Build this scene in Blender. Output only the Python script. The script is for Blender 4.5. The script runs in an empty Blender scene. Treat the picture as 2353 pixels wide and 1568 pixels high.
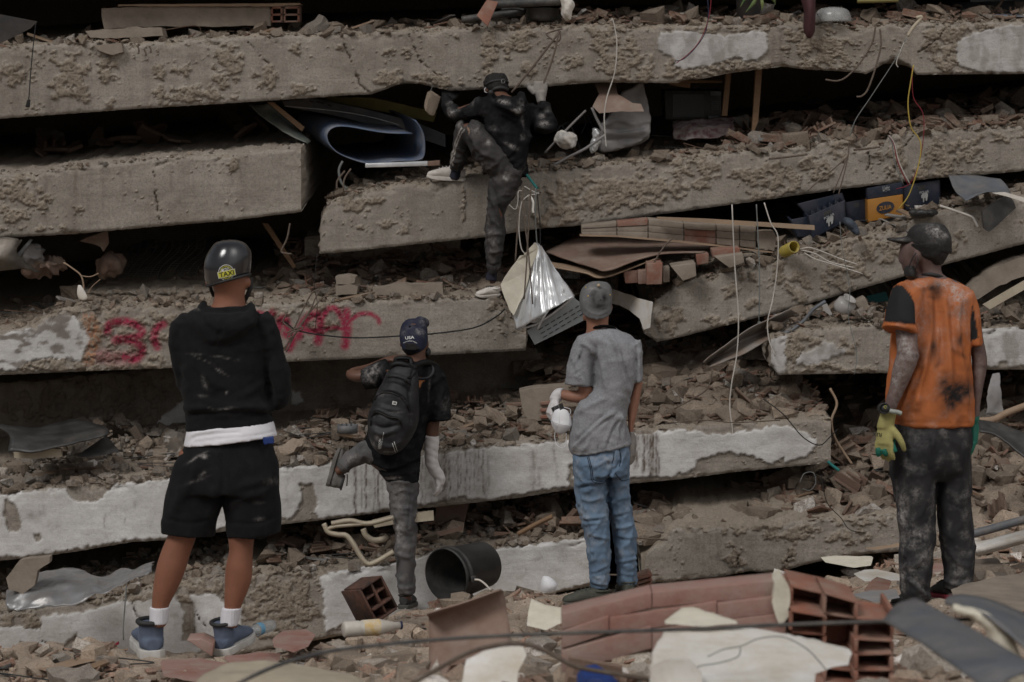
import bpy,bmesh,math,random
import numpy as np
from mathutils import Vector,Matrix,Euler
from mathutils.bvhtree import BVHTree

# ------------------------------------------------------------------ camera, world, sun, exposure
scn=bpy.context.scene
col=scn.collection
LENS=85.0
PW,PH=2353.0,1568.0            # picture units used for measuring the photograph
F=PW*LENS/36.0
HORIZON=330.0
PITCH=math.atan((PH/2-HORIZON)/F)
ZC=2.357                          # camera height above the ground under the helmet man
cam_data=bpy.data.cameras.new('camera')
cam_data.lens=LENS;cam_data.sensor_width=36.0
cam_data.clip_start=0.1;cam_data.clip_end=400.0
cam_data.dof.use_dof=True
cam_data.dof.focus_distance=13.2
cam_data.dof.aperture_fstop=5.0
cam=bpy.data.objects.new('camera',cam_data);col.objects.link(cam)
cam.location=(0,0,ZC);cam.rotation_euler=(math.pi/2-PITCH,0,0)
scn.camera=cam

SUN_EL,SUN_AZ=46.0,-40.0        # degrees; azimuth measured from behind the camera, negative = from the left
world=bpy.data.worlds.new('World');scn.world=world;world.use_nodes=True
wn,wl=world.node_tree.nodes,world.node_tree.links
wn.clear()
w_out=wn.new('ShaderNodeOutputWorld');w_bg=wn.new('ShaderNodeBackground')
w_sky=wn.new('ShaderNodeTexSky');w_sky.sky_type='NISHITA';w_sky.sun_disc=False
w_sky.sun_elevation=math.radians(SUN_EL);w_sky.sun_rotation=math.radians(180+SUN_AZ)
w_sky.dust_density=4.0;w_sky.air_density=1.0;w_sky.ozone_density=1.0
w_hs=wn.new('ShaderNodeHueSaturation');w_hs.inputs['Saturation'].default_value=0.22
w_bg.inputs['Strength'].default_value=0.06
wl.new(w_sky.outputs[0],w_hs.inputs['Color']);wl.new(w_hs.outputs[0],w_bg.inputs[0]);wl.new(w_bg.outputs[0],w_out.inputs[0])
sun_data=bpy.data.lights.new('sun','SUN');sun_data.energy=1.5;sun_data.angle=math.radians(20)
sun_data.color=(1.0,0.975,0.945)
sun=bpy.data.objects.new('sun',sun_data);col.objects.link(sun)
_el,_az=math.radians(SUN_EL),math.radians(SUN_AZ)
_d=Vector((-math.sin(_az)*math.cos(_el),math.cos(_az)*math.cos(_el),-math.sin(_el)))
sun.rotation_euler=_d.to_track_quat('-Z','Y').to_euler()
sun.location=(-6,-6,12)
scn.view_settings.view_transform='Standard';scn.view_settings.look='None'
scn.view_settings.gamma=1.0;scn.view_settings.use_curve_mapping=False
scn.view_settings.exposure=0.16
scn.cycles.max_bounces=6;scn.cycles.diffuse_bounces=3;scn.cycles.glossy_bounces=3
scn.cycles.transmission_bounces=5;scn.cycles.transparent_max_bounces=12
scn.cycles.use_denoising=True
# ------------------------------------------------------------------ measuring helpers
_c,_s=math.cos(PITCH),math.sin(PITCH)
def W(px,py,Y):
    """point of the place seen at picture position (px, py) at Y metres in front of the camera"""
    u=(px-PW/2)/F;v=(PH/2-py)/F
    dy=_c+v*_s;dz=-_s+v*_c
    t=Y/dy
    return Vector((t*u,Y,ZC+t*dz))
def WA(px,py,Y):
    px=np.asarray(px,float);py=np.asarray(py,float);Y=np.asarray(Y,float)
    u=(px-PW/2)/F;v=(PH/2-py)/F
    dy=_c+v*_s;dz=-_s+v*_c
    t=Y/dy
    return np.stack([t*u,Y+0*t,ZC+t*dz],-1)
def PROJ(V):
    V=np.asarray(V,float)
    y=V[...,1];z=V[...,2]-ZC
    d=y*_c-z*_s;up=y*_s+z*_c
    return PW/2+F*V[...,0]/d,PH/2-F*up/d
def mpp(Y):return Y/F           # metres per picture unit at distance Y
FR={'z1':(0,0,.348),'z2':(775.5,0,.348),'z3':(1548.8,0,.348),'z4':(0,517,.348),'z5':(775.5,517,.348),
      'z6':(1548.8,517,.348),'z7':(0,1022.5,.348),'z8':(775.5,1022.5,.348),'z9':(1548.8,1022.5,.348),
      'a1':(287.2,540,.17585),'a2':(287.2,804.2,.17585),'a3':(287.2,1252.3,.17585),'b1':(735.3,712.3,.17585),
      'b2':(735.3,976.6,.17585),'g1':(1217.9,631.9,.17585),'g2':(1217.9,896.2,.17585),'g3':(1217.9,1160.4,.17585),
      'o2':(1953.2,758.3,.17585),'o3':(1953.2,1125.9,.17585),'c1':(953.6,155.1,.17585),'c2':(953.6,425.1,.17585)}
def Z(fr,*pts):
    ox,oy,k=FR[fr]
    return [(ox+k*p[0],oy+k*p[1])+tuple(p[2:]) for p in pts]

# ------------------------------------------------------------------ noise
_rng=np.random.RandomState(7)
_perm=np.concatenate([_rng.permutation(256)]*3)
_g2=np.stack([np.cos(np.arange(256)*2.399963),np.sin(np.arange(256)*2.399963)],-1)
_g3=_rng.normal(size=(256,3));_g3 /= np.linalg.norm(_g3,axis=1)[:,None]
def _fade(t):return t*t*t*(t*(t*6-15)+10)
def pn2(x,y,seed=0):
    x=np.asarray(x,float)+seed*17.31;y=np.asarray(y,float)+seed*9.73
    xi=np.floor(x).astype(int);yi=np.floor(y).astype(int)
    xf=x-xi;yf=y-yi;xi &= 255;yi &= 255
    u,v=_fade(xf),_fade(yf)
    def g(i,j,a,b):
        h=_perm[_perm[(xi+i) & 255]+((yi+j) & 255)]
        return _g2[h,0]*a+_g2[h,1]*b
    n00,n10,n01,n11=g(0,0,xf,yf),g(1,0,xf-1,yf),g(0,1,xf,yf-1),g(1,1,xf-1,yf-1)
    return 1.5*((n00*(1-u)+n10*u)*(1-v)+(n01*(1-u)+n11*u)*v)
def pn3(P,seed=0):
    P=np.asarray(P,float)+seed*13.37
    I=np.floor(P).astype(int);f=P-I;I &= 255
    u=_fade(f);out=0
    for i in (0,1):
        for j in (0,1):
            for k in (0,1):
                h=_perm[_perm[_perm[(I[...,0]+i) & 255]+((I[...,1]+j) & 255)]+((I[...,2]+k) & 255)]
                d=f-np.array([i,j,k])
                w=(u[...,0] if i else 1-u[...,0])*(u[...,1] if j else 1-u[...,1])*(u[...,2] if k else 1-u[...,2])
                out=out+w*(_g3[h]*d).sum(-1)
    return 1.4*out
def fbm2(x,y,oct=4,seed=0,gain=.5):
    r=0;a=1
    for o in range(oct):
        r=r+a*pn2(np.asarray(x)*2**o,np.asarray(y)*2**o,seed+o);a *= gain
    return r
def fbm3(P,oct=3,seed=0,gain=.5):
    r=0;a=1
    for o in range(oct):
        r=r+a*pn3(np.asarray(P)*2**o,seed+o);a *= gain
    return r
def sstep(a,b,x):
    t=np.clip((x-a)/(b-a),0,1);return t*t*(3-2*t)
def seg_dist(x,y,pts):
    """distance of points to a polyline in the picture plane"""
    d=np.full(np.shape(x),1e9)
    for (ax,ay),(bx,by) in zip([p[:2] for p in pts[:-1]],[p[:2] for p in pts[1:]]):
        vx,vy=bx-ax,by-ay;L=vx*vx+vy*vy+1e-9
        t=np.clip(((x-ax)*vx+(y-ay)*vy)/L,0,1)
        d=np.minimum(d,np.hypot(x-ax-t*vx,y-ay-t*vy))
    return d
def in_poly(x,y,poly):
    """signed distance, positive inside"""
    ins=np.zeros(np.shape(x),bool);n=len(poly)
    for i in range(n):
        ax,ay=poly[i][:2];bx,by=poly[(i+1) % n][:2]
        c=((ay>y) != (by>y)) & (x<(bx-ax)*(y-ay)/(by-ay+1e-12)+ax)
        ins ^= c
    d=seg_dist(x,y,list(poly)+[poly[0]])
    return np.where(ins,d,-d)
def smooth_line(pts,n=8):
    """Catmull-Rom through the points (any dimension)"""
    P=np.array(pts,float)
    if len(P)<3: 
        t=np.linspace(0,1,n+1)[:,None];return P[0]*(1-t)+P[-1]*t
    Q=np.vstack([2*P[0]-P[1],P,2*P[-1]-P[-2]]);out=[]
    for i in range(1,len(Q)-2):
        for t in np.linspace(0,1,n,endpoint=False):
            a,b,c,d=Q[i-1],Q[i],Q[i+1],Q[i+2]
            out.append(.5*((2*b)+(-a+c)*t+(2*a-5*b+4*c-d)*t*t+(-a+3*b-3*c+d)*t**3))
    out.append(P[-1]);return np.array(out)

# ------------------------------------------------------------------ object helpers
def mesh_np(name,V,faces,attrs=None,smooth=True):
    """faces: (n,3) or (n,4) array or a list of index lists"""
    me=bpy.data.meshes.new(name)
    V=np.asarray(V,np.float32)
    if isinstance(faces,np.ndarray) and faces.ndim==2:
        n,k=faces.shape
        me.vertices.add(len(V));me.vertices.foreach_set('co',V.ravel())
        me.loops.add(n*k);me.loops.foreach_set('vertex_index',faces.astype(np.int32).ravel())
        me.polygons.add(n);me.polygons.foreach_set('loop_start',np.arange(0,n*k,k,dtype=np.int32))
        me.update(calc_edges=True)
    else:
        me.from_pydata([tuple(v) for v in V],[],[list(f) for f in faces])
    me.polygons.foreach_set('use_smooth',np.full(len(me.polygons),bool(smooth)))
    for k,a in (attrs or {}).items():set_attr(me,k,a)
    me.update()
    return me
def set_attr(me,name,a):
    a=np.asarray(a,np.float32)
    if a.ndim==1:a=np.stack([a,a,a],-1)
    if a.shape[1]==3:a=np.concatenate([a,np.ones((len(a),1),np.float32)],1)
    at=me.attributes.get(name) or me.attributes.new(name,'FLOAT_COLOR','POINT')
    at.data.foreach_set('color',a.ravel())
def obj(name,me,mat=None,parent=None):
    o=bpy.data.objects.new(name,me);col.objects.link(o)
    if mat is not None and me is not None:
        if len(me.materials)==0:me.materials.append(mat)
    if parent is not None:o.parent=parent;o.matrix_parent_inverse=parent.matrix_basis.inverted()
    return o
def tag(o,label,cat,group=None,kind=None):
    o['label']=label;o['category']=cat
    if group:o['group']=group
    o['kind']=kind or 'thing'
    return o
def struct(o):o['kind']='structure';return o
def thing(name,label,cat,loc=(0,0,0),group=None):
    o=bpy.data.objects.new(name,None);col.objects.link(o);o.location=loc
    o.empty_display_size=.05
    return tag(o,label,cat,group)
def recalc(me):
    bm=bmesh.new();bm.from_mesh(me);bmesh.ops.recalc_face_normals(bm,faces=bm.faces);bm.to_mesh(me);bm.free()
def join_np(parts):
    """[(V, F list of lists)] -> V, F"""
    Vs,Fs,o=[],[],0
    for V,Fc in parts:
        V=np.asarray(V,float).reshape(-1,3)
        Vs.append(V);Fs+=[[i+o for i in f] for f in Fc];o+=len(V)
    return np.vstack(Vs),Fs
def box_vf(c,size,R=None):
    sx,sy,sz=[s/2 for s in size]
    V=np.array([[x,y,z] for z in (-sz,sz) for y in (-sy,sy) for x in (-sx,sx)])
    if R is not None:V=V @ np.array(R).T
    return V+np.array(c),[[0,2,3,1],[4,5,7,6],[0,1,5,4],[2,6,7,3],[0,4,6,2],[1,3,7,5]]
def rot(rx,ry,rz):return np.array(Euler((math.radians(rx),math.radians(ry),math.radians(rz))).to_matrix())
def bevelled(me,w=.004,seg=2):
    bm=bmesh.new();bm.from_mesh(me)
    bmesh.ops.bevel(bm,geom=bm.edges[:],offset=w,segments=seg,affect='EDGES',profile=.6);bm.to_mesh(me);bm.free()
    me.polygons.foreach_set('use_smooth',np.ones(len(me.polygons),bool));return me
def tube_vf(pts,r,n=6,cap=True):
    P=np.array([tuple(p) for p in pts],float);m=len(P)
    R=np.broadcast_to(np.asarray(r,float),(m,))
    T=np.gradient(P,axis=0);T /= np.linalg.norm(T,axis=1)[:,None]+1e-12
    N=np.zeros_like(P);a=np.array([.13,.31,.94])
    if abs(T[0] @ a)>.9:a=np.array([1.,0,0])
    nrm=np.cross(T[0],a);nrm /= np.linalg.norm(nrm)
    V=[]
    for i in range(m):
        nrm=nrm-T[i]*(nrm @ T[i]);nrm /= np.linalg.norm(nrm)+1e-12
        b=np.cross(T[i],nrm)
        for k in range(n):
            a=2*math.pi*k/n
            V.append(P[i]+R[i]*(math.cos(a)*nrm+math.sin(a)*b))
    Fc=[[i*n+k,i*n+(k+1) % n,(i+1)*n+(k+1) % n,(i+1)*n+k] for i in range(m-1) for k in range(n)]
    if cap:Fc+=[list(range(n))[::-1],list(range((m-1)*n,m*n))]
    return np.array(V),Fc
def tube(name,pts,r,mat,parent=None,n=6,sub=6):
    V,Fc=tube_vf(smooth_line(pts,sub) if sub else pts,r,n)
    return obj(name,mesh_np(name,V,Fc),mat,parent)
def wire(name,pp,Y,wpx,mat,label=None,cat='cable',group=None,parent=None,sub=6,n=6):
    """pp: picture points (px, py[, dY])"""
    P=[tuple(W(p[0],p[1],Y+(p[2] if len(p)>2 else 0))) for p in pp]
    o=tube(name,P,wpx*mpp(Y)/2,mat,parent,n,sub)
    if label:tag(o,label,cat,group)
    return o
def grid_faces(nr,nc):
    i=np.arange(nr-1)[:,None]*nc+np.arange(nc-1)[None,:]
    return np.stack([i,i+1,i+nc+1,i+nc],-1).reshape(-1,4)
def slab_poly(poly,Y,thick,jag=0,seed=0,dY=None):
    """a solid plate whose outline is given in the picture plane; dY(px,py) bends or tilts it in depth"""
    P=[]
    n=len(poly)
    for i in range(n):
        a,b=np.array(poly[i][:2]),np.array(poly[(i+1) % n][:2])
        m=max(1,int(np.hypot(*(b-a))/14)) if jag else 1
        for k in range(m):
            q=a+(b-a)*k/m
            if jag:q=q+jag*np.array([pn2(q[0]*.13,q[1]*.13,seed+1),pn2(q[0]*.13,q[1]*.13,seed+5)])
            P.append(q)
    P=np.array(P);f=(lambda x,y:0) if dY is None else dY
    d=np.array([f(x,y) for x,y in P])
    A=WA(P[:,0],P[:,1],Y+d);B=A+np.array([0,thick,0])
    n=len(P)
    Fc=[list(range(n)),list(range(2*n-1,n-1,-1))]+[[i,i+n,(i+1) % n+n,(i+1) % n] for i in range(n)]
    me=mesh_np('plate',np.vstack([A,B]),Fc,smooth=False);recalc(me)
    return me
def sheet_grid(ctrl,nu,nv,thick,noise=0,nscale=6,seed=0):
    """bent sheet through a grid of control points (rows of (px,py,Y)); returns a thick quad mesh"""
    C=np.array([[tuple(W(*p)) for p in row] for row in ctrl])
    A=np.array([smooth_line(r,max(1,nu // max(1,len(r)-1))) for r in C])
    G=np.array([smooth_line(A[:,j],max(1,nv // max(1,len(C)-1))) for j in range(A.shape[1])]).transpose(1,0,2)
    nr,nc=G.shape[:2]
    V=G.reshape(-1,3).copy()
    if noise:V+=noise*np.stack([fbm3(V*nscale,3,seed),fbm3(V*nscale,3,seed+3),fbm3(V*nscale,3,seed+6)],-1)
    du=np.gradient(V.reshape(nr,nc,3),axis=1);dv=np.gradient(V.reshape(nr,nc,3),axis=0)
    N=np.cross(du,dv).reshape(-1,3);N /= np.linalg.norm(N,axis=1)[:,None]+1e-12
    V2=V-N*thick
    q=grid_faces(nr,nc);Fc=[list(f) for f in q]+[[a+nr*nc for a in f[::-1]] for f in q]
    rim=[j for j in range(nc)]+[i*nc+nc-1 for i in range(1,nr)]+[(nr-1)*nc+j for j in range(nc-2,-1,-1)]+[i*nc for i in range(nr-2,0,-1)]
    m=nr*nc
    Fc+=[[rim[k],rim[(k+1) % len(rim)] ,rim[(k+1) % len(rim)]+m,rim[k]+m][::-1] for k in range(len(rim))]
    me=mesh_np('sheet',np.vstack([V,V2]),Fc)
    recalc(me);return me

# ------------------------------------------------------------------ materials
def _nt(name):
    m=bpy.data.materials.new(name);m.use_nodes=True
    nt=m.node_tree;nt.nodes.clear()
    out=nt.nodes.new('ShaderNodeOutputMaterial');b=nt.nodes.new('ShaderNodeBsdfPrincipled')
    nt.links.new(b.outputs[0],out.inputs[0]);return m,nt,b
class NB:
    def __init__(s,nt):s.nt=nt;s.co=None
    def n(s,t,**kw):
        x=s.nt.nodes.new(t)
        for k,v in kw.items():setattr(x,k,v)
        return x
    def link(s,a,b):s.nt.links.new(a,b)
    def coord(s,scale=(1,1,1)):
        if s.co is None:s.co=s.n('ShaderNodeTexCoord')
        if tuple(scale)==(1,1,1):return s.co.outputs['Object']
        m=s.n('ShaderNodeMapping');m.inputs['Scale'].default_value=scale;s.link(s.co.outputs['Object'],m.inputs[0]);return m.outputs[0]
    def noise(s,scale,detail=4,rough=.6,vec=None,dist=0):
        x=s.n('ShaderNodeTexNoise');x.inputs['Scale'].default_value=scale;x.inputs['Detail'].default_value=detail
        x.inputs['Roughness'].default_value=rough;x.inputs['Distortion'].default_value=dist
        s.link(vec if vec is not None else s.coord(),x.inputs['Vector']);return x.outputs['Fac']
    def ramp(s,fac,a,b):
        x=s.n('ShaderNodeMapRange');x.inputs['From Min'].default_value=a;x.inputs['From Max'].default_value=b
        s.link(fac,x.inputs['Value']);return x.outputs['Result']
    def mix(s,fac,a,b,mode='MIX'):
        x=s.n('ShaderNodeMix',data_type='RGBA',blend_type=mode)
        for sock,v in ((x.inputs[0],fac),(x.inputs[6],a),(x.inputs[7],b)):
            if isinstance(v,(int,float)):sock.default_value=v
            elif isinstance(v,(tuple,list)):sock.default_value=(*v[:3],1)
            else:s.link(v,sock)
        return x.outputs[2]
    def math(s,op,a,b=0.0):
        x=s.n('ShaderNodeMath',operation=op)
        for i,v in enumerate((a,b)):
            if isinstance(v,(int,float)):x.inputs[i].default_value=v
            else:s.link(v,x.inputs[i])
        return x.outputs[0]
    def attr(s,name):
        x=s.n('ShaderNodeAttribute');x.attribute_name=name;sp=s.n('ShaderNodeSeparateColor');s.link(x.outputs['Color'],sp.inputs[0])
        return x.outputs['Color'],sp.outputs[0],sp.outputs[1],sp.outputs[2],x.outputs['Alpha']
    def bump(s,h,strength,dist=.01,prev=None):
        x=s.n('ShaderNodeBump');x.inputs['Strength'].default_value=strength;x.inputs['Distance'].default_value=dist
        s.link(h,x.inputs['Height'])
        if prev is not None:s.link(prev,x.inputs['Normal'])
        return x.outputs[0]
def M(name,c1,c2=None,scale=6,rough=.85,bump=.25,bscale=60,bdist=.004,metal=0,spec=.35,stretch=(1,1,1),dust=0,dustc=(.27,.23,.19),
      attr=False,trans=0,alpha=1,cloth=0,coat=0):
    m,nt,b=_nt(name);k=NB(nt)
    c2=c2 or tuple(x*.7 for x in c1)
    colr=k.mix(k.ramp(k.noise(scale,5,.62,k.coord(stretch)),.32,.68),c1,c2)
    if dust:
        colr=k.mix(k.math('MULTIPLY',k.ramp(k.noise(scale*.7+2.3,6,.7),.42,.66),dust),colr,dustc)
    if attr:     # R: pale dust, G: dark stain, B: second colour in 'tint2'
        c,r,g,bb,a=k.attr('dirt')
        f=k.noise(46,5,.8)
        colr=k.mix(k.math('MULTIPLY',r,k.ramp(f,.36,.66)),colr,(.42,.395,.375))
        colr=k.mix(k.math('MULTIPLY',g,k.ramp(f,.0,.42)),colr,(.016,.015,.015))
        c3=k.attr('tint2')
        colr=k.mix(c3[4],colr,c3[0])
    k.link(colr,b.inputs['Base Color'])
    b.inputs['Roughness'].default_value=rough;b.inputs['Metallic'].default_value=metal
    b.inputs['Specular IOR Level'].default_value=spec
    if trans:b.inputs['Transmission Weight'].default_value=trans
    if alpha<1:b.inputs['Alpha'].default_value=alpha
    if coat:b.inputs['Coat Weight'].default_value=coat;b.inputs['Coat Roughness'].default_value=.15
    if cloth:b.inputs['Sheen Weight'].default_value=cloth;b.inputs['Sheen Roughness'].default_value=.6
    if bump:k.link(k.bump(k.noise(bscale,5,.65),bump,bdist),b.inputs['Normal'])
    return m
def make_concrete():
    m,nt,b=_nt('concrete');k=NB(nt)
    big=k.ramp(k.noise(1.3,6,.65),.3,.7)
    grain=k.noise(26,6,.7)
    streak=k.noise(1.0,5,.7,k.coord((7,1,.5)))
    board=k.noise(1.0,5,.7,k.coord((1.6,1.6,52)))
    c=k.mix(big,(.215,.19,.16),(.315,.285,.248))
    c=k.mix(k.math('MULTIPLY',k.ramp(streak,.48,.7),.62),c,(.155,.132,.11))
    c=k.mix(k.math('MULTIPLY',k.ramp(k.noise(3.1,6,.75),.52,.66),.5),c,(.15,.125,.1))
    c=k.mix(k.math('MULTIPLY',k.ramp(board,.48,.66),.38),c,(.19,.165,.14))
    _,pl,rg,st,pa=k.attr('mask')
    rough_c=k.mix(k.ramp(grain,.3,.7),(.335,.282,.222),(.255,.207,.16))
    c=k.mix(rg,c,rough_c)
    pw=k.mix(k.ramp(k.noise(4,6,.7),.38,.7),(.54,.53,.52),(.4,.382,.36))
    pw=k.mix(k.math('MULTIPLY',k.ramp(k.noise(9,6,.75),.56,.7),.5),pw,(.3,.27,.235))
    c=k.mix(pl,c,pw)
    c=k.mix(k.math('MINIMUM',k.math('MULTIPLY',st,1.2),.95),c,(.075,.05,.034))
    sc=k.attr('paint')
    c=k.mix(sc[4],c,sc[0])
    npl=k.math('SUBTRACT',1.0,k.math('MULTIPLY',pl,.72))
    c=k.mix(k.math('MULTIPLY',k.math('MULTIPLY',k.ramp(k.noise(78,4,.8),.48,.62),.5),npl),c,(.11,.095,.08))
    c=k.mix(k.math('MULTIPLY',k.math('MULTIPLY',k.ramp(k.noise(64,4,.8),.56,.7),.35),npl),c,(.42,.385,.34))
    k.link(c,b.inputs['Base Color'])
    b.inputs['Roughness'].default_value=.93;b.inputs['Specular IOR Level'].default_value=.2
    h=k.math('ADD',k.math('MULTIPLY',grain,.5),k.math('MULTIPLY',board,.35))
    h=k.math('ADD',h,k.math('MULTIPLY',k.noise(130,3,.7),.5))
    h=k.math('ADD',h,k.math('MULTIPLY',k.math('MULTIPLY',rg,k.noise(62,4,.8)),2.6))
    k.link(k.bump(h,.8,.007),b.inputs['Normal'])
    return m
CONCRETE=make_concrete()
def make_rubble(name,rgh=.94,gain=1.0):
    m,nt,b=_nt(name);k=NB(nt)
    t=k.attr('tint')[0]
    n1=k.noise(22,5,.7)
    c=k.mix(k.math('MULTIPLY',k.ramp(n1,.4,.62),.6),t,(.235,.195,.155))
    c=k.mix(k.math('MULTIPLY',k.ramp(k.noise(11,5,.7),.48,.62),.55),c,(.125,.1,.078))
    c=k.mix(k.math('MULTIPLY',k.ramp(k.noise(95,3,.75),.48,.62),.6),c,(.085,.07,.056))
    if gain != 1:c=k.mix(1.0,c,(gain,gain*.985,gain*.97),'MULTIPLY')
    k.link(c,b.inputs['Base Color']);b.inputs['Roughness'].default_value=rgh;b.inputs['Specular IOR Level'].default_value=.2
    k.link(k.bump(k.noise(48,6,.75),.9,.012),b.inputs['Normal'])
    return m
RUBBLE=make_rubble('rubble',gain=1.12);RUBBLE_LIT=make_rubble('rubble_lit_tone',gain=1.9)  # same rubble twice: open-sky light in the lighter colour, slab shade in the darker
# ------------------------------------------------------------------ the pancaked floor beams
BEAMS={}
def beam(key,label,top,bot,Y,depth=3.0,tilt=6.0,plaster=(),bites=(),rough=(),rbase=0.0,cracks=(),paint=None,stain=None,
         ends=(False,False),step=3.4,yaw=0.0,chip=1.0,seed=1,name='concrete_beam',topdust=.75,plain=False,relief=1.0,jag=1.2,group='fallen floor beams of the collapsed building'):
    x0,x1=top[0][0],top[-1][0]
    X=np.arange(x0,x1+step*.5,step);nc=len(X)
    jt=jag*fbm2(X/16,X*0+seed,3,seed);jb=jag*.8*fbm2(X/13,X*0+seed+4,3,seed+3)
    yt=np.interp(X,[p[0] for p in top],[p[1] for p in top])+jt
    yb=np.interp(X,[p[0] for p in bot],[p[1] for p in bot])+jb
    nr=int(max(4,np.max(yb-yt)/step))+1
    t=np.linspace(0,1,nr)[:,None]
    px=np.broadcast_to(X[None],(nr,nc));py=yt[None]+(yb-yt)[None]*t
    wx=px+5*fbm2(px/17,py/17,3,seed+11);wy=py+5*fbm2(px/17,py/17,3,seed+17)
    pl=np.zeros((nr,nc))
    for p in plaster:pl=np.maximum(pl,sstep(-1.5,1.5,in_poly(wx,wy,p)))
    for p in bites:pl=np.minimum(pl,1-sstep(-1.5,1.5,in_poly(wx,wy,p)))
    w=np.full((nr,nc),rbase)
    for (cx,cy,rx,ry,a) in rough:w=np.maximum(w,a*np.exp(-(((wx-cx)/rx)**2+((wy-cy)/ry)**2)**1.5))
    nz=fbm2(px/26,py/26,4,seed+23)
    rg=sstep(.37,.52,.72*w+(.2+.62*np.minimum(w,1))*(nz+.35*fbm2(px/9,py/9,2,seed+25)))
    rg=np.maximum(rg,.8*sstep(.60,.8,fbm2(px/9,py/7,4,seed+29)+.5*fbm2(px/90,py/60,2,seed+30)-.26)*(0 if plain else 1))
    if len(plaster):   # broken rim round the render
        pass
    rg=rg*(1-pl)
    dt=py-yt[None];db=yb[None]-py
    bil=.55*np.abs(fbm2(px/8,py/7,3,seed+31))+.3*np.clip(fbm2(px/4.6,py/4.2,2,seed+33),-.5,1)+.1;bil2=fbm2(px/5.0,py/4.5,2,seed+37)
    h=.006*fbm2(px/70,py/60,3,seed+41)
    h+=rg*(.007+.02*bil+.008*bil2)+pl*(.015+.0012*bil2)+(1-pl)*(1-rg)*.0012*bil2
    et=np.exp(-(dt/3.5)**2);eb=np.exp(-(db/3.0)**2)
    cl=.45*fbm2(px/120,py*0,2,seed+44)
    ct=sstep(.0,.6,fbm2(px/40,py/26,5,seed+43)+cl);cb=sstep(.25,.8,fbm2(px/33,py/20,5,seed+47)+cl)
    wt=11+9*fbm2(px/60,py*0,2,seed+45)
    et2=np.exp(-(dt/np.maximum(wt,3))**2)*ct;eb2=np.exp(-(db/8)**2)*cb
    h-=chip*(.012*et+.012*eb+.05*et2*(.6+.6*bil)+.022*eb2*(.6+.6*bil))
    rg=np.maximum(rg,.85*sstep(.25,.6,et2+eb2*.8)*(1-pl*.4))
    st=np.zeros((nr,nc))
    for c in cracks:
        wd=c[0] if isinstance(c[0],(int,float)) else 2.2
        pts=c[1:] if isinstance(c[0],(int,float)) else c
        d=seg_dist(px+4*fbm2(px/12,py/12,2,seed+53),py+2*fbm2(px/12,py/12,2,seed+59),pts)
        e=np.exp(-(d/(wd*.62))**2)*sstep(-.5,-.1,fbm2(px/15,py/15,2,seed+81));h-=.022*e;st=np.maximum(st,e)
    if stain is not None:st=np.maximum(st,stain(px,py,pl))
    if key in ('B1','B6'):st=np.maximum(st,pl*(.16+.22*sstep(-.2,.5,fbm2(px/30,py/60,4,seed+71))))  # shade of the slabs above painted into the plaster colour
    Yc=Y+yaw*(px-PW/2)
    V=WA(px,py,Yc-h*relief)
    pc=np.zeros((nr,nc,4))
    if paint is not None:pc=paint(px,py)
    mask=np.stack([pl,rg,st,np.ones_like(pl)],-1)
    VV=[V.reshape(-1,3)];FF=[grid_faces(nr,nc)[:,::-1]];MM=[mask.reshape(-1,4)];PP=[pc.reshape(-1,4)];off=nr*nc
    tt=math.tan(math.radians(tilt))
    def strip(A,D,noise,mk,flip):
        nonlocal off
        n=len(A);D=np.array(D)
        S=A.copy()
        if n>60:
            kk=np.ones(31)/31
            for c_ in (1,2):S[:,c_]=np.convolve(np.pad(A[:,c_],15,mode='edge'),kk,'valid')
        f_=sstep(0,.09,D)[:,None,None]
        G=A[None]*(1-f_)+S[None]*f_+np.stack([0*D,D,D*tt],-1)[:,None,:]
        if noise is not None:G[1:-1]+=noise(G[1:-1])
        VV.append(G.reshape(-1,3));q=grid_faces(len(D),n)
        FF.append((q[:,::-1] if flip else q)+off);off+=len(D)*n
        m=np.zeros((len(D)*n,4));m[:]=mk;MM.append(m);PP.append(np.zeros((len(D)*n,4)))
    def nzt(G):
        o=np.zeros_like(G);o[...,2]=.018*fbm2(G[...,0]*9,G[...,1]*9,4,seed+61)+.006*fbm2(G[...,0]*45,G[...,1]*45,2,seed+62);return o
    base=WA(X,yt,Y+yaw*(X-PW/2))
    strip(V[0],[0,.012,.03,.055,.085,.12,.16,.21,.27,.34,.42,.52,.64,.78,.95,1.2,1.6,2.2,depth],nzt,(0,topdust,0,1),False)
    strip(V[-1],[0,.1,.6,depth],None,(0,.2,0,1),True)
    def nze(G):
        o=np.zeros_like(G);o[...,0]=.018*fbm2(G[...,1]*8,G[...,2]*14,3,seed+67);return o
    if ends[0]:strip(V[:,0],[0,.03,.08,.15,.25,.4,.7,depth],nze,(0,.5,0,1),True)
    if ends[1]:strip(V[:,-1],[0,.03,.08,.15,.25,.4,.7,depth],nze,(0,.5,0,1),False)
    me=mesh_np(name,np.vstack(VV),np.vstack(FF).astype(np.int64),{'mask':np.vstack(MM),'paint':np.vstack(PP)})
    o=obj(name,me,CONCRETE);tag(o,label,'beam',group,'thing')
    BEAMS[key]=dict(o=o,X=X,base=base,tt=tt,Y=Y,yt=yt,yb=yb,yaw=yaw)
    return o
def on_beam(key,px,d,lift=0.0):
    """point on top of a beam, d metres behind its front edge"""
    B=BEAMS[key];b=B['base']
    x=np.interp(px,B['X'],b[:,0]);y=np.interp(px,B['X'],b[:,1]);z=np.interp(px,B['X'],b[:,2])
    return np.stack([x+0*d,y+d,z+d*B['tt']+lift],-1)

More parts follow.
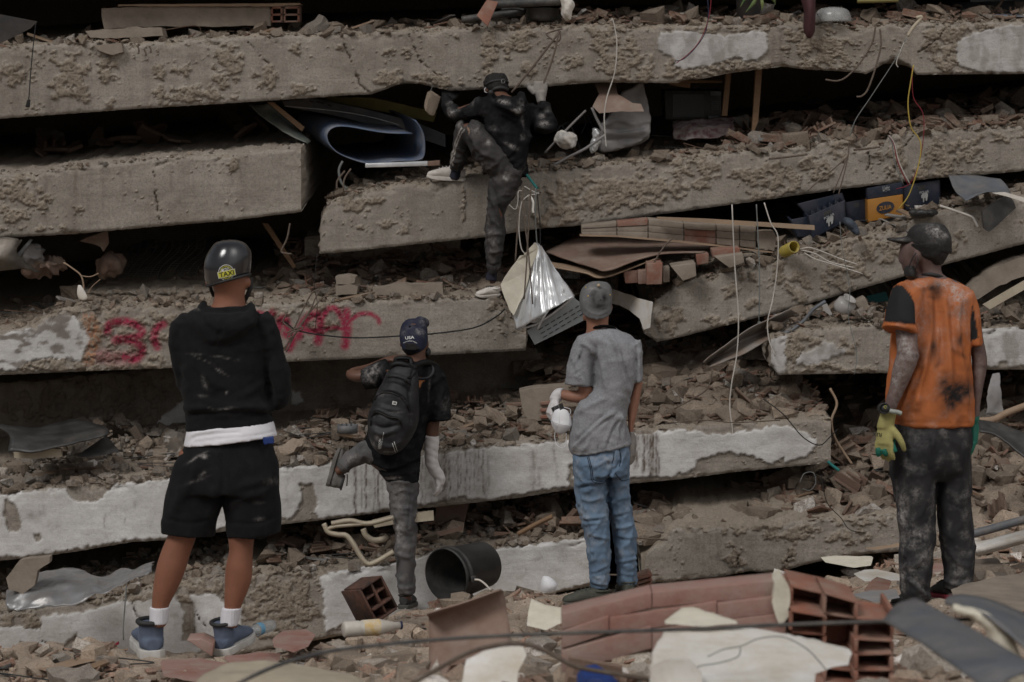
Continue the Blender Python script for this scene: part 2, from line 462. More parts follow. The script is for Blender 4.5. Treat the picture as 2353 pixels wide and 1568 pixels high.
# sprayed writing: each stroke is a polyline with a width
def spray(strokes,colr,seed=3):
    def f(px,py):
        a=np.zeros(px.shape)
        for s in strokes:
            w=s[0];d=seg_dist(px,py,smooth_line(s[1:],6))
            a=np.maximum(a,np.clip(1.5-d/w,0,1)*(s[1][2] if len(s[1])>2 else 1))
        return a
    return f
GF=lambda *p:[(197.1+x*.29788,677.9+y*.29788) for x,y in p]     # graffiti crop (380,1180)-(1600,1500)
_red=[[9,*GF((165,285),(185,225),(260,205),(340,210),(420,255),(430,300),(370,330),(230,345))],
        [10,*GF((230,350),(330,345),(420,390),(425,455),(370,500),(300,480))],
        [9,*GF((600,225),(545,260),(525,330),(550,400))],
        [9,*GF((1270,165),(1330,150),(1400,165),(1440,140))],[7,*GF((1400,250),(1440,330),(1470,380))],
        [10,*GF((1450,330),(1490,240),(1510,190),(1545,200),(1560,300))],[9,*GF((1540,300),(1600,340),(1570,415))],
        [10,*GF((1640,320),(1680,210),(1760,150),(1800,170),(1810,270),(1790,360))],[8,*GF((1680,260),(1740,280),(1810,270))],
        [7,*GF((1820,180),(1860,120),(1900,100),(1950,130),(1990,220),(2010,320))],[10,*GF((2010,130),(2020,230),(2010,320),(2000,390))],
        [5,*GF((1830,280),(1900,250),(1990,265))],[5,*GF((2050,190),(2110,150),(2190,145),(2250,180),(2265,215))]]
_soft=[[16,*GF((110,470),(250,490),(380,480))],[14,*GF((1330,190),(1420,330))]]
_or=[[8,*GF((15,170),(20,250),(50,330),(10,520))],[13,*GF((20,180),(80,300),(30,500))]]
def graffiti(px,py):
    a=spray(_red,0)(px,py);b=.45*spray(_soft,0)(px,py);o=spray(_or,0)(px,py)*.55
    n=fbm2(px/9,py/9,3,71)
    a=np.clip(np.maximum(a,b)*(1.0-.4*sstep(.25,.7,n)),0,1)*.93
    o=o*(1-.9*sstep(-.15,.35,n))
    out=np.zeros(px.shape+(4,));out[...,:3]=(.25,.004,.04)
    om=o>a;out[om,:3]=(.36,.11,.02);out[...,3]=np.maximum(a,o)
    return out
def run_stains(lines,amp=1.0,seed=5):
    """rust and mud runs down the render: (px, py0, py1, width, strength)"""
    def f(px,py,pl):
        s=np.zeros(px.shape)
        for (x,a,b,w,k) in lines:
            xx=px-x-3.0*fbm2(py/22+x,py*0+x*.37,3,seed)-(w*.1)
            s=np.maximum(s,k*np.exp(-np.abs(xx/w)**1.6)*sstep(a-4,a+3,py)*(1-sstep(b-10,b+2,py))*(.55+.45*sstep(-.3,.3,fbm2(px/5,py/16,2,seed+3))))
        return s*amp
    return f

# B1: the uppermost beam
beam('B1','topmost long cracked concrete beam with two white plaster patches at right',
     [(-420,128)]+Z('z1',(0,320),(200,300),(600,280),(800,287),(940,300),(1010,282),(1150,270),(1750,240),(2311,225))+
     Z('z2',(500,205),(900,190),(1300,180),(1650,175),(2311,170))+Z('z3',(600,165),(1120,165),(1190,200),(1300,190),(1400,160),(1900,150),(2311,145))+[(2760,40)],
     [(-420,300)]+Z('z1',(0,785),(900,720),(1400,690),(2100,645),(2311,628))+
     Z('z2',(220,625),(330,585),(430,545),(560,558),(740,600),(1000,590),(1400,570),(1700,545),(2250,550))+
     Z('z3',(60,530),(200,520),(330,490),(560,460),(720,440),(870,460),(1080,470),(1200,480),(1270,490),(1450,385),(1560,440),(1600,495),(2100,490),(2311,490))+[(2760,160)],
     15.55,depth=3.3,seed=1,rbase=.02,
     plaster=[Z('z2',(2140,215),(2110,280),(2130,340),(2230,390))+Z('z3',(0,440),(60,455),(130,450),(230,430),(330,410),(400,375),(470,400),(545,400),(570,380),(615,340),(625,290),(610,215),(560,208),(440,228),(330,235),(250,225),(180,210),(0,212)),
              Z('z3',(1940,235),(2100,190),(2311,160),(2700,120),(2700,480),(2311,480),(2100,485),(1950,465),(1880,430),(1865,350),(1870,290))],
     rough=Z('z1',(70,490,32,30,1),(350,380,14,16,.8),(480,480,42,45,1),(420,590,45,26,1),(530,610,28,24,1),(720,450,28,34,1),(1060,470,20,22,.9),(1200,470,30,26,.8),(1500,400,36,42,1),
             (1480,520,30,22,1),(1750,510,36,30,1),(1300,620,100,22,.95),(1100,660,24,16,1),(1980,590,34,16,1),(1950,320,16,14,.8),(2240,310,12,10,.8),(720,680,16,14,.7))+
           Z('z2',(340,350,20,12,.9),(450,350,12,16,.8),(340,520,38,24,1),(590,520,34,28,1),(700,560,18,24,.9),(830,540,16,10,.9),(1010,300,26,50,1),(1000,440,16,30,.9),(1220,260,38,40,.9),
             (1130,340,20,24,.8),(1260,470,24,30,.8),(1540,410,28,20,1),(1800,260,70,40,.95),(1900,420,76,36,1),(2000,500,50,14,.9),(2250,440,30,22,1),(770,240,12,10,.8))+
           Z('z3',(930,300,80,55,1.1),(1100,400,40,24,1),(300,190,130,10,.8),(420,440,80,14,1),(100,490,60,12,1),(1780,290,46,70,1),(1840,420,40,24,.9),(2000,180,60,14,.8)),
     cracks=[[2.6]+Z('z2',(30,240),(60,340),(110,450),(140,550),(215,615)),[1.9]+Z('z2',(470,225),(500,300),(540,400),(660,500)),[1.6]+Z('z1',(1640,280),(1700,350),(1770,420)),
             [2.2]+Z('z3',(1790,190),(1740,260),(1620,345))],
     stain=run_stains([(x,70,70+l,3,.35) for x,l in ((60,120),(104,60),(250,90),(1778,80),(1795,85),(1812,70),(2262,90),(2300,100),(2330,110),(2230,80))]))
# B2: short beam at the left
beam('B2','smooth grey concrete beam with a clean cut end at the left edge',
     [(-420,425)]+Z('z1',(0,1145),(240,1155),(330,1132),(430,1095),(680,1090),(1000,1052),(1300,1040),(1500,1020),(1790,1000),(1990,980)),
     [(-420,585)]+Z('z1',(0,1572),(500,1545),(1000,1500),(1500,1460),(2035,1395)),15.35,depth=2.6,seed=2,ends=(False,True),topdust=.35,chip=1.3,
     rough=Z('z1',(120,1260,55,40,1),(300,1330,36,18,.9),(100,1400,40,36,.85),(430,1510,14,12,.9),(270,1515,12,10,.8),(520,1385,8,8,.8),(60,1500,30,20,.7),(1540,1100,24,26,.7)),
     cracks=[[1.8]+Z('z1',(1010,1130),(1025,1260),(1050,1480))],stain=run_stains([(x,385,385+l,4,.28) for x,l in ((172,140),(236,120),(283,90),(296,70),(392,60),(531,50),(552,40),(105,130))]))
# B3: long middle beam the climber is on
beam('B3','long concrete beam under the climbing person, crumbled at its left end',
     Z('z2',(-112,1480),(-95,1400),(-40,1330),(60,1290),(300,1230),(700,1200),(950,1160),(1330,1130),(1700,1100),(2311,1040))+
     Z('z3',(480,1000),(620,1005),(900,960),(1150,910),(1220,965),(1380,970),(1420,890),(1900,860),(2311,830))+[(2760,240)],
     Z('z5',(-112,190),(0,185),(500,130),(990,80),(1110,60))+Z('z2',(1340,1510),(1600,1490),(2250,1400))+Z('z3',(470,1340),(1100,1250),(1700,1180),(2311,1130))+[(2760,345)],
     15.45,depth=3.3,seed=3,ends=(True,False),topdust=.8,
     rough=Z('z2',(1750,1280,130,45,1.1),(2050,1260,50,40,1),(1500,1400,50,40,.9),(1350,1450,30,30,.7),(150,1330,55,26,.9),(300,1480,24,16,.9),(440,1500,12,16,.8),(150,1500,10,6,.8),(830,1350,4,60,.9))+
           Z('z3',(60,1090,40,30,.9),(190,1140,34,40,.9),(40,1230,24,30,.9),(450,1150,40,20,.9),(640,1150,80,36,1),(570,1290,36,24,1),(720,1210,45,26,1),(930,1120,40,40,.85),(1100,1000,30,30,.8),
             (1450,1050,44,40,.8),(1750,1050,50,60,.85),(1900,1000,50,40,.8),(1620,1150,40,26,.8),(2150,900,60,20,.7)),
     cracks=[[2.6]+Z('z3',(1285,1000),(1292,1060),(1275,1130)),[1.6]+Z('z3',(1575,900),(1500,1000),(1450,1120),(1390,1200))])
# B4: beam with the red writing
beam('B4','concrete beam sprayed with red graffiti, a grey plaster patch at its left',
     [(-420,790)]+Z('z4',(0,695),(110,690),(200,662),(330,600),(352,560),(480,556),(900,543),(1300,530))+Z('z5',(0,510),(700,480),(1010,487),(1050,520),(1100,560),(1140,640),(1190,668),(1246,690)),
     [(-420,885)]+Z('z4',(0,992),(600,965),(1140,945),(1900,905))+Z('z5',(0,890),(1230,830),(1246,828)),15.2,depth=2.8,seed=4,ends=(False,True),
     plaster=[Z('z4',(-900,760),(0,720),(150,684),(240,684),(340,612),(430,590),(490,610),(545,650),(550,690),(605,715),(580,790),(545,850),(540,890),(510,905),(420,880),(320,875),(220,890),(140,930),(110,960),(0,950),(-900,990))],
     rough=Z('z4',(560,600,100,26,.85),(700,640,80,50,.75),(650,850,60,60,.7),(850,900,120,26,.75),(930,760,70,60,.6),(350,930,100,16,.8),(1800,600,60,30,.7),(2120,620,50,40,.8),(1000,620,80,24,.7))+
           Z('z5',(1080,560,24,30,1.0)),paint=graffiti,topdust=.85,
     stain=lambda px,py,pl:np.maximum(.6*pl*sstep(.05,.5,fbm2(px/40,py/22,4,91)+.6*np.exp(-((py-750-.1*(60-px))/26)**2)),0))
# B5: tilted beam at the right under the crates
beam('B5','concrete beam sloping up to the right below the blue crates',
     Z('z5',(2030,680),(2100,500),(2200,430))+Z('z6',(0,392),(200,345),(400,300),(800,190),(1000,142),(1500,30))+Z('z3',(1600,1428),(2311,1310))+[(2760,380)],
     Z('z5',(2030,720),(2110,772))+Z('z6',(0,752),(560,610),(1000,490),(1500,345),(1780,265),(2311,125))+[(2760,470)],
     15.1,depth=3.0,seed=5,ends=(True,False),topdust=.8,
     rough=Z('z5',(2180,640,30,36,1))+Z('z6',(370,430,22,20,.9),(480,330,30,20,.8),(800,370,60,26,.95),(840,460,20,24,.9),(340,630,50,14,.9),(520,520,24,16,.8),(20,590,20,24,1),(690,300,26,30,.8),(1130,240,70,60,.85),(1380,150,80,40,.8),
             (1100,390,60,24,.8),(1700,120,90,40,.7)))
# B6: beam behind the man in orange
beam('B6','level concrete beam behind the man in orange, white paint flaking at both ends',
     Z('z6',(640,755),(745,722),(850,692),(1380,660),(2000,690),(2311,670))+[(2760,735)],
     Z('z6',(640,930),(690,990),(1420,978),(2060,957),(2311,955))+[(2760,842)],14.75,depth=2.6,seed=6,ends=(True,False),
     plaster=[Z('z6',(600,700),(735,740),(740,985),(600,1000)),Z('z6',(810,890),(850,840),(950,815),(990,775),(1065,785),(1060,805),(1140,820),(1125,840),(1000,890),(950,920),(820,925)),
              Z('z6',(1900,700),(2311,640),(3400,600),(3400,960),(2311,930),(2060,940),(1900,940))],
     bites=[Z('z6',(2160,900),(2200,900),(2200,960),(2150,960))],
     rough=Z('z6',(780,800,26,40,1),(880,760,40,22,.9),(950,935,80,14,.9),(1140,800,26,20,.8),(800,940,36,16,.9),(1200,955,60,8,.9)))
# B7: recessed face under B4
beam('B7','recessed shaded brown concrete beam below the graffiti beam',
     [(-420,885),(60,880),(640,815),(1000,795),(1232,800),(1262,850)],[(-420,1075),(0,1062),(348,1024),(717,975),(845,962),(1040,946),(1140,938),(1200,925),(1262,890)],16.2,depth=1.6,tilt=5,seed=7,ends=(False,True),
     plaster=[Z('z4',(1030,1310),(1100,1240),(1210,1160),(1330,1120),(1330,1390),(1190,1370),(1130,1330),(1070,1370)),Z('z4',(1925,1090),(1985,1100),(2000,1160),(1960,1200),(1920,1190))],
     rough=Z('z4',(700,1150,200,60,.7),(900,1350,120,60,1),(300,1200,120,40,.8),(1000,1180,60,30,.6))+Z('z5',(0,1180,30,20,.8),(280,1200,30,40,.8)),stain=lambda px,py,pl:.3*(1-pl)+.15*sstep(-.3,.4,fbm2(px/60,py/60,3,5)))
# B3b: recessed end under B3
beam('B3b','dark recessed stub of beam under the middle beam',[(700,545),(900,535),(1058,530)],[(700,606),(880,612),(1056,588)],16.25,depth=1.4,tilt=4,seed=13,ends=(True,True),rough=[(900,590,200,20,.7)],cracks=[[2.0,(990,555),(995,585)]])
# B8: long white-plastered beam
_b8top=[(-420,1160)]+Z('z7',(0,318),(300,285),(450,272),(760,250),(900,238),(1120,212),(1840,140),(2200,112))+[(900,1040)]+Z('z5',(700,1475),(1180,1425),(1500,1410),(1950,1362))+Z('z6',(300,1320),(1032,1280))
_b8bot=[(-420,1315)]+Z('z7',(0,765),(260,740),(530,700),(880,640),(1100,630),(1420,580),(1860,525),(2100,500))+Z('z8',(350,440),(650,410),(1200,350),(1560,290),(1950,255),(2250,228))+Z('z9',(400,180),(1032,118))
_runs=[(x,y0,y1,w,k) for x,y0,y1,w,k in (
    [(735.3+.17585*x,976.6+.17585*a,976.6+.17585*b,w,k) for x,a,b,w,k in
     ((460,540,1180,2.8,.95),(540,520,1120,2.2,.5),(600,500,1140,2.6,.85),(715,520,1160,2.2,.7),(765,600,1100,2.6,.85),(815,700,1050,2,.6),(640,700,1100,6,.25),(1330,420,1080,2.4,.6),(1380,500,1080,5,.4),(1450,600,1080,14,.45),
      (1560,300,1080,7,.65),(1620,320,1060,9,.75),(1690,420,1040,3,.75),(1800,320,1000,3.4,.6),(1835,380,940,2,.6),(1905,330,900,2.6,.65),(1880,800,960,3,.5),(1960,360,940,2.4,.5),(2020,330,900,2.4,.55),(2065,330,800,2,.6),(2125,330,940,2.4,.65),
      (2200,400,900,3,.4),(2150,700,980,3,.55),(1740,400,1040,8,.3),(1900,350,950,16,.25),(2050,350,950,14,.22))]+
    [(1217.9+.17585*x,896.2+.17585*a,896.2+.17585*b,w,k) for x,a,b,w,k in
     ((40,780,1340,7,.4),(110,1000,1340,6,.35),(310,640,960,2.4,.45),(350,960,1200,3,.3),(1370,580,1060,4,.7),(1400,560,1050,3,.8),(1490,540,1100,4,.85),(1530,540,1000,3,.6),(1570,550,1150,4,.85),(1600,570,1180,4.6,.9),(1645,560,1150,4,.8),(1680,800,1150,3,.7),(1470,900,1120,3,.7),(1440,570,900,8,.3),(1620,560,1100,12,.3))]+
    [(95,1160,1190,14,.3),(70,1180,1200,12,.35),(240,1180,1215,2.5,.4),(287,1190,1210,2,.4),(310,1150,1175,3,.3),(390,1230,1250,4,.4),(660,1000,1160,3,.2)])]
beam('B8','longest beam, faced with white plaster and streaked with brown runs',
     _b8top,_b8bot,14.6,depth=3.2,seed=8,ends=(False,True),topdust=.8,chip=.8,
     plaster=[[(-420,1172)]+Z('z7',(0,330),(300,300),(450,290),(740,265),(900,252),(1120,225),(1840,150),(2200,125))+[(900,1056)]+Z('z5',(700,1510),(1180,1450),(1500,1430),(1950,1390))+
              Z('z6',(60,1350),(250,1385),(420,1375),(640,1330),(760,1330),(860,1370),(950,1420),(950,1445),(880,1520),(730,1580))+
              Z('z9',(720,80),(660,130),(500,70),(340,48),(150,100),(130,165),(0,205))+Z('z8',(2250,205),(2100,215),(1950,215),(1800,270),(1560,265),(1200,325),(1000,370),(800,340),(650,385),(350,420),(250,450),(0,475))+
              Z('z7',(2100,490),(1860,480),(1420,565),(1100,618),(880,628),(530,688),(260,728),(0,745))+[(-420,1300)]],
     bites=[Z('z7',(435,290),(500,270),(740,250),(730,290),(640,370),(580,380),(480,360)),Z('z7',(45,355),(110,420),(150,520),(130,570),(60,575),(35,520),(25,440)),
            Z('z7',(1980,260),(2060,255),(2095,360),(2080,450),(2110,500),(1900,500),(1930,475),(1970,430),(1990,330)),Z('z7',(220,590),(265,585),(275,625),(230,635)),
            Z('g2',(505,980),(560,960),(590,1280),(500,1290))],stain=run_stains(_runs),rough=[(1250,1020,700,12,.7),(300,1110,400,10,.7)])
# B9: lowest beam, left and centre
beam('B9','lowest beam at left, white plaster with a bare tan stretch in the middle',
     [(-420,1460)]+Z('z7',(0,1100),(130,1090),(600,1022),(1000,945),(1150,900),(1480,862),(2100,830))+Z('z8',(0,830),(380,770),(600,700),(1040,680),(1640,610),(1700,640)),
     [(-420,1640),(0,1600),(400,1530),(735,1470),(1100,1400),(1350,1348),(1368,1345)],14.45,depth=2.8,seed=9,ends=(False,True),topdust=.8,
     plaster=[[(-420,1500)]+Z('z7',(0,1200),(150,1195),(270,1225),(270,1130),(420,1120),(600,1090),(760,1040),(1000,1020),(1110,1000),(1260,990),(1400,975),(1480,1040),(1600,1080),(1590,1300),(1400,1320),(1100,1500),(0,1700))+[(-420,1700)],
              Z('z7',(2120,880),(2200,840),(2311,815))+Z('z8',(380,790),(600,720),(1040,690),(1100,680),(1250,665),(1400,640),(1640,615),(1700,900),(1000,1100),(0,1200))+Z('z7',(2150,1250),(2140,1100),(2135,1000))],
     bites=[Z('z7',(90,1390),(130,1300),(190,1330),(270,1400),(230,1500),(140,1480)),Z('z7',(330,1430),(400,1340),(500,1250),(560,1320),(640,1390),(600,1480)),Z('z7',(1150,1000),(1230,960),(1280,1060),(1290,1300),(1200,1300),(1210,1100))],
     rough=Z('z7',(1850,1050,95,100,1.0),(150,1160,60,20,.9),(1300,930,100,26,.9))+[(300,1375,400,14,.8)],cracks=[[1.7]+Z('z7',(870,1040),(890,1090),(910,1130),(960,1155)),[1.6]+Z('z7',(1285,1090),(1330,1170),(1370,1200)),[1.5]+Z('z7',(250,1240),(280,1300),(400,1340))],
     stain=run_stains([(436,1360,1480,4,.5),(446,1380,1480,3,.45),(1290,1260,1300,12,.25),(560,1395,1450,5,.3)]))
# B10: lowest beam, right
beam('B10','lowest beam at right, bare grey with chipped bottom edge',
     Z('z8',(2010,870),(2040,720),(2100,660),(2180,595))+Z('z9',(0,548),(400,545),(560,520),(850,500),(1450,450))+[(2180,1178),(2420,1150)],
     Z('z8',(2010,880),(2060,912))+Z('z9',(0,900),(350,862),(500,835),(650,845),(950,772),(1280,720))+[(2100,1265),(2420,1240)],14.2,depth=2.6,tilt=7,seed=10,ends=(True,False),topdust=.85,
     rough=Z('z9',(560,540,120,24,.8),(750,570,110,22,.8),(1150,600,60,26,.7),(400,770,26,50,.9),(760,720,22,40,.8),(1200,500,100,16,.8)),cracks=[[3.2]+Z('z9',(418,700),(418,800)),[3.0]+Z('z9',(758,690),(752,770))],
     stain=run_stains([(x,1215,1215+l,5,.3) for x,l in ((1600,60),(1690,50),(1650,80),(1820,60))]))
# B0: beam of the storey above, outside the picture, added to shade the gap
beam('B0','unseen beam of the storey above, added to shade the topmost gap',[(-420,-260),(2760,-300)],[(-420,-45),(2100,-62),(2760,-70)],15.7,depth=3.3,seed=12,step=14)

# planes added behind, beside and above the gaps to keep daylight out
def quad_obj(name,pts,mat):
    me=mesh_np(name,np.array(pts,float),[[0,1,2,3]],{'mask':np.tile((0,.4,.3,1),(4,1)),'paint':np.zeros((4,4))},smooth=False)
    return obj(name,me,mat)
struct(quad_obj('back_light_block',[(-7,18.3,-2),(7,18.3,-2),(7,18.3,6),(-7,18.3,6)],CONCRETE))
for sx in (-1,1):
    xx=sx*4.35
    struct(quad_obj('side_light_block',[(xx,15.6,-2),(xx,19,-2),(xx,19,5),(xx,15.6,5)],CONCRETE))
struct(quad_obj('top_light_block',[(-7,15.9,3.95),(7,15.9,3.95),(7,18.6,4.3),(-7,18.6,4.3)],CONCRETE))

# ------------------------------------------------------------------ ground
def ground_z(x,y,noise=True):
    x=np.asarray(x,float);y=np.asarray(y,float)
    px=PW/2+F*x/np.maximum(y,2.0)
    yk=[-60,3,5,6.5,8,9.5,10.5,11.2,12.2,13.2,14.3,15,16,300]
    zc=np.interp(y,yk,[.3,.5,.80,.84,.55,.2,.06,0,-.08,-.17,-.36,-.45,-.5,-.5])
    zl=np.interp(y,yk,[-.5,-.5,-.4,-.3,-.2,-.1,-.06,-.02,-.5,-.75,-.9,-.7,-.7,-.7])
    zr=np.interp(y,yk,[.3,.5,.80,.84,.62,.4,.3,.25,.12,.06,.12,.3,.5,.5])
    wl=sstep(650,950,px);wr=sstep(1850,2280,px)
    z=zl*(1-wl)+zc*wl*(1-wr)+zr*wr
    z=z-.08*np.exp(-((px-940)/110)**2)*sstep(12.2,13.0,y)
    if noise:z=z+.035*fbm2(x*1.7,y*1.7,3,101)+.02*fbm2(x*7,y*7,3,103)
    return z
gx=np.concatenate([[-120,-40,-15,-8,-5],np.arange(-3.6,3.61,.03),[5,8,15,40,120]])
gy=np.concatenate([[-60,-20,-5,1,3],np.arange(4.2,16.5,.035),[18,22,30,60,300]])
GX,GY=np.meshgrid(gx,gy);GZ=ground_z(GX,GY)
gt=np.zeros((GX.size,3));gn=fbm2(GX*5,GY*5,4,107).ravel()[:,None]
gt[:]=np.array([.21,.172,.138])*(1+.35*gn)+np.clip(-gn,0,1)*np.array([.05,.02,.01])
ground=obj('ground',mesh_np('ground',np.stack([GX,GY,GZ],-1).reshape(-1,3),grid_faces(*GX.shape),{'tint':gt}),RUBBLE_LIT);struct(ground)
# ------------------------------------------------------------------ rubble
rnd=random.Random(11)
BRICKC=[(.17,.07,.046),(.2,.084,.056),(.145,.064,.045),(.21,.108,.078),(.175,.1,.075),(.12,.056,.042)]
DUSTC=[(.195,.155,.12),(.165,.132,.103),(.215,.172,.135),(.14,.113,.09)]
GREYC=[(.165,.152,.138),(.2,.186,.17),(.13,.118,.107),(.24,.226,.208),(.175,.158,.14)]
PALEC=[(.46,.44,.42),(.52,.51,.5),(.4,.37,.33)]
def tri_mesh(bm):
    bmesh.ops.triangulate(bm,faces=bm.faces[:]);bm.verts.ensure_lookup_table()
    V=np.array([v.co[:] for v in bm.verts]);Fc=np.array([[v.index for v in f.verts] for f in bm.faces]);bm.free();return V,Fc
def proto_shard():
    n=rnd.choice([3,4,4,4,5,5]);a0=rnd.random()*6.28;asp=rnd.uniform(.3,.85);th=rnd.uniform(.1,.26)
    pts=[]
    for i in range(n):
        a=a0+(i+rnd.uniform(-.28,.28))*6.283/n;r=rnd.uniform(.62,1.05)
        pts.append((math.cos(a)*r,math.sin(a)*r*asp))
    bm=bmesh.new()
    lo=[bm.verts.new((x*rnd.uniform(.86,1.04),y*rnd.uniform(.86,1.04),-th/2+rnd.uniform(-.03,.03))) for x,y in pts]
    hi=[bm.verts.new((x,y,th/2+rnd.uniform(-.04,.04))) for x,y in pts]
    bm.faces.new(lo[::-1]);bm.faces.new(hi)
    for i in range(n):bm.faces.new((lo[i],lo[(i+1) % n],hi[(i+1) % n],hi[i]))
    bm.verts.index_update();V,Fc=tri_mesh(bm)
    c=rnd.choice(BRICKC);d=rnd.choice(DUSTC);k=rnd.uniform(.15,.9)
    t=np.array([[c[i]*(1-k)+d[i]*k for i in range(3)] if z>0 else [c[i]*.75+d[i]*.25 for i in range(3)] for z in V[:,2]])
    return V,Fc,t
def proto_chunk(cols=None):
    bm=bmesh.new()
    sx,sy,sz=1,rnd.uniform(.5,.95),rnd.uniform(.3,.75)
    for x in (-1,1):
        for y in (-1,1):
            for z in (-1,1):
                if rnd.random()<.12:continue
                bm.verts.new((x*sx*rnd.uniform(.35,1.0),y*sy*rnd.uniform(.35,1.0),z*sz*rnd.uniform(.4,1.0)))
    for _ in range(rnd.randint(3,6)):bm.verts.new((rnd.uniform(-1,1)*sx,rnd.uniform(-1,1)*sy,rnd.choice((-1,1))*sz*rnd.uniform(.8,1.15)))
    r=bmesh.ops.convex_hull(bm,input=bm.verts[:])
    bmesh.ops.delete(bm,geom=[g for g in r['geom_interior'] if isinstance(g,bmesh.types.BMVert)],context='VERTS')
    bm.verts.index_update();V,Fc=tri_mesh(bm)
    c=np.array(rnd.choice(cols or (GREYC+DUSTC+DUSTC)))
    return V,Fc,np.tile(c*rnd.uniform(.85,1.12),(len(V),1))
def proto_ribbed():
    """piece of hollow clay block: a plate with broken webs"""
    parts=[box_vf((0,0,0),(1.7,1.2,.14))]
    for y in (-.5,0,.5):parts.append(box_vf((rnd.uniform(-.2,.2),y,.22),(rnd.uniform(.8,1.6),.12,.36)))
    V,Fc=join_np(parts);V=V+_rng.normal(size=V.shape)*.03
    Fc=np.array([t for f in Fc for t in ((f[0],f[1],f[2]),(f[0],f[2],f[3]))])
    c=np.array(rnd.choice(BRICKC));d=np.array(rnd.choice(DUSTC));k=rnd.uniform(.1,.6)
    return V,Fc,np.tile(c*(1-k)+d*k,(len(V),1))
PROTO={'shard':[proto_shard() for _ in range(26)],'chunk':[proto_chunk() for _ in range(22)],'pale':[proto_chunk(PALEC) for _ in range(6)],
         'ribbed':[proto_ribbed() for _ in range(6)],'grit':[proto_chunk(GREYC+DUSTC) for _ in range(10)],'dust':[proto_chunk(DUSTC) for _ in range(10)]}
def proto_plate():
    n=rnd.choice([5,6,7]);a0=rnd.random()*6.28;asp=rnd.uniform(.4,.85);th=rnd.uniform(.1,.2);pts=[]
    for i in range(n):
        a=a0+(i+rnd.uniform(-.3,.3))*6.283/n;r=rnd.uniform(.55,1.2)
        pts.append((math.cos(a)*r,math.sin(a)*r*asp))
    bm=bmesh.new()
    lo=[bm.verts.new((x*rnd.uniform(.9,1.05),y*rnd.uniform(.9,1.05),-th/2)) for x,y in pts]
    mid=[bm.verts.new((x*rnd.uniform(.98,1.06),y*rnd.uniform(.98,1.06),rnd.uniform(-.02,.02))) for x,y in pts]
    hi=[bm.verts.new((x*.97,y*.97,th/2+rnd.uniform(-.015,.015))) for x,y in pts]
    bm.faces.new(lo[::-1]);bm.faces.new(hi)
    for A,B in ((lo,mid),(mid,hi)):
        for i in range(n):bm.faces.new((A[i],A[(i+1) % n],B[(i+1) % n],B[i]))
    bm.verts.index_update();V,Fc=tri_mesh(bm)
    c=np.array(rnd.choice(BRICKC));d=np.array(rnd.choice(DUSTC));k=rnd.uniform(.1,1.0)
    return V,Fc,np.where((V[:,2]>th*.2)[:,None],c*(1-k)+d*k,c*.7+d*.3)
PROTO['plate']=[proto_plate() for _ in range(14)]
PMESH={}
for _k,_l in PROTO.items():
    PMESH[_k]=[]
    for _i,(_V,_F,_t) in enumerate(_l):
        if _k in ('chunk','pale','plate'):      # the single pieces get broken, uneven faces
            _bm=bmesh.new();_vs=[_bm.verts.new(v) for v in _V];[_bm.faces.new([_vs[i] for i in f]) for f in _F]
            bmesh.ops.subdivide_edges(_bm,edges=_bm.edges[:],cuts=1 if _k=='plate' else 2,use_grid_fill=True);bmesh.ops.triangulate(_bm,faces=_bm.faces[:]);_bm.verts.index_update()
            _V2=np.array([v.co[:] for v in _bm.verts]);_F=np.array([[v.index for v in f.verts] for f in _bm.faces]);_bm.free()
            _t=_t[np.argmin(((_V2[:,None]-_V[None])**2).sum(-1),1)];_a=.05 if _k=='plate' else .13
            _V=_V2+_a*np.stack([fbm3(_V2*2.6,3,_i),fbm3(_V2*2.6,3,_i+40),fbm3(_V2*2.6,3,_i+80)],-1)*(np.array([1,1,.5]) if _k=='plate' else 1)
        _me=mesh_np(_k+'_piece',_V,_F,{'tint':_t},smooth=False);_me.materials.append(RUBBLE);PMESH[_k].append(_me)
def rand_rot(n,flat,rs):
    ax=rs.normal(size=(n,3))*np.array([1,1,.2]);ax /= np.linalg.norm(ax,axis=1)[:,None]
    an=np.abs(rs.normal(size=n))*flat;cz=rs.uniform(0,6.283,n)
    K=np.zeros((n,3,3));K[:,0,1]=-ax[:,2];K[:,0,2]=ax[:,1];K[:,1,0]=ax[:,2];K[:,1,2]=-ax[:,0];K[:,2,0]=-ax[:,1];K[:,2,1]=ax[:,0]
    R=np.eye(3)[None]+np.sin(an)[:,None,None]*K+(1-np.cos(an))[:,None,None]*(K @ K)
    Zr=np.zeros((n,3,3));Zr[:,0,0]=Zr[:,1,1]=np.cos(cz);Zr[:,0,1]=-np.sin(cz);Zr[:,1,0]=np.sin(cz);Zr[:,2,2]=1
    return R @ Zr
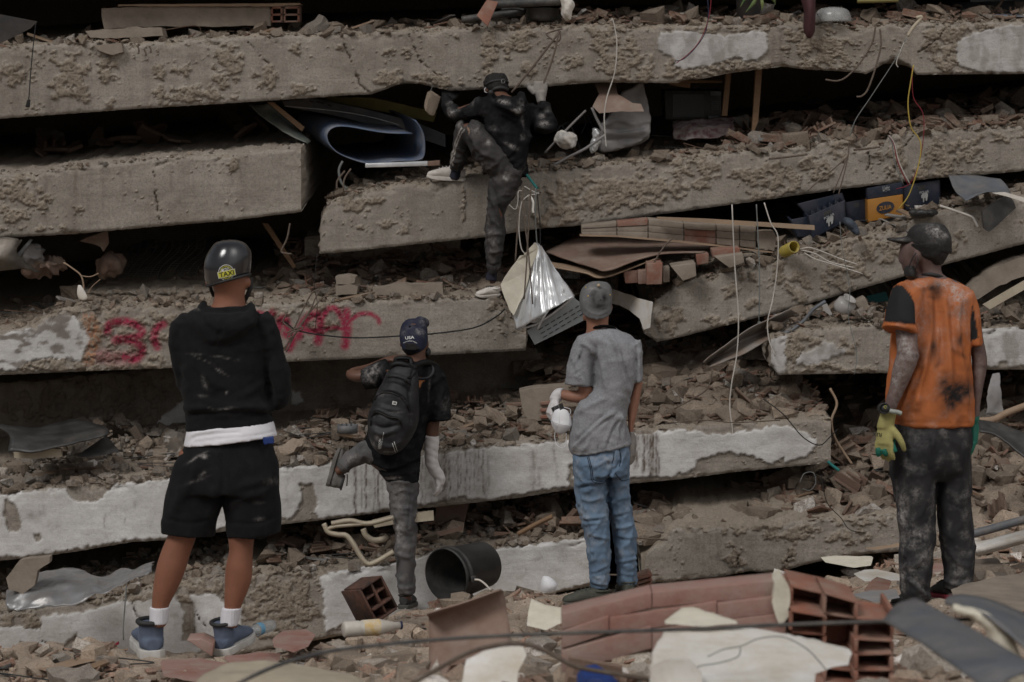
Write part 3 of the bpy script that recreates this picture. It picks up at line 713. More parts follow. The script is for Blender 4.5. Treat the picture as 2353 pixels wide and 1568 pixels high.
def mass(name,label,posf,n,kinds,size,seed,flat=.5,sink=.25,cat='rubble',power=2.2,mat=None):
    """uncountable small rubble as one piece of stuff; posf(rs, n) -> positions"""
    rs=np.random.RandomState(seed);P=posf(rs,n);n=len(P)
    ks=[k for k,w in kinds];pw=np.array([w for k,w in kinds],float);pw /= pw.sum()
    ki=rs.choice(len(ks),n,p=pw)
    sc=size[0]+(size[1]-size[0])*rs.uniform(0,1,n)**power
    okm=clear(P,sc) & (rs.uniform(0,1,n)<.12+sstep(-.4,.3,fbm2(P[:,0]*2.6,P[:,1]*4,2,seed)));P,sc,ki=P[okm],sc[okm],ki[okm];n=len(P)
    R=rand_rot(n,flat,rs);Vs,Fs,Ts,off=[],[],[],0
    for a,k in enumerate(ks):
        idx=np.where(ki==a)[0];pi=rs.randint(0,len(PROTO[k]),len(idx))
        for b,(V,Fc,t) in enumerate(PROTO[k]):
            j=idx[pi==b]
            if not len(j):continue
            X=np.einsum('nij,vj->nvi',R[j],V)*sc[j][:,None,None]+P[j][:,None,:]
            X[...,2]+=(sc[j]*sink)[:,None]
            Vs.append(X.reshape(-1,3));Fs.append((Fc[None]+(np.arange(len(j))*len(V))[:,None,None]+off).reshape(-1,3));off+=X.shape[0]*X.shape[1]
            Ts.append(np.tile(t,(len(j),1))*np.repeat(rs.uniform(.75,1.2,len(j)),len(V))[:,None])
    o=obj(name,mesh_np(name,np.vstack(Vs),np.vstack(Fs).astype(np.int64),{'tint':np.vstack(Ts)},smooth=False),mat or RUBBLE)
    return tag(o,label,cat,kind='stuff')
EXCL=[(955,1090,375,425),(1080,1170,640,695),(305,605,1400,1514),(1280,1470,1335,1400),(2030,2210,1350,1402),(900,970,1365,1400)]
def clear(P,sc):
    px,py=PROJ(P);r=sc/mpp(P[:,1]);ok=np.ones(len(P),bool)
    for a,b,c,d in EXCL:ok &= ~((px+r>a) & (px-r<b) & (py+r>c) & (py-r*.9<d) & (r>5) & (P[:,1]<15.9))
    return ok
NAMES={'plate':('plaster_plate','plaster plate'),'shard':('brick_shard','brick shard'),'chunk':('concrete_chunk','rubble chunk'),'pale':('plaster_lump','plaster lump'),'ribbed':('hollow_brick_piece','brick piece')}
LABELS={'plate':'flat dusty plate of plastered brick','shard':'broken brick shard','chunk':'jagged dusty concrete chunk','pale':'pale plaster lump','ribbed':'ribbed hollow brick piece'}
def pieces(where,posf,n,kinds,size,seed,flat=.4,sink=.3,power=1.4,mat=None):
    """larger rubble, each piece an object of its own"""
    rs=np.random.RandomState(seed);P=posf(rs,n);n=len(P)
    ks=[k for k,w in kinds];pw=np.array([w for k,w in kinds],float);pw /= pw.sum()
    ki=rs.choice(len(ks),n,p=pw);sc=size[0]+(size[1]-size[0])*rs.uniform(0,1,n)**power;R=rand_rot(n,flat,rs);okm=clear(P,sc)
    for i in range(n):
        if not okm[i]:continue
        k=ks[ki[i]];me=PMESH[k][rs.randint(len(PMESH[k]))]
        o=bpy.data.objects.new(NAMES[k][0],me);col.objects.link(o)
        m=Matrix(R[i].tolist()).to_4x4() @ Matrix.Diagonal((sc[i],sc[i],sc[i],1));m.translation=Vector(P[i])+Vector((0,0,sc[i]*sink));o.matrix_world=m
        if mat is not None:o.material_slots[0].link='OBJECT';o.material_slots[0].material=mat
        tag(o,LABELS[k]+' '+where,NAMES[k][1],NAMES[k][1]+'s '+where)
def on(key,x0,x1,d0,d1,p=1.0,lift=0.0,heap=None):
    def f(rs,n):
        px=rs.uniform(x0,x1,n);d=d0+(d1-d0)*rs.uniform(0,1,n)**p
        P=on_beam(key,px,d,lift)
        if heap is not None:P[:,2]+=heap(px,d)
        return P
    return f
def patch(rows):
    """sloping heap surface from rows of (px,py,Y), front row first; returns sampler and mesh"""
    C=np.array([[tuple(W(*p)) for p in r] for r in rows])
    def at(u,v):
        nr,nc=C.shape[:2]
        a=np.clip(u*(nc-1),0,nc-1-1e-6);b=np.clip(v*(nr-1),0,nr-1-1e-6)
        i,j=b.astype(int),a.astype(int);fa,fb=(a-j)[...,None],(b-i)[...,None]
        return (C[i,j]*(1-fa)+C[i,np.minimum(j+1,nc-1)]*fa)*(1-fb)+(C[np.minimum(i+1,nr-1),j]*(1-fa)+C[np.minimum(i+1,nr-1),np.minimum(j+1,nc-1)]*fa)*fb
    return at
def heap(name,label,rows,nu,nv,bump=.03,seed=1):
    at=patch(rows);u,v=np.meshgrid(np.linspace(0,1,nu),np.linspace(0,1,nv))
    G=at(u.ravel(),v.ravel());G[:,2]+=bump*fbm2(G[:,0]*4,G[:,1]*4,4,seed)+bump*.3*fbm2(G[:,0]*20,G[:,1]*20,2,seed+2)
    n_=fbm2(G[:,0]*6,G[:,1]*6,3,seed+4)[:,None]
    t=np.array([.225,.18,.142])*(1+.3*n_)
    o=obj(name,mesh_np(name,G,grid_faces(nv,nu),{'tint':t}),RUBBLE);tag(o,label,'dirt',kind='stuff')
    def f(rs,n):return at(rs.uniform(0,1,n),rs.uniform(0,1,n))
    return f
def gsam(x0,x1,y0,y1):
    """points on the ground, picture columns x0..x1, distances y0..y1"""
    def f(rs,n):
        px=rs.uniform(x0,x1,n);y=rs.uniform(y0,y1,n);x=(px-PW/2)*y/F
        return np.stack([x,y,ground_z(x,y)],-1)
    return f
MIXB=[('shard',7),('chunk',1.6),('ribbed',.9),('pale',.2)]
MIXG=[('chunk',4),('grit',4),('shard',1.2),('pale',.25)]
MIXD=[('dust',3),('grit',2.5),('shard',3.6),('chunk',1.3),('pale',.15)]
# --- rubble on the ledges
mass('rubble','crumbled concrete and brick bits along the topmost beam',on('B1',-60,2400,.0,.9,1.3),3092,MIXD,(.006,0.061),21,power=6.5)
mass('rubble','brick rubble heaped on the right half of the topmost beam',on('B1',1300,2400,.05,.9,1,heap=lambda p,d:d*.06),1785,MIXB,(.012,0.101),22,power=6.5)
mass('rubble','grit and chips on the second beam at left',on('B2',-60,690,0,.5,2),499,MIXG,(.004,0.022),23,power=6.5)
mass('rubble','dusty rubble on the climbed beam',on('B3',740,2400,0,.9,1.4),3808,MIXD,(.006,0.054),24,power=6.5)
mass('rubble','brick shards spread over the right part of the climbed beam',on('B3',1650,2420,.03,1.3,1,heap=lambda p,d:d*.05),2618,MIXB,(.015,0.115),25,power=6.5)
mass('rubble','small rubble strewn on top of the graffiti beam',on('B4',-60,1200,0,1.2,1.3),3092,MIXD,(.006,0.049),26,power=6.5)
mass('rubble','brick rubble behind the graffiti beam ledge',on('B4',640,1200,.35,1.4,1,heap=lambda p,d:(d-.3)*.16),1309,MIXB,(.014,0.095),27,power=6.5)
mass('rubble','brick bits on the sloping beam below the crates',on('B5',1500,2400,0,.8,1.3),1785,MIXD,(.006,0.061),28,power=6.5)
mass('rubble','rubble strip on the beam behind the man in orange',on('B6',1780,2400,0,.6,1.3,heap=lambda p,d:.04*sstep(0,.1,d)),1785,MIXD,(.008,0.068),29,power=6.5)
mass('rubble','gravelly rubble on the white beam at left',on('B8',-60,700,0,1.1,1.1),3092,MIXG,(.006,0.057),30,power=6.5)
mass('rubble','mixed rubble on the white beam in the centre',on('B8',640,1500,0,1.1,1.1,heap=lambda p,d:d*.03),4284,MIXD,(.006,0.061),31,power=6.5)
mass('rubble','brick rubble on the white beam in the centre',on('B8',640,1500,.1,1.1,1,heap=lambda p,d:d*.06),1071,MIXB,(.012,0.095),32,power=6.5)
mass('rubble','fine gravel on the lowest beam at left',on('B9',-60,1360,0,.9,1.1),4998,MIXG,(.006,0.049),33,power=6.5)
mass('rubble','brick rubble in the gap under the white beam',on('B9',600,1360,.15,1.2,1,heap=lambda p,d:d*.12),2380,MIXB+[('dust',2)],(.012,0.101),34,power=6.5)
mass('rubble','rubble in front of the recessed brown beam',on('B8',-40,440,.5,1.2,1,heap=lambda p,d:.14*np.exp(-((p-160)/120)**2)*sstep(.4,.9,d)),1071,MIXG,(.012,0.081),35,power=6.5)
# heaps
h1=heap('dirt_heap','dirt heap under brick rubble on the right end of the white beam',
          [[(1180,1000,14.75),(1460,985,14.72),(1700,968,14.72),(1900,958,14.72)],[(1200,960,15.1),(1460,920,15.0),(1700,890,15.0),(1880,915,15.0)],[(1220,905,15.5),(1460,870,15.5),(1660,812,15.5),(1830,870,15.4)],[(1240,860,16.2),(1460,800,16.2),(1660,770,16.2),(1830,800,16.2)]],70,50,.05,3)
mass('rubble','brick shards heaped on the right end of the white beam',h1,4998,MIXB+[('dust',3)],(.008,0.095),41,power=6.5)
h2=heap('dirt_heap','dirt slope behind the lowest right beam',
          [[(1440,1250,14.35),(1700,1215,14.35),(1900,1200,14.3),(2070,1185,14.3),(2420,1190,14.0)],[(1440,1200,14.7),(1700,1180,14.7),(1900,1140,14.7),(2070,1080,14.7),(2420,1060,14.6)],[(1440,1165,15.2),(1700,1130,15.2),(1900,1050,15.2),(2070,985,15.2),(2420,970,15.2)],[(1440,1120,16.2),(1700,1090,16.2),(1900,960,16.2),(2070,920,16.2),(2420,900,16.2)]],90,60,.06,5)
mass('rubble','brick rubble sliding out behind the lowest right beam',h2,7735,MIXB+[('dust',4)],(.008,0.115),42,power=6.5)
h3=heap('dirt_heap','dark dirt filling behind the middle beam stub',
          [[(640,690,15.6),(900,668,15.6),(1150,664,15.6),(1420,700,15.6)],[(640,640,16.2),(900,615,16.2),(1150,610,16.2),(1420,640,16.2)],[(640,560,17.2),(900,540,17.2),(1150,520,17.2),(1420,560,17.2)]],60,40,.05,7)
mass('rubble','brick rubble in the dark below the climbed beam',h3,1785,MIXB,(.014,0.121),43,power=6.5)
h4=heap('dirt_heap','dark dirt filling the hole between the right beams',
          [[(1180,860,15.9),(1400,850,15.7),(1600,840,15.5),(1800,820,15.3)],[(1180,800,16.8),(1400,780,16.6),(1600,740,16.4),(1800,700,16.4)],[(1180,640,18),(1400,640,18),(1600,620,18),(1800,600,18)]],60,40,.06,9)
mass('rubble','dim rubble in the hole between the right beams',h4,1071,MIXB,(.02,0.135),44,power=6.5)
h5=heap('dirt_heap','dirt slope below the level right beam',
          [[(1850,1090,14.9),(2100,1010,14.9),(2420,985,14.9)],[(1850,980,15.6),(2100,950,15.6),(2420,930,15.6)],[(1850,880,16.8),(2100,860,16.8),(2420,850,16.8)]],50,30,.06,10)
mass('rubble','brick rubble below the level right beam',h5,1785,MIXB,(.015,0.115),45,power=6.5)
# ground cover
mass('rubble','brick shards and dust covering the ground by the helmet man',gsam(-60,900,9.6,12.2),6186,MIXB+[('dust',3),('grit',2)],(.006,0.095),51,power=6.5,mat=RUBBLE_LIT)
mass('rubble','brick shards and dust covering the ground in the centre',gsam(600,1800,8.2,14.2),9520,MIXB+[('dust',3),('grit',2),('pale',.4)],(.006,0.081),52,power=6.5,mat=RUBBLE_LIT)
mass('rubble','brick shards and dust covering the ground by the man in orange',gsam(1700,2420,8.5,14.6),7735,MIXB+[('dust',3),('pale',.6)],(.008,0.101),53,power=6.5,mat=RUBBLE_LIT)
mass('rubble','near out of focus brick bits in the foreground',gsam(560,2420,5.4,8.6),4998,MIXB+[('pale',.8),('grit',2)],(.008,0.068),54,power=6.5,mat=RUBBLE_LIT)
# --- larger rubble, piece by piece
BIG=[('plate',6),('shard',3),('chunk',2),('ribbed',1)]
pieces('on the ground by the helmet man',gsam(-20,760,9.9,11.15),74,BIG,(.05,.17),201,.22,.12,mat=RUBBLE_LIT)
pieces('on the ground around the bucket',gsam(760,1300,9.5,13.6),60,BIG,(.05,.14),202,.25,.12,mat=RUBBLE_LIT)
pieces('on the ground beside the man in jeans',gsam(1300,1800,10.5,13.8),34,BIG,(.05,.12),203,.25,.12,mat=RUBBLE_LIT)
pieces('around the man in orange',gsam(1780,2380,10.2,13.6),76,BIG+[('pale',1)],(.05,.17),204,.25,.12,mat=RUBBLE_LIT)
pieces('in the blurred foreground',gsam(620,2350,5.9,8.6),64,BIG+[('pale',5)],(.03,.1),205,.4,mat=RUBBLE_LIT)
pieces('on the heap ending the white beam',h1,34,BIG,(.05,.11),206,.5)
pieces('on the lower right slope',h2,44,BIG,(.06,.13),207,.5)
pieces('at the right end of the climbed beam',on('B3',1700,2350,.1,1.0),28,BIG,(.05,.12),208,.4)
pieces('in the dark on the second beam at left',on('B2',0,690,.9,2.2),26,BIG,(.06,.16),214,.5)
pieces('on the topmost beam',on('B1',100,2340,.05,.5),34,[('chunk',3),('shard',3)],(.04,.09),209,.5)
pieces('on the white beam at left',on('B8',0,420,.2,1.0),16,[('chunk',3),('shard',1)],(.04,.1),210,.5)
pieces('on the white beam behind the backpack',on('B8',660,1300,.15,.9),26,[('chunk',3),('shard',3)],(.04,.1),211,.5)
pieces('in the gap above the lowest beam',on('B9',600,1350,.2,.9,heap=lambda p,d:d*.1),26,[('chunk',3),('shard',3),('ribbed',1)],(.05,.11),212,.6)
pieces('on the graffiti beam',on('B4',20,1180,.15,1.1),24,[('chunk',2),('shard',3)],(.03,.075),213,.4)

def bits(where,posf,n,seed,zr=.0):
    """splintered wood, strips and wire ends among the rubble, each its own object"""
    rs=np.random.RandomState(seed);P=posf(rs,n);r2=random.Random(seed)
    for i,p in enumerate(P):
        k=i % 4;c=Vector(p)+Vector((0,0,.02+zr));a=r2.uniform(-80,80)
        if k in (0,2):
            ln=r2.uniform(.12,.4);V,Fc=box_vf(tuple(c),(ln,r2.uniform(.02,.05),r2.uniform(.008,.02)),rot(r2.uniform(-25,25),r2.uniform(-22,22),a));V=V+np.random.RandomState(seed+i).normal(size=V.shape)*.003
            nm,lb,ct,mt=(('wood_splinter','splintered wood strip','wood',SPLW),('metal_strip','thin bent metal strip','strip',SPLM))[k // 2]
        else:
            q=[c+Vector((r2.uniform(-.12,.12)*j,r2.uniform(-.05,.05),r2.uniform(-.01,.05))) for j in range(4)];V,Fc=tube_vf(smooth_line([tuple(x) for x in q],5),.0035,5)
            nm,lb,ct,mt=(('wire_end','curled wire end','wire',SPLK),('rod_end','short rusty rod end','rod',SPLR))[k // 2]
        tag(obj(nm,mesh_np(nm,V,Fc,smooth=k not in (0,2)),mt),lb+' '+where,ct,ct+' bits '+where)
SPLW=M('splinter_wood',(.2,.13,.08),(.13,.085,.055),9,.9,.4,60,dust=.5);SPLM=M('strip_metal',(.2,.2,.2),(.12,.11,.1),9,.6,.2,60,dust=.5);SPLK=M('wire_black',(.02,.02,.02),(.05,.05,.048),9,.7,.1);SPLR=M('rod_rust',(.13,.08,.055),(.09,.055,.04),30,.9,.6,120)
for wh,pf,n,sd in (('on the white beam at left',on('B8',0,440,.1,1.0),10,1),('on the white beam in the centre',on('B8',640,1300,.1,.9),12,2),('on the heap ending the white beam',h1,10,3),('in the gap above the lowest beam',on('B9',560,1350,.1,.8),14,4),('on the lower right slope',h2,14,5),('on the graffiti beam',on('B4',0,1180,.1,1.0),14,6),('on the climbed beam',on('B3',1250,2340,.1,.9),16,7),('on the topmost beam',on('B1',60,2340,.05,.6),14,8),('on the sloping beam',on('B5',1560,2300,.05,.5),8,9),('on the ground by the helmet man',gsam(0,300,10.4,11.1),6,10),('on the ground around the bucket',gsam(620,1280,10,13),10,11),('around the man in orange',gsam(1820,2340,10.6,13),14,12)):bits(wh,pf,n,500+sd)
# ------------------------------------------------------------------ figures: lofted volumes fused into one continuous skin
def ring_axes(T,roll=None,pitch=0):
    if roll is not None:       # level ring, like a hem: roll lifts its right side, pitch lifts its far side
        r,p=math.radians(roll),math.radians(pitch)
        return np.array([math.cos(r),0,math.sin(r)]),np.array([0,math.cos(p),math.sin(p)])
    T=T/(np.linalg.norm(T)+1e-9)
    A=np.cross(T,np.array([0,1.,0])); 
    if np.linalg.norm(A)<.2:A=np.cross(T,np.array([0,0,1.]))
    A /= np.linalg.norm(A);B=np.cross(A,T);return A,B/np.linalg.norm(B)
def loft_w(C,RA,RB,roll=None,pitch=None,n=22,sub=4,e=2.0):
    """closed tube through world centres C with half widths RA (across) and RB (depth)"""
    data=np.column_stack([np.array(C,float),RA,RB,roll if roll is not None else np.zeros(len(C)),pitch if pitch is not None else np.zeros(len(C))])
    D=smooth_line(data,sub) if len(data)>2 else data
    T=np.gradient(D[:,:3],axis=0);V=[]
    for i in range(len(D)):
        A,B=ring_axes(T[i],D[i,5] if roll is not None else None,D[i,6])
        for k in range(n):
            a=2*math.pi*k/n;c,s=math.cos(a),math.sin(a)
            c2=math.copysign(abs(c)**(2/e),c);s2=math.copysign(abs(s)**(2/e),s)
            V.append(D[i,:3]+A*c2*D[i,3]+B*s2*D[i,4])
    m=len(D)
    Fc=[[i*n+k,i*n+(k+1) % n,(i+1)*n+(k+1) % n,(i+1)*n+k] for i in range(m-1) for k in range(n)]
    Fc+=[list(range(n))[::-1],list(range((m-1)*n,m*n))]
    return np.array(V),Fc
def L(Y0,frs,level=False,n=22,sub=4,e=2.0):
    """frs: [(frame, [(x, y, half width, depth m, dY, roll, pitch)])] measured in the photograph, widths in frame units"""
    C,A,B,R,Pt=[],[],[],[],[]
    for fr,rows in frs:
        ox,oy,k=FR[fr]
        for r in rows:
            dY=r[4] if len(r)>4 else 0
            C.append(W(ox+k*r[0],oy+k*r[1],Y0+dY));A.append(r[2]*k*mpp(Y0))
            B.append(r[3] if r[3] else r[2]*k*mpp(Y0));R.append(r[5] if len(r)>5 else 0);Pt.append(r[6] if len(r)>6 else 0)
    return loft_w(C,A,B,R if level else None,Pt if level else None,n,sub,e)
def ball(c,r,n=10):
    c=np.array(tuple(c),float);r=np.broadcast_to(np.asarray(r,float),(3,));V,Fc=[],[]
    for i in range(1,n):
        t=math.pi*i/n
        for k in range(2*n):V.append(c+r*np.array([math.sin(t)*math.cos(math.pi*k/n),math.sin(t)*math.sin(math.pi*k/n),math.cos(t)]))
    m=2*n
    for i in range(n-2):
        for k in range(m):Fc.append([i*m+k,(i+1)*m+k,(i+1)*m+(k+1) % m,i*m+(k+1) % m])
    Fc.append(list(range(m)));Fc.append(list(range((n-2)*m,(n-1)*m))[::-1])
    return np.array(V),Fc
def fuse(name,parts,voxel=.009,smooth=4,mat=None,parent=None,cuts=()):
    """union of closed volumes -> one continuous surface"""
    V,Fc=join_np(parts)
    me=bpy.data.meshes.new('tmp');me.from_pydata([tuple(v) for v in V],[],Fc);me.update();recalc(me)
    o=bpy.data.objects.new('tmp',me);col.objects.link(o)
    m=o.modifiers.new('r','REMESH');m.mode='VOXEL';m.voxel_size=voxel;m.adaptivity=0
    if smooth:
        s=o.modifiers.new('s','SMOOTH');s.factor=.5;s.iterations=smooth
    dg=bpy.context.evaluated_depsgraph_get();dg.update()
    out=bpy.data.meshes.new_from_object(o.evaluated_get(dg));out.name=name
    bpy.data.objects.remove(o);bpy.data.meshes.remove(me)
    out.polygons.foreach_set('use_smooth',np.ones(len(out.polygons),bool))
    return obj(name,out,mat,parent)
def vdata(o):
    me=o.data;n=len(me.vertices)
    V=np.empty(n*3,np.float32);me.vertices.foreach_get('co',V);V=V.reshape(-1,3).astype(float)
    N=np.empty(n*3,np.float32);me.vertices.foreach_get('normal',N);N=N.reshape(-1,3).astype(float)
    return V,N
def wrinkle(o,folds=(),noise=(),seed=0,fr=None,blobs=(),paint=(),base=None):
    """folds: (frame, amp m, width, points) ridges (+) and grooves (-) on the camera side; noise: (amp, (sx,sy,sz));
    blobs: (frame, x, y, rx, ry, amount, channel[, angle]) dust (0) or stain (1); paint: (frame, polygon, colour[, soft])"""
    V,N=vdata(o);px,py=PROJ(V);front=sstep(.15,-.35,N[:,1])
    d=np.zeros(len(V))
    for f,amp,w,pts in folds:
        k=FR[f][2];q=smooth_line([p[:2] for p in Z(f,*pts)],5)
        dist=seg_dist(px,py,q);L_=np.hypot(px-q[0][0],py-q[0][1])
        e1=np.hypot(px-q[0][0],py-q[0][1]);e2=np.hypot(px-q[-1][0],py-q[-1][1])
        tap=sstep(0,3*w*k,np.minimum(e1,e2)+w*k)
        d+=amp*np.exp(-(dist/(w*k))**2)*front*tap
    for q in noise:
        f_=fbm3(V*np.array(q[1]),3,seed)
        d+=q[0]*(f_ if len(q)<3 else (1-np.minimum(np.abs(f_)*2.2,1))**2-.25)
    V2=V+N*d[:,None]
    o.data.vertices.foreach_set('co',V2.astype(np.float32).ravel());o.data.update()
    dirt=np.zeros((len(V),3));t2=np.zeros((len(V),4))
    nz=fbm3(V*14,4,seed+5);nz2=fbm3(V*45,3,seed+9)
    if base:dirt[:,0]=base[0]*sstep(-.1,.6,nz);dirt[:,1]=base[1]*sstep(-.1,.6,fbm3(V*11,4,seed+15))
    for b in blobs:
        f,x,y,rx,ry,a,ch=b[:7];k=FR[f][2];(cx,cy),=Z(f,(x,y));an=math.radians(b[7]) if len(b)>7 else 0
        dx,dy=px-cx,py-cy;u=(dx*math.cos(an)+dy*math.sin(an))/(rx*k);v=(-dx*math.sin(an)+dy*math.cos(an))/(ry*k)
        e=np.exp(-(u*u+v*v))*front*a*(np.clip(.85+.8*nz+.7*nz2,0,1.5) if ch==0 else np.clip(.95+.45*nz+.35*nz2,.2,1.5))
        dirt[:,ch]=np.maximum(dirt[:,ch],e)
    for p in paint:
        f,poly,c=p[:3];soft=p[3] if len(p)>3 else 1.2
        s=in_poly(px,py,Z(f,*poly)) if len(poly[0])==2 else 0
        m=sstep(-soft,soft,s)*(front>.02)
        t2[:,:3]=np.where(m[:,None]>.02,np.array(c),t2[:,:3]);t2[:,3]=np.maximum(t2[:,3],m*(p[4] if len(p)>4 else 1))
    set_attr(o.data,'dirt',np.clip(dirt,0,1));set_attr(o.data,'tint2',t2)
    return o
def hand_parts(wrist,palm_dir,normal,size=.18,curl=.5,spread=.16,thumb=1,fat=1.0,curls=None,thumb_curl=.4):
    """palm and five fingers; palm_dir from wrist to knuckles, normal = back of the hand; thumb=+1/-1 side"""
    w=np.array(tuple(wrist),float);d=np.array(tuple(palm_dir),float);d /= np.linalg.norm(d)
    nrm=np.array(tuple(normal),float);nrm-=d*(nrm @ d);nrm /= np.linalg.norm(nrm);s=np.cross(d,nrm)*thumb
    k=size/.18;parts=[]
    pl=.088*k
    C=[w-d*.02*k,w+d*.02*k,w+d*.05*k,w+d*pl]
    D=[loft_flat(C,d,s,nrm,[.024*k,.034*k,.041*k,.039*k],[.019*k,.018*k*fat,.016*k*fat,.013*k*fat])]
    parts+=D
    ln=[.072,.080,.074,.058]
    for i in range(4):
        cu=curls[i] if curls else curl
        off=(1.5-i)*.0205*k
        p=w+d*(pl-.008*k)+s*off;a=0.0;pts=[p.copy()]
        sd=d+s*(1.5-i)*spread*.45;sd /= np.linalg.norm(sd)
        for j,f in enumerate((.46,.30,.24)):
            a+=cu*(1.0,1.25,.9)[j]
            dir_=sd*math.cos(a)-nrm*math.sin(a)
            p=p+dir_*ln[i]*f*k;pts.append(p.copy())
        r=.0088*k*fat
        parts.append(tube_vf(smooth_line(pts,4),np.interp(np.linspace(0,1,(len(pts)-1)*4+1),[0,.6,1],[r*1.1,r,r*.78]),8))
        parts.append(ball(pts[-1],r*.78,5))
    p=w+d*.022*k+s*.03*k;pts=[p.copy()]
    a=.75
    for j,f in enumerate((.042,.034,.028)):
        dir_=d*math.cos(a)+s*math.sin(a)-nrm*(.25+thumb_curl*j*.6);dir_ /= np.linalg.norm(dir_)
        p=p+dir_*f*k;pts.append(p.copy());a-=.32
    r=.0105*k*fat
    parts.append(tube_vf(smooth_line(pts,4),np.interp(np.linspace(0,1,13),[0,.6,1],[r*1.25,r,r*.75]),8));parts.append(ball(pts[-1],r*.75,5))
    return parts
def loft_flat(C,d,s,nrm,RA,RB,n=14):
    V=[]
    for c,a,b in zip(C,RA,RB):
        for k in range(n):
            t=2*math.pi*k/n;V.append(np.array(c)+s*a*math.cos(t)+nrm*b*math.sin(t))
    m=len(C)
    Fc=[[i*n+k,i*n+(k+1) % n,(i+1)*n+(k+1) % n,(i+1)*n+k] for i in range(m-1) for k in range(n)]
    Fc+=[list(range(n))[::-1],list(range((m-1)*n,m*n))]
    return np.array(V),Fc
def shoe(parent,heel,toe,up=(0,0,1),hw=.046,high=.0,um=None,sm=None,colm=None,sole_h=.028,toe_lift=0.0,lace=None,stripe=None):
    """upper, sole, collar and laces; heel/toe: bottom points of the sole"""
    H,T=np.array(tuple(heel),float),np.array(tuple(toe),float);up=np.array(up,float)
    f=T-H;Ln=np.linalg.norm(f);f /= Ln;up=up-f*(up @ f);up /= np.linalg.norm(up);s=np.cross(f,up);k=Ln/.29
    S=[0,.06,.2,.4,.58,.74,.88,.96,1.0]
    WD=np.array([.022,.034,.039,.037,.043,.048,.043,.03,.012])*hw/.046*k
    HT=np.array([.05,.066,.076,.082,.074,.058,.045,.036,.022])*k
    C=[H+f*Ln*a+up*(sole_h*k+h*.42) for a,h in zip(S,HT)]
    parts=[loft_flat(C,f,s,up,WD,HT*.58)]
    col_h=.085*k+high
    cc=[H+f*Ln*.2+up*sole_h*k,H+f*Ln*.2+up*(.05*k),H+f*Ln*.19+up*(col_h*.75),H+f*Ln*.175+up*col_h]
    fk=hw/.046
    parts.append(loft_flat(cc,up,s,f,[.036*k*fk,.037*k*fk,.037*k*fk,.04*k*fk],[.056*k,.054*k,.05*k,.052*k]))
    if high>.02:
        cc=[H+f*Ln*.38+up*.06*k,H+f*Ln*.3+up*(col_h*.9)]
        parts.append(loft_flat(cc,up,s,f,[.033*k,.033*k],[.035*k,.03*k]))
    u=fuse('shoe',parts,.0055,4,um,parent)
    SW=WD+.006*k;SW[0]=.03*k;SW[-1]=.02*k
    n=len(S);ol=[H+f*(Ln*(a*1.02-.01))+s*w for a,w in zip(S,SW)]+[H+f*(Ln*(a*1.02-.01))-s*w for a,w in zip(S[::-1],SW[::-1])]
    lift=np.array([.0,0,0,0,0,.002,.008,.016,.022])*k;lift=np.concatenate([lift,lift[::-1]])
    Q=np.vstack([np.array(ol)+up*lift[:,None],np.array(ol)+up*(lift[:,None]*.4+sole_h*k)])
    m=2*n;Fc=[list(range(m)),list(range(2*m-1,m-1,-1))]+[[i,(i+1) % m,(i+1) % m+m,i+m] for i in range(m)]
    me=mesh_np('sole',Q,Fc,smooth=False);recalc(me);bevelled(me,.003*k,2)
    so=obj('sole',me,sm,u)
    if colm is not None:
        P=[]
        for a in np.linspace(0,2*math.pi,25)[:-1]:
            P.append(H+f*Ln*.175+up*(col_h+.004)+s*math.cos(a)*.041*k*fk+f*math.sin(a)*.053*k)
        P.append(P[0]);V,Fc=tube_vf(P,.011*k if high>.02 else .006*k,8,False)
        obj('collar',mesh_np('collar',V,Fc),colm,u)
    if lace is not None:
        for i in range(4):
            a=.42+i*.09;h=np.interp(a,S,HT);w_=.026*k
            base=H+f*Ln*a+up*(sole_h*k+h*1.0+.002)
            V,Fc=tube_vf(smooth_line([base-s*w_-up*.006,base+up*.003,base+s*w_-up*.006],4),.0028*k,5)
            obj('lace',mesh_np('lace',V,Fc),lace,u)
    return u
def bvh_of(o):
    V,N=vdata(o);return BVHTree.FromPolygons([Vector(v) for v in V],[list(p.vertices) for p in o.data.polygons])
def drape(bvh,pts,off=.0015,maxd=60):
    """picture points -> points lying on the surface as seen from the front"""
    out=[];c=Vector((0,0,ZC));last=None
    for x,y in pts:
        d=(W(x,y,10.0)-c).normalized();h=bvh.ray_cast(c,d,maxd)
        if h[0] is None:
            if last is None:out.append(c+d*13.0);continue
            out.append(c+d*last);continue
        last=(h[0]-c).length-off;out.append(c+d*last)
    return out
def draped_poly(name,bvh,poly,mat,parent,off=.0015,grid=3.0):
    """filled outline laid on a surface (poly in picture units), cut into small cells so that it follows the curve"""
    bm=bmesh.new();vs=[bm.verts.new((p[0],p[1],0)) for p in poly];bm.faces.new(vs)
    bmesh.ops.triangulate(bm,faces=bm.faces[:])
    for _ in range(3):
        es=[e for e in bm.edges if e.calc_length()>grid]
        if not es:break
        bmesh.ops.subdivide_edges(bm,edges=es,cuts=1);bmesh.ops.triangulate(bm,faces=bm.faces[:])
    bm.verts.index_update();bm.faces.ensure_lookup_table()
    P=[(v.co.x,v.co.y) for v in bm.verts];Fc=[[v.index for v in f.verts] for f in bm.faces];bm.free()
    return obj(name,mesh_np(name,[tuple(p) for p in drape(bvh,P,off)],Fc),mat,parent)
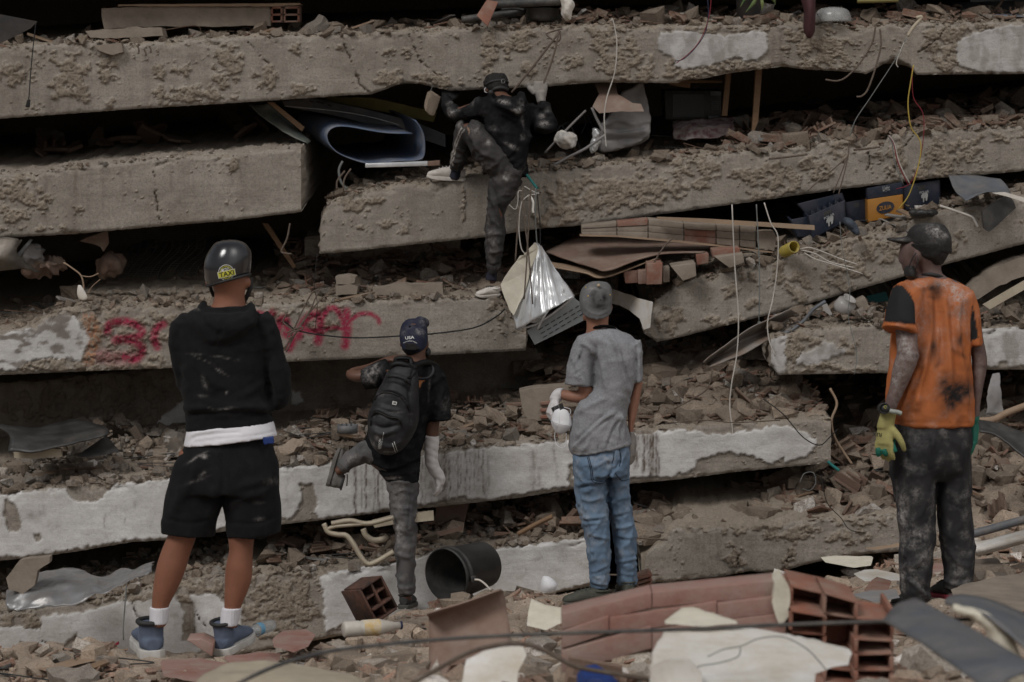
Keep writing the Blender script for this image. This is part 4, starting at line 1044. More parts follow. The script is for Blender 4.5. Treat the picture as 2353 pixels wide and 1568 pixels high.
def text_tris(body,bold=False):
    cu=bpy.data.curves.new('t','FONT');cu.body=body;cu.align_x='CENTER';cu.align_y='CENTER';cu.resolution_u=3
    if bold:cu.offset=.018
    o=bpy.data.objects.new('t',cu);col.objects.link(o)
    dg=bpy.context.evaluated_depsgraph_get();dg.update();me=bpy.data.meshes.new_from_object(o.evaluated_get(dg))
    V=np.array([v.co[:2] for v in me.vertices]);Fc=[list(p.vertices) for p in me.polygons]
    bpy.data.objects.remove(o);bpy.data.curves.remove(cu);bpy.data.meshes.remove(me);return V,Fc
def draped_text(name,bvh,body,cx,cy,width,height,ang,mat,parent,off=.002,bold=True,arch=0.0,mirror=False):
    V,Fc=text_tris(body,bold);V=V-(V.max(0)+V.min(0))/2;V=V/(V.max(0)-V.min(0))*np.array([width,height])
    if mirror:V=-V
    V[:,1]+=arch*(V[:,0]/(width/2))**2*-1
    a=math.radians(ang);X=V[:,0]*math.cos(a)-V[:,1]*math.sin(a);Yy=V[:,0]*math.sin(a)+V[:,1]*math.cos(a)
    P=[(cx+x,cy-y) for x,y in zip(X,Yy)]
    return obj(name,mesh_np(name,[tuple(p) for p in drape(bvh,P,off)],Fc,smooth=False),mat,parent)
def draped_line(name,bvh,pts,r,mat,parent,off=.0,sub=6,n=5):
    P=drape(bvh,[tuple(p) for p in smooth_line([q[:2] for q in pts],sub)],off)
    V,Fc=tube_vf(P,r,n);return obj(name,mesh_np(name,V,Fc),mat,parent)
def cap_crown(Y0,fr,rows,mat,parent,name='cap'):
    return fuse(name,[L(Y0,[(fr,rows)],True,28,4)],.006,3,mat,parent)
# ------------------------------------------------------------------ people
def skin(name,c,**kw):return M(name,c,tuple(x*.8 for x in c),9,.55,.12,160,.002,spec=.4,**kw)
SK1=skin('skin_brown',(.235,.098,.058));SK2=skin('skin_dark',(.12,.058,.038));SK3=skin('skin_tan',(.3,.145,.095));SK4=M('skin_dusty',(.135,.085,.075),(.1,.062,.054),12,.75,.3,120,attr=True)
BLACKC=M('black_fleece',(.0085,.0085,.0092),(.0115,.0115,.012),30,.95,.3,300,.002,spec=.06,attr=True,cloth=.025)
BLACK2=M('black_jersey',(.0085,.0085,.0095),(.013,.013,.014),30,.95,.35,260,.003,spec=.04,attr=True)
WHITEC=M('white_cotton',(.68,.67,.7),(.6,.59,.62),8,.9,.25,300,.002)
HAIR=M('black_hair',(.008,.007,.007),(.014,.012,.011),60,.7,.9,220,.008)
def fabric(name,c,c2,**kw):return M(name,c,c2,kw.pop('scale',90),.92,.3,320,.002,spec=.15,attr=True,**kw)
GREYT=fabric('heather_grey',(.27,.275,.29),(.19,.19,.2));NAVY=fabric('navy_cap',(.016,.018,.034),(.022,.025,.045),scale=20)
GREYCAP=fabric('grey_cap',(.135,.135,.135),(.105,.105,.106),scale=20);ORANGE=fabric('orange_jersey',(.43,.135,.045),(.36,.115,.042),scale=6)
DENIM=fabric('worn_denim',(.15,.215,.3),(.1,.15,.22),scale=7);GREYPANT=fabric('dusty_grey_sweatpants',(.075,.074,.078),(.11,.105,.102),scale=9)
DKPANT=fabric('dusty_black_trousers',(.021,.021,.023),(.03,.029,.03),scale=8);SWEAT=fabric('dark_sweatpants',(.032,.03,.03),(.045,.042,.041),scale=9)
HELMETM=M('black_helmet',(.012,.012,.014),(.016,.016,.019),14,.22,.03,120,.001,spec=.6,coat=.4)
RUBBER=M('black_rubber',(.018,.018,.018),(.025,.025,.025),20,.6,.2,90)
KNITW=M('white_knit',(.6,.58,.58),(.5,.48,.48),40,.95,.6,260,.004);KNITG=M('grey_knit',(.26,.24,.22),(.2,.18,.165),30,.95,.6,240,.004)
KNITY=M('yellow_knit',(.36,.33,.13),(.28,.25,.1),25,.95,.6,240,.004);LATEXG=M('green_latex',(.008,.13,.09),(.006,.09,.06),18,.55,.5,120,.004)
GAUZE=M('white_gauze',(.6,.57,.57),(.48,.45,.44),14,.9,.5,120,.004,stretch=(1,1,3))
PRINTW=M('white_print',(.65,.65,.63),None,10,.7,.1);PRINTY=M('yellow_print',(.52,.5,.06),(.45,.42,.05),12,.5,.05);PRINTB=M('black_print',(.01,.01,.01),None,10,.5,.05)
BLUEG=M('blue_glove',(.015,.04,.17),(.012,.03,.13),10,.5,.1)
SUEDE=M('blue_suede',(.11,.135,.19),(.08,.1,.145),14,.9,.4,220,.003);DKL=M('dark_leather',(.02,.021,.021),(.03,.03,.03),20,.6,.2);SOLEW=M('white_sole',(.55,.54,.52),(.4,.38,.35),12,.7,.15)
SOLEK=M('dark_sole',(.05,.05,.045),(.08,.075,.065),14,.8,.3);OLIVE=M('olive_mesh_shoe',(.045,.047,.036),(.075,.075,.062),26,.85,.6,200,.004);CREAMS=M('worn_cream_shoe',(.62,.59,.55),(.48,.44,.4),10,.8,.4,120,.004,dust=.35,dustc=(.2,.15,.11))
GREYSH=M('dusty_grey_shoe',(.1,.095,.088),(.14,.13,.12),14,.9,.5,160,.004);REDS=M('red_shoe',(.22,.015,.03),(.3,.03,.045),12,.6,.2)

def ear(Y0,fr,x,y,hw,hh,dY=0):
    ox,oy,k=FR[fr];return ball(W(ox+k*x,oy+k*y,Y0+dY),(hw*k*mpp(Y0),.022,hh*k*mpp(Y0)),7)

# ---- 1: man with the motorcycle helmet
Y1=11.1
p1=thing('person','person in black hoodie, black shorts and a shiny black helmet, seen from behind','person',W(500,1505,Y1),'people watching the rescue')
handc=W(487,880,Y1+.33)
body1=fuse('body',[
    L(Y1,[('a1',[(1345,200,170,.07),(1345,330,235,.095),(1345,480,240,.1),(1355,600,228,.09),(1365,700,212,.078),(1365,820,200,.07),(1350,960,250,.075),(1290,1080,420,.085),(1270,1300,470,.1)]),('a2',[(1290,100,460,.1),(1310,500,450,.1),(1370,900,440,.1),(1375,1200,400,.09),(1375,1450,400,.085)])],True,sub=3),
    ear(Y1,'a1',1612,620,40,75,-.01),ear(Y1,'a1',1075,620,30,60,.01),
    L(Y1,[('z7',[(1330,60,150,.1),(1260,350,120,.085),(1205,590,94,.068),(1165,700,95,.064),(1133,800,98,.066),(1103,900,88,.06),(1072,1000,69,.05),(1055,1080,55,.044),(1048,1200,52,.044)])]),
    L(Y1,[('z7',[(1650,60,150,.1),(1630,350,120,.085),(1595,590,92,.066),(1592,700,80,.062),(1580,800,90,.064),(1574,870,91,.06),(1560,950,80,.054),(1544,1020,66,.05),(1535,1080,56,.044),(1515,1200,52,.044)])]),
    L(Y1,[('a1',[(800,1150,80,.05),(700,1330,80,.05)]),('a2',[(710,100,75,.048),(770,400,70,.045,.04),(900,420,62,.04,.18),(1080,420,48,.032,.32)])]),
    L(Y1,[('a1',[(1790,1150,90,.055),(1890,1330,90,.055)]),('a2',[(1970,100,90,.05),(2020,450,90,.048),(2010,620,72,.045,.04),(1850,560,60,.04,.2),(1480,440,48,.032,.33)])]),
]+hand_parts(W(477,876,Y1+.32),(1,.1,.1),(0,-.3,1),.18,.5,thumb=-1)+hand_parts(W(545,880,Y1+.33),(-1,.1,.1),(0,-.3,1),.18,.5,thumb=1),.0095,4,SK1,p1)
hood_folds=[('a1',-.006,22,[(1270,1120),(1262,1250),(1210,1370),(1168,1450)]),('a1',.012,60,[(900,1010),(920,1180),(1010,1320),(1160,1440)]),('a1',.012,60,[(1690,1020),(1640,1180),(1480,1310),(1250,1400)]),
              ('a1',-.014,45,[(1000,900),(985,1050),(1050,1180),(1180,1290)]),('a2',.016,60,[(800,800),(1000,760),(1280,800),(1600,760),(1900,790)]),('a2',-.018,40,[(800,850),(1100,830),(1500,820),(1870,850)]),
              ('a2',.01,45,[(960,620),(1150,690),(1400,720)]),('a2',.009,45,[(1850,380),(1700,520),(1500,600)]),('a2',-.012,50,[(1880,60),(1840,260),(1870,480),(1900,640)]),('a2',-.012,45,[(640,60),(690,260),(740,470)]),('a2',.008,60,[(1000,250),(1150,420),(1350,520)]),
              ('a1',-.008,40,[(690,1250),(640,1400),(650,1540)]),('a1',-.008,45,[(1830,1180),(1840,1350),(1850,1500)])]
hoodie1=fuse('hoodie',[
    L(Y1,[('a1',[(1310,930,290,.085),(1280,1010,430,.1),(1250,1110,570,.118),(1260,1300,625,.13)]),('a2',[(1285,0,620,.138),(1285,250,580,.138),(1302,520,567,.135),(1335,700,572,.135),(1345,790,576,.14),(1330,860,548,.125,0,3),(1365,940,570,.125,0,6),(1375,1008,580,.126,0,6)])],True,30,4,2.3),
    L(Y1,[('a1',[(840,1080,120,.08),(730,1220,130,.085),(690,1400,122,.08)]),('a2',[(697,30,112,.075),(715,180,110,.07),(752,330,108,.07,.02),(800,450,100,.065,.06),(900,440,85,.055,.2),(1030,430,70,.045,.3)])]),
    L(Y1,[('a1',[(1750,1080,140,.085),(1850,1230,145,.09),(1910,1400,150,.09)]),('a2',[(1945,60,150,.085),(2000,280,150,.08),(2030,480,150,.078),(2035,620,125,.07,.02),(1960,620,95,.06,.1),(1800,560,80,.05,.22),(1560,450,66,.045,.32)])]),
    L(Y1,[('a1',[(1320,1010,380,.05,-.075),(1310,1100,400,.07,-.1),(1290,1200,340,.07,-.115),(1240,1320,215,.055,-.115),(1190,1410,100,.035,-.115),(1168,1455,25,.02,-.115)])],True,24,4),
    tube_vf(smooth_line([tuple(W(*Z('a1',q[:2])[0],Y1+q[2])) for q in ((1040,880,-.02),(985,980,-.07),(1040,1080,-.12),(1200,1130,-.15),(1380,1150,-.155),(1560,1110,-.14),(1660,1010,-.09),(1640,930,-.03))],6),.02,10),
],.009,3,BLACKC,p1)
wrinkle(hoodie1,hood_folds,[(.0045,(6,6,10)),(.007,(3.2,3.2,6),1),(.0018,(26,26,26))],3,blobs=[('a2',1000,120,110,7,.5,0,22),('a2',1090,75,200,6,.6,0,5),('a2',1330,110,120,8,.55,0,12),('a2',1225,265,55,12,.9,0,40),('a2',1040,420,25,70,.5,0,-20),('a2',1310,320,40,8,.5,0,30),('a2',1330,555,14,18,.7,0),('a2',1280,780,120,14,.5,0,-8),
    ('a2',1130,765,40,8,.7,0,30),('a1',905,975,45,14,.8,0,-10),('a2',1000,600,60,16,.3,0)],base=(.008,0))
tee1=fuse('tee_hem',[L(Y1,[('a2',[(1372,960,560,.12,0,6),(1375,1040,590,.133,0,6),(1378,1120,605,.14,0,6.5),(1380,1188,626,.146,0,6.6)])],True,30,4,2.3)],.008,2,WHITEC,p1)
wrinkle(tee1,[('a2',-.006,16,[(860,1180),(950,1130),(1250,1090),(1500,1080)]),('a2',.008,25,[(850,1120),(1000,1080),(1250,1050)]),('a2',-.004,10,[(900,1210),(1300,1160),(1700,1120),(1980,1060)])],[(.003,(8,8,20))],5)
shorts1=fuse('shorts',[
    L(Y1,[('z7',[(1514,-70,280,.112),(1512,0,294,.122),(1504,60,318,.136),(1495,130,350,.15),(1480,250,372,.155),(1475,310,375,.15)])],True,30,4,2.4),
    L(Y1,[('z7',[(1310,180,180,.13),(1285,330,198,.125),(1255,470,188,.12),(1246,560,182,.115),(1244,592,180,.114,0,-4)])],True),
    L(Y1,[('z7',[(1650,180,180,.13),(1665,330,190,.125),(1676,470,188,.12),(1676,560,184,.115),(1672,594,176,.114,0,5)])],True)],.009,3,BLACKC,p1)
wrinkle(shorts1,[('z7',.014,30,[(1330,60),(1280,200),(1180,400)]),('z7',.014,30,[(1560,280),(1680,250),(1800,200)]),('z7',.012,28,[(1500,420),(1600,350),(1760,320)]),('z7',-.012,18,[(1475,40),(1472,200),(1475,330)]),('z7',-.006,10,[(1080,480),(1250,520),(1430,480)]),('z7',-.006,10,[(1500,510),(1700,520),(1850,460)]),('z7',.012,30,[(1200,250),(1170,380),(1120,500)]),('z7',.01,30,[(1420,250),(1400,400),(1360,540)])],
    [(.005,(5,5,4)),(.007,(4,4,2.4),1)],7,blobs=[('z7',1300,90,70,8,.5,0,-30),('z7',1340,190,24,10,.6,0,-40),('z7',1300,235,70,8,.35,0,-20),('z7',1350,80,25,10,.7,0),('z7',1710,380,30,10,.35,0),('z7',1800,240,50,20,.3,0),('z7',1715,490,30,12,.5,0)],base=(.012,0))
helmet1=fuse('helmet',[L(Y1,[('a1',[(1378,66,26,.012),(1376,78,120,.05),(1370,110,195,.08),(1362,170,250,.1,0,4),(1352,260,298,.115,0,7),(1344,350,315,.122,0,9),(1340,440,316,.124,0,11),(1345,520,304,.122,0,13),(1352,580,286,.12,0,15)])],True,36,4)],.005,4,HELMETM,p1)
rim=[W(*Z('a1',(1352+290*math.cos(a)*.98,592-290*math.cos(a)*.27))[0],Y1-.124*math.sin(a)) for a in np.linspace(0,2*math.pi,40)]
tube('rim',rim,.0065,RUBBER,helmet1,8,0)
hb=bvh_of(helmet1)
(scx,scy),=Z('a1',(1322,492))
for rr,mt,of in ((103,PRINTW,.001),(96,PRINTB,.0016)):
    draped_poly('sticker',hb,[(scx+rr*.17585*math.cos(a),scy+rr*.17585*math.sin(a)) for a in np.linspace(0,6.283,36)[:-1]],mt,helmet1,of)
ck=[]
for ring,r0,r1 in ((0,78,87),(1,69,78)):
    for q in range(40):
        if (q+ring) % 2:continue
        a0,a1=q*6.283/40,(q+1)*6.283/40
        ck.append([(scx+r*.17585*math.cos(a),scy+r*.17585*math.sin(a)) for r,a in ((r0,a0),(r1,a0),(r1,a1),(r0,a1))])
Vc,Fcc=[],[]
for q in ck:Fcc.append([len(Vc)+i for i in range(4)]);Vc+=drape(hb,q,.0024)
obj('sticker_checks',mesh_np('sticker_checks',[tuple(v) for v in Vc],Fcc,smooth=False),PRINTY,helmet1)
def rrect(cx,cy,w,h,ang):
    a=math.radians(ang);return [(cx+x*math.cos(a)-y*math.sin(a),cy+x*math.sin(a)+y*math.cos(a)) for x,y in ((-w/2,-h/2),(w/2,-h/2),(w/2,h/2),(-w/2,h/2))]
(tx,ty),=Z('a1',(1328,508))
draped_poly('sticker_band',hb,rrect(tx,ty,41,15,-12),PRINTW,helmet1,.003);draped_poly('sticker_band',hb,rrect(tx,ty,39,13,-12),PRINTY,helmet1,.0036)
draped_text('lettering',hb,'TAXI',tx,ty,34,11,12,PRINTB,helmet1,.0042)
draped_text('lettering',hb,'MOTO',*Z('a1',(1310,456))[0],18,7,12,PRINTW,helmet1,.0036)
tube('strap',[W(*Z('a1',q[:2])[0],Y1+q[2]) for q in ((1640,560,.02),(1640,680,.02),(1600,790,.03),(1550,880,.05))],.012,RUBBER,helmet1)
tube('strap',[W(*Z('a1',q[:2])[0],Y1+q[2]) for q in ((1110,600,.03),(1120,700,.03),(1160,800,.05))],.009,RUBBER,helmet1)
for rows,cu in (([(1056,1070,66,.052),(1052,1120,64,.05),(1048,1180,60,.05)],1),([(1532,1072,66,.052),(1522,1120,64,.05),(1512,1190,58,.05)],2)):
    s_=fuse('sock',[L(Y1,[('z7',rows)],True,24,4)],.005,1,WHITEC,p1);V,N=vdata(s_)
    an=np.arctan2(V[:,1]-V[:,1].mean(),V[:,0]-V[:,0].mean());s_.data.vertices.foreach_set('co',(V+N*(.0016*np.sin(an*26))[:,None]).astype(np.float32).ravel())
sh=shoe(p1,W(352,1516,Y1-.03),W(332,1478,Y1+.27),high=.075,um=SUEDE,sm=SOLEW,colm=DKL,lace=DKL,hw=.066,sole_h=.04)
sh2=shoe(p1,W(505,1508,Y1-.02),W(572,1466,Y1+.2),high=.075,um=SUEDE,sm=SOLEW,colm=DKL,lace=DKL,hw=.066,sole_h=.04)
gl=fuse('spare_glove',[tube_vf([W(*Z('a2',q)[0],Y1-.135) for q in pts],.011,8) for pts in (((1830,1140),(1835,1210),(1850,1235)),((1870,1140),(1880,1200),(1890,1225)),((1915,1130),(1920,1200),(1925,1228)))],.004,2,BLUEG,p1)
# ---- 2: man with the grey T-shirt and jeans
Y2=13.1
p2=thing('person','person in grey T-shirt, ripped blue jeans and grey cap holding a white mask','person',W(1370,1392,Y2),'people watching the rescue')
def WP(fr,x,y,Y):return W(*Z(fr,(x,y))[0],Y)
_w2=WP('g2',400,55,Y2+.06)
body2=fuse('body',[
    L(Y2,[('g1',[(880,130,120,.06,.02),(862,230,185,.09,.02),(858,350,190,.1,.02),(872,450,170,.095,.02),(880,540,152,.078,0),(880,640,143,.07),(895,730,160,.07),(960,830,240,.07),(1070,1000,220,.08),(1100,1300,200,.085)]),('g2',[(1000,100,210,.085),(920,500,250,.085),(930,850,280,.09),(930,1000,260,.08)])],True,sub=3),
    L(Y2,[('g1',[(800,500,90,.06,.06),(745,540,50,.045,.09)])]),
    ear(Y2,'g1',683,430,28,62,.0),ear(Y2,'g1',1062,425,22,50,.02),
    L(Y2,[('g1',[(745,980,70,.045),(715,1150,76,.046),(715,1330,82,.047),(722,1470,86,.048)]),('g2',[(745,40,88,.046),(690,85,84,.046,.01),(590,88,82,.044,.02),(480,72,74,.04,.04),(400,55,62,.032,.06)])]),
    L(Y2,[('g1',[(1390,950,60,.05),(1410,1200,58,.05),(1408,1420,62,.05)]),('g2',[(1392,0,64,.048),(1350,200,72,.046),(1333,350,56,.042),(1318,500,36,.034),(1322,640,30,.03)])]),
    L(Y2,[('g2',[(780,1150,130,.07),(815,1500,140,.07)]),('g3',[(850,250,130,.075),(890,600,110,.065),(905,1000,90,.05),(905,1160,62,.04),(900,1220,60,.045)])]),
    L(Y2+.1,[('g2',[(1150,1150,90,.07),(1155,1500,100,.07)]),('g3',[(1210,250,115,.075),(1255,600,100,.065),(1265,1000,80,.05),(1275,1130,60,.04)])]),
]+hand_parts(WP('g2',1325,640,Y2),(.05,-.05,-1),(1,-.3,0),.17,.25,thumb=-1),.0095,4,SK3,p2)
hair2=fuse('hair',[L(Y2,[('g1',[(885,420,172,.09,-.012),(890,500,150,.075,-.012),(900,560,110,.055,-.012),(905,590,60,.03,-.02)])],True)],.006,2,HAIR,p2)
shirt2=fuse('t_shirt',[
    L(Y2,[('g1',[(945,690,150,.075,0,4),(960,745,230,.095,0,4),(995,820,350,.115),(1060,930,350,.13),(1105,1080,300,.135),(1112,1250,286,.135),(1095,1450,270,.132)]),('g2',[(1040,60,285,.132),(965,170,335,.133),(922,300,352,.134),(908,420,352,.136),(905,540,390,.138,0,4),(915,660,415,.142,0,8),(938,775,408,.144,0,10.5)])],True,30,4,2.3),
    L(Y2,[('g1',[(770,860,150,.09),(715,980,160,.09),(680,1120,172,.092),(655,1280,184,.095),(642,1435,190,.098)])],sub=5),
    L(Y2,[('g1',[(1340,890,110,.09),(1395,1020,76,.085),(1412,1200,60,.08),(1420,1400,54,.078)])],sub=5)],.0085,3,GREYT,p2)
tube('collar',[WP('g1',x,y,Y2+d) for x,y,d in ((770,760,.02),(800,715,-.03),(870,685,-.07),(960,672,-.085),(1040,678,-.07),(1095,695,-.03),(1110,715,.02))],.009,GREYT,shirt2,8)
wrinkle(shirt2,[
    ('g1',-.013,22,[(850,930),(860,1080),(848,1250),(838,1460)]),('g1',.012,30,[(700,900),(790,960),(840,1060)]),('g1',.012,40,[(1030,760),(1100,900),(1160,1030),(1210,1180)]),('g1',-.013,34,[(1000,780),(1080,920),(1130,1050)]),
    ('g1',.013,30,[(1160,1020),(1210,1250),(1270,1450),(1300,1560)]),('g1',-.012,24,[(1190,1000),(1250,1220),(1300,1440)]),('g1',.010,26,[(900,1000),(960,1250),(1000,1500)]),('g1',-.013,26,[(1410,900),(1400,1050),(1380,1200)]),
    ('g2',.015,26,[(560,760),(680,640),(830,480),(950,380),(1100,290)]),('g2',-.015,22,[(580,700),(700,580),(850,440),(980,330)]),('g2',.014,24,[(700,790),(800,650),(900,520),(1020,400),(1180,330)]),('g2',-.013,20,[(760,720),(860,570),(960,440),(1100,350)]),
    ('g2',.012,22,[(960,760),(1030,600),(1080,450),(1180,350)]),('g2',-.012,18,[(1000,720),(1060,560),(1130,420)]),('g2',.012,20,[(1150,640),(1140,500),(1190,350)]),('g2',.010,26,[(1230,600),(1200,450),(1200,330)]),('g2',.010,30,[(620,300),(800,200),(1000,100)]),('g2',-.004,9,[(540,800),(660,825),(900,790),(1150,720),(1330,640)]),
    ('g1',.009,28,[(560,1100),(620,1250),(650,1400)]),('g1',-.007,24,[(620,1060),(700,1200),(760,1400)])],
    [(.0035,(7,7,7)),(.006,(4,4,6),1),(.0012,(25,25,25))],11,blobs=[('g1',640,1070,20,95,.95,1,25),('g1',690,930,40,16,.85,1,10),('g1',550,1115,18,8,.9,1),('g1',620,1260,60,14,.45,1,-30),('g1',640,1330,45,12,.4,1,-40),('g1',800,1080,70,60,.25,1,30),('g1',1140,1000,50,60,.3,1),('g2',900,600,100,80,.25,0),('g2',600,800,90,40,.4,0),('g2',880,740,12,30,.6,1)],base=(.12,.08))
jeans2=fuse('jeans',[
    L(Y2,[('g2',[(945,720,385,.125,.01,10),(930,860,378,.138,0,6),(925,1000,362,.142),(925,1110,355,.14)])],True,30,4,2.3),
    L(Y2,[('g2',[(790,1000,220,.135),(795,1200,212,.118),(808,1400,205,.105)]),('g3',[(818,0,203,.1),(842,180,182,.095),(872,330,165,.09),(888,450,155,.086),(895,650,148,.08),(900,800,136,.074),(905,900,128,.07),(900,960,138,.074),(910,1030,122,.066),(915,1095,106,.06)])],True,26,4),
    L(Y2+.1,[('g2',[(1130,1000,165,.13),(1145,1250,158,.115),(1150,1450,152,.105)]),('g3',[(1165,0,150,.1),(1205,200,152,.095),(1238,400,146,.09),(1252,600,140,.084),(1262,800,128,.076),(1265,920,132,.074),(1268,1040,118,.066)])],True,26,4)],.0085,3,DENIM,p2)
_jf=[]
for i,(x0,y0,x1,y1) in enumerate(((700,60,1000,20),(680,170,1010,110),(760,250,1020,170),(740,390,1030,260),(800,380,1030,400),(790,880,1030,820),(760,950,1030,960),(800,1010,1020,1020),(1040,130,1330,90),(1060,250,1360,180),(1090,300,1370,290),(1120,400,1380,390),(1130,540,1390,560),(1140,740,1390,720),(1160,880,1390,870),(1150,930,1390,960))):
    if i % 3==0:continue
    y1+=(-46,34,20,-28,40)[i % 5]
    _jf.append(('g3',(.004,.009,.006)[i % 3],20,[(x0,y0),((x0+x1)/2,(y0+y1)/2+14),(x1,y1)]));_jf.append(('g3',-.004,16,[(x0,y0+34),((x0+x1)/2,(y0+y1)/2+48),(x1,y1+30)]))
_jf+=[('g2',-.012,14,[(1180,760),(1190,900),(1140,1000),(1085,1050)]),('g2',-.022,24,[(1085,1040),(1020,1160),(990,1300),(1010,1500)]),('g2',.012,24,[(1050,900),(940,960),(830,1010)]),('g2',-.01,20,[(980,920),(1040,980),(1080,1060)]),('g2',.012,24,[(650,1240),(800,1200),(980,1220)]),('g2',-.01,16,[(640,1290),(760,1250),(900,1280)]),('g2',.01,24,[(660,1420),(800,1450),(950,1400)]),('g2',.01,20,[(1120,1300),(1200,1250),(1290,1280)]),('g2',.01,20,[(1060,1480),(1180,1420),(1290,1400)]),
        ('g2',-.005,8,[(625,870),(625,1200),(640,1350),(700,1560)]),('g3',-.005,8,[(700,20),(740,200),(800,400),(825,700),(840,900)])]
wrinkle(jeans2,_jf,[(.002,(12,12,20)),(.009,(6,6,6),1),(.008,(12,12,9),1)],13,blobs=[('g2',950,900,160,90,.55,0),('g2',900,1350,60,200,.35,0),('g2',1230,1280,40,60,.6,0,40),('g2',1200,850,80,60,.4,0),('g3',680,150,40,160,.6,0),('g3',760,400,30,50,.6,0),('g2',590,1150,30,200,.35,0),('g3',860,480,80,60,.25,0)],base=(.4,.12))
jb=bvh_of(jeans2);STITCH=M('dark_stitch',(.02,.025,.04),None,30,.9,0)
for pts in ([(750,880),(790,1040),(815,1190),(960,1215),(1040,1100)],[(770,880),(810,1040),(835,1175),(955,1198)],[(1110,1085),(1200,1185),(1290,1170)],[(1165,770),(1190,900),(1165,1000)],[(1100,810),(1090,900),(1070,960)]):draped_line('seam',jb,Z('g2',*pts),.0022,STITCH,jeans2,.001)
cap2=fuse('cap',[L(Y2,[('g1',[(895,84,26,.01,.01),(893,96,105,.045,.01),(884,140,165,.075,.01,0,8),(870,205,202,.1,.008,0,14),(860,285,214,.112,.005,0,18),(857,360,213,.114,.003,0,22),(862,425,208,.112,.0,0,24),(866,462,203,.11,0,0,24)])],True,34,4)],.005,3,GREYCAP,p2)
wrinkle(cap2,[('g1',-.003,9,[(900,130),(910,250),(915,330)]),('g1',-.003,9,[(880,140),(760,220),(690,330)]),('g1',-.003,9,[(920,140),(1000,230),(1050,330)]),('g1',.003,16,[(700,420),(800,500),(920,515),(1030,460)])],[(.0015,(20,20,20))],15,
        blobs=[('g1',830,250,40,60,.9,1,40),('g1',900,400,100,55,.95,1),('g1',840,330,55,90,.9,1),('g1',970,310,45,80,.9,1),('g1',900,340,90,80,.75,1),('g1',830,180,70,20,.7,0),('g1',800,220,40,40,.5,0),('g1',740,330,60,80,.3,0)],base=(.15,0))
cb2=bvh_of(cap2);TANB=M('tan_button',(.42,.33,.22),None,10,.6,.1);YEL=M('yellow_eyelet',(.5,.33,.08),None,10,.6,.1)
obj('button',mesh_np('button',*ball(WP('g1',897,138,Y2-.07),.0095,6)),TANB,cap2)
for x,y in ((728,166),(760,278),(1046,262),(925,325)):
    q=drape(cb2,Z('g1',(x,y)),.001)[0];obj('eyelet',mesh_np('eyelet',*ball(q,.0042,5)),YEL if x != 925 else RUBBER,cap2)
# gloves of man 2
glA=fuse('knit_glove',[L(Y2,[('g2',[(440,45,66,.04,.05),(385,55,82,.046,.06),(345,95,80,.046,.06),(315,150,72,.042,.05)])],sub=4)]+hand_parts(WP('g2',340,120,Y2+.04),(-.45,-.12,-1),(-1,-.35,.3),.185,.75,thumb=-1,fat=1.25),.0055,2,KNITW,p2)
glB=fuse('knit_glove',[L(Y2,[('g2',[(1322,540,38,.034),(1328,620,40,.036)])])]+hand_parts(WP('g2',1330,640,Y2-.005),(.03,-.05,-1),(1,-.4,0),.19,.3,thumb=-1,fat=1.2),.0055,2,KNITG,p2)
gb=bvh_of(glA)
DOT=M('black_dots',(.02,.02,.02),None,10,.8,0)
Vd,Fd=[],[]
for i in range(13):
    for j in range(5):
        x,y=285+i*11+j*6,250-i*5+j*14-10
        q=drape(gb,Z('g2',(x,y)),.0008)[0]
        if q is None or q.y>Y2+.12:continue
        v,f=box_vf(tuple(q),(.006,.003,.006));Fd+=[[a+len(Vd) for a in g] for g in f];Vd+=[tuple(a) for a in v]
if Vd:obj('grip_dots',mesh_np('grip_dots',Vd,Fd,smooth=False),DOT,glA)
# shoes of man 2: left one in profile, right one pointing away
shoe(p2,WP('g3',1040,1300,Y2-.02),WP('g3',425,1335,Y2-.06),um=OLIVE,sm=SOLEK,colm=OLIVE,lace=OLIVE,hw=.05)
shoe(p2,WP('g3',1300,1205,Y2+.02),WP('g3',1190,1165,Y2+.27),um=OLIVE,sm=SOLEK,colm=OLIVE,lace=OLIVE,hw=.05)
# mask in his hand: a thing of its own
MASKW=M('white_mask',(.66,.66,.67),(.58,.58,.6),14,.85,.35,200,.002)
def ffp_mask(label,outline_rows,Y0,fr,straps,group=None):
    o=fuse('respirator_mask',[L(Y0,[(fr,outline_rows)],True,22,4)],.0045,2,MASKW);tag(o,label,'mask',group)
    for s in straps:tube('strap',[WP(fr,x,y,Y0+d) for x,y,d in s],.0022,MASKW,o,5)
    return o
mk=ffp_mask('white folded respirator mask hanging from the gloved hand',[(400,245,30,.012,-.03),(405,270,85,.024,-.03),(410,330,118,.034,-.03,-3),(412,400,136,.04,-.03,-6),(412,445,140,.045,-.03,-8),(408,500,112,.036,-.03,-6),(402,550,70,.024,-.03),(400,580,30,.012,-.03)],Y2,'g2',
         [[(330,545,-.03),(322,620,-.03),(350,720,-.03),(410,756,-.03),(460,730,-.03),(475,640,-.03),(472,560,-.03)],[(500,340,-.02),(530,300,-.02),(520,250,-.02),(430,225,-.02)]])
mb=bvh_of(mk)
for pts in ([(275,400),(340,430),(430,455),(545,470)],[(390,280),(388,430)],[(360,450),(340,520)],[(500,320),(515,450)]):draped_line('fold',mb,Z('g2',*pts),.0018,MASKW,mk,.0)

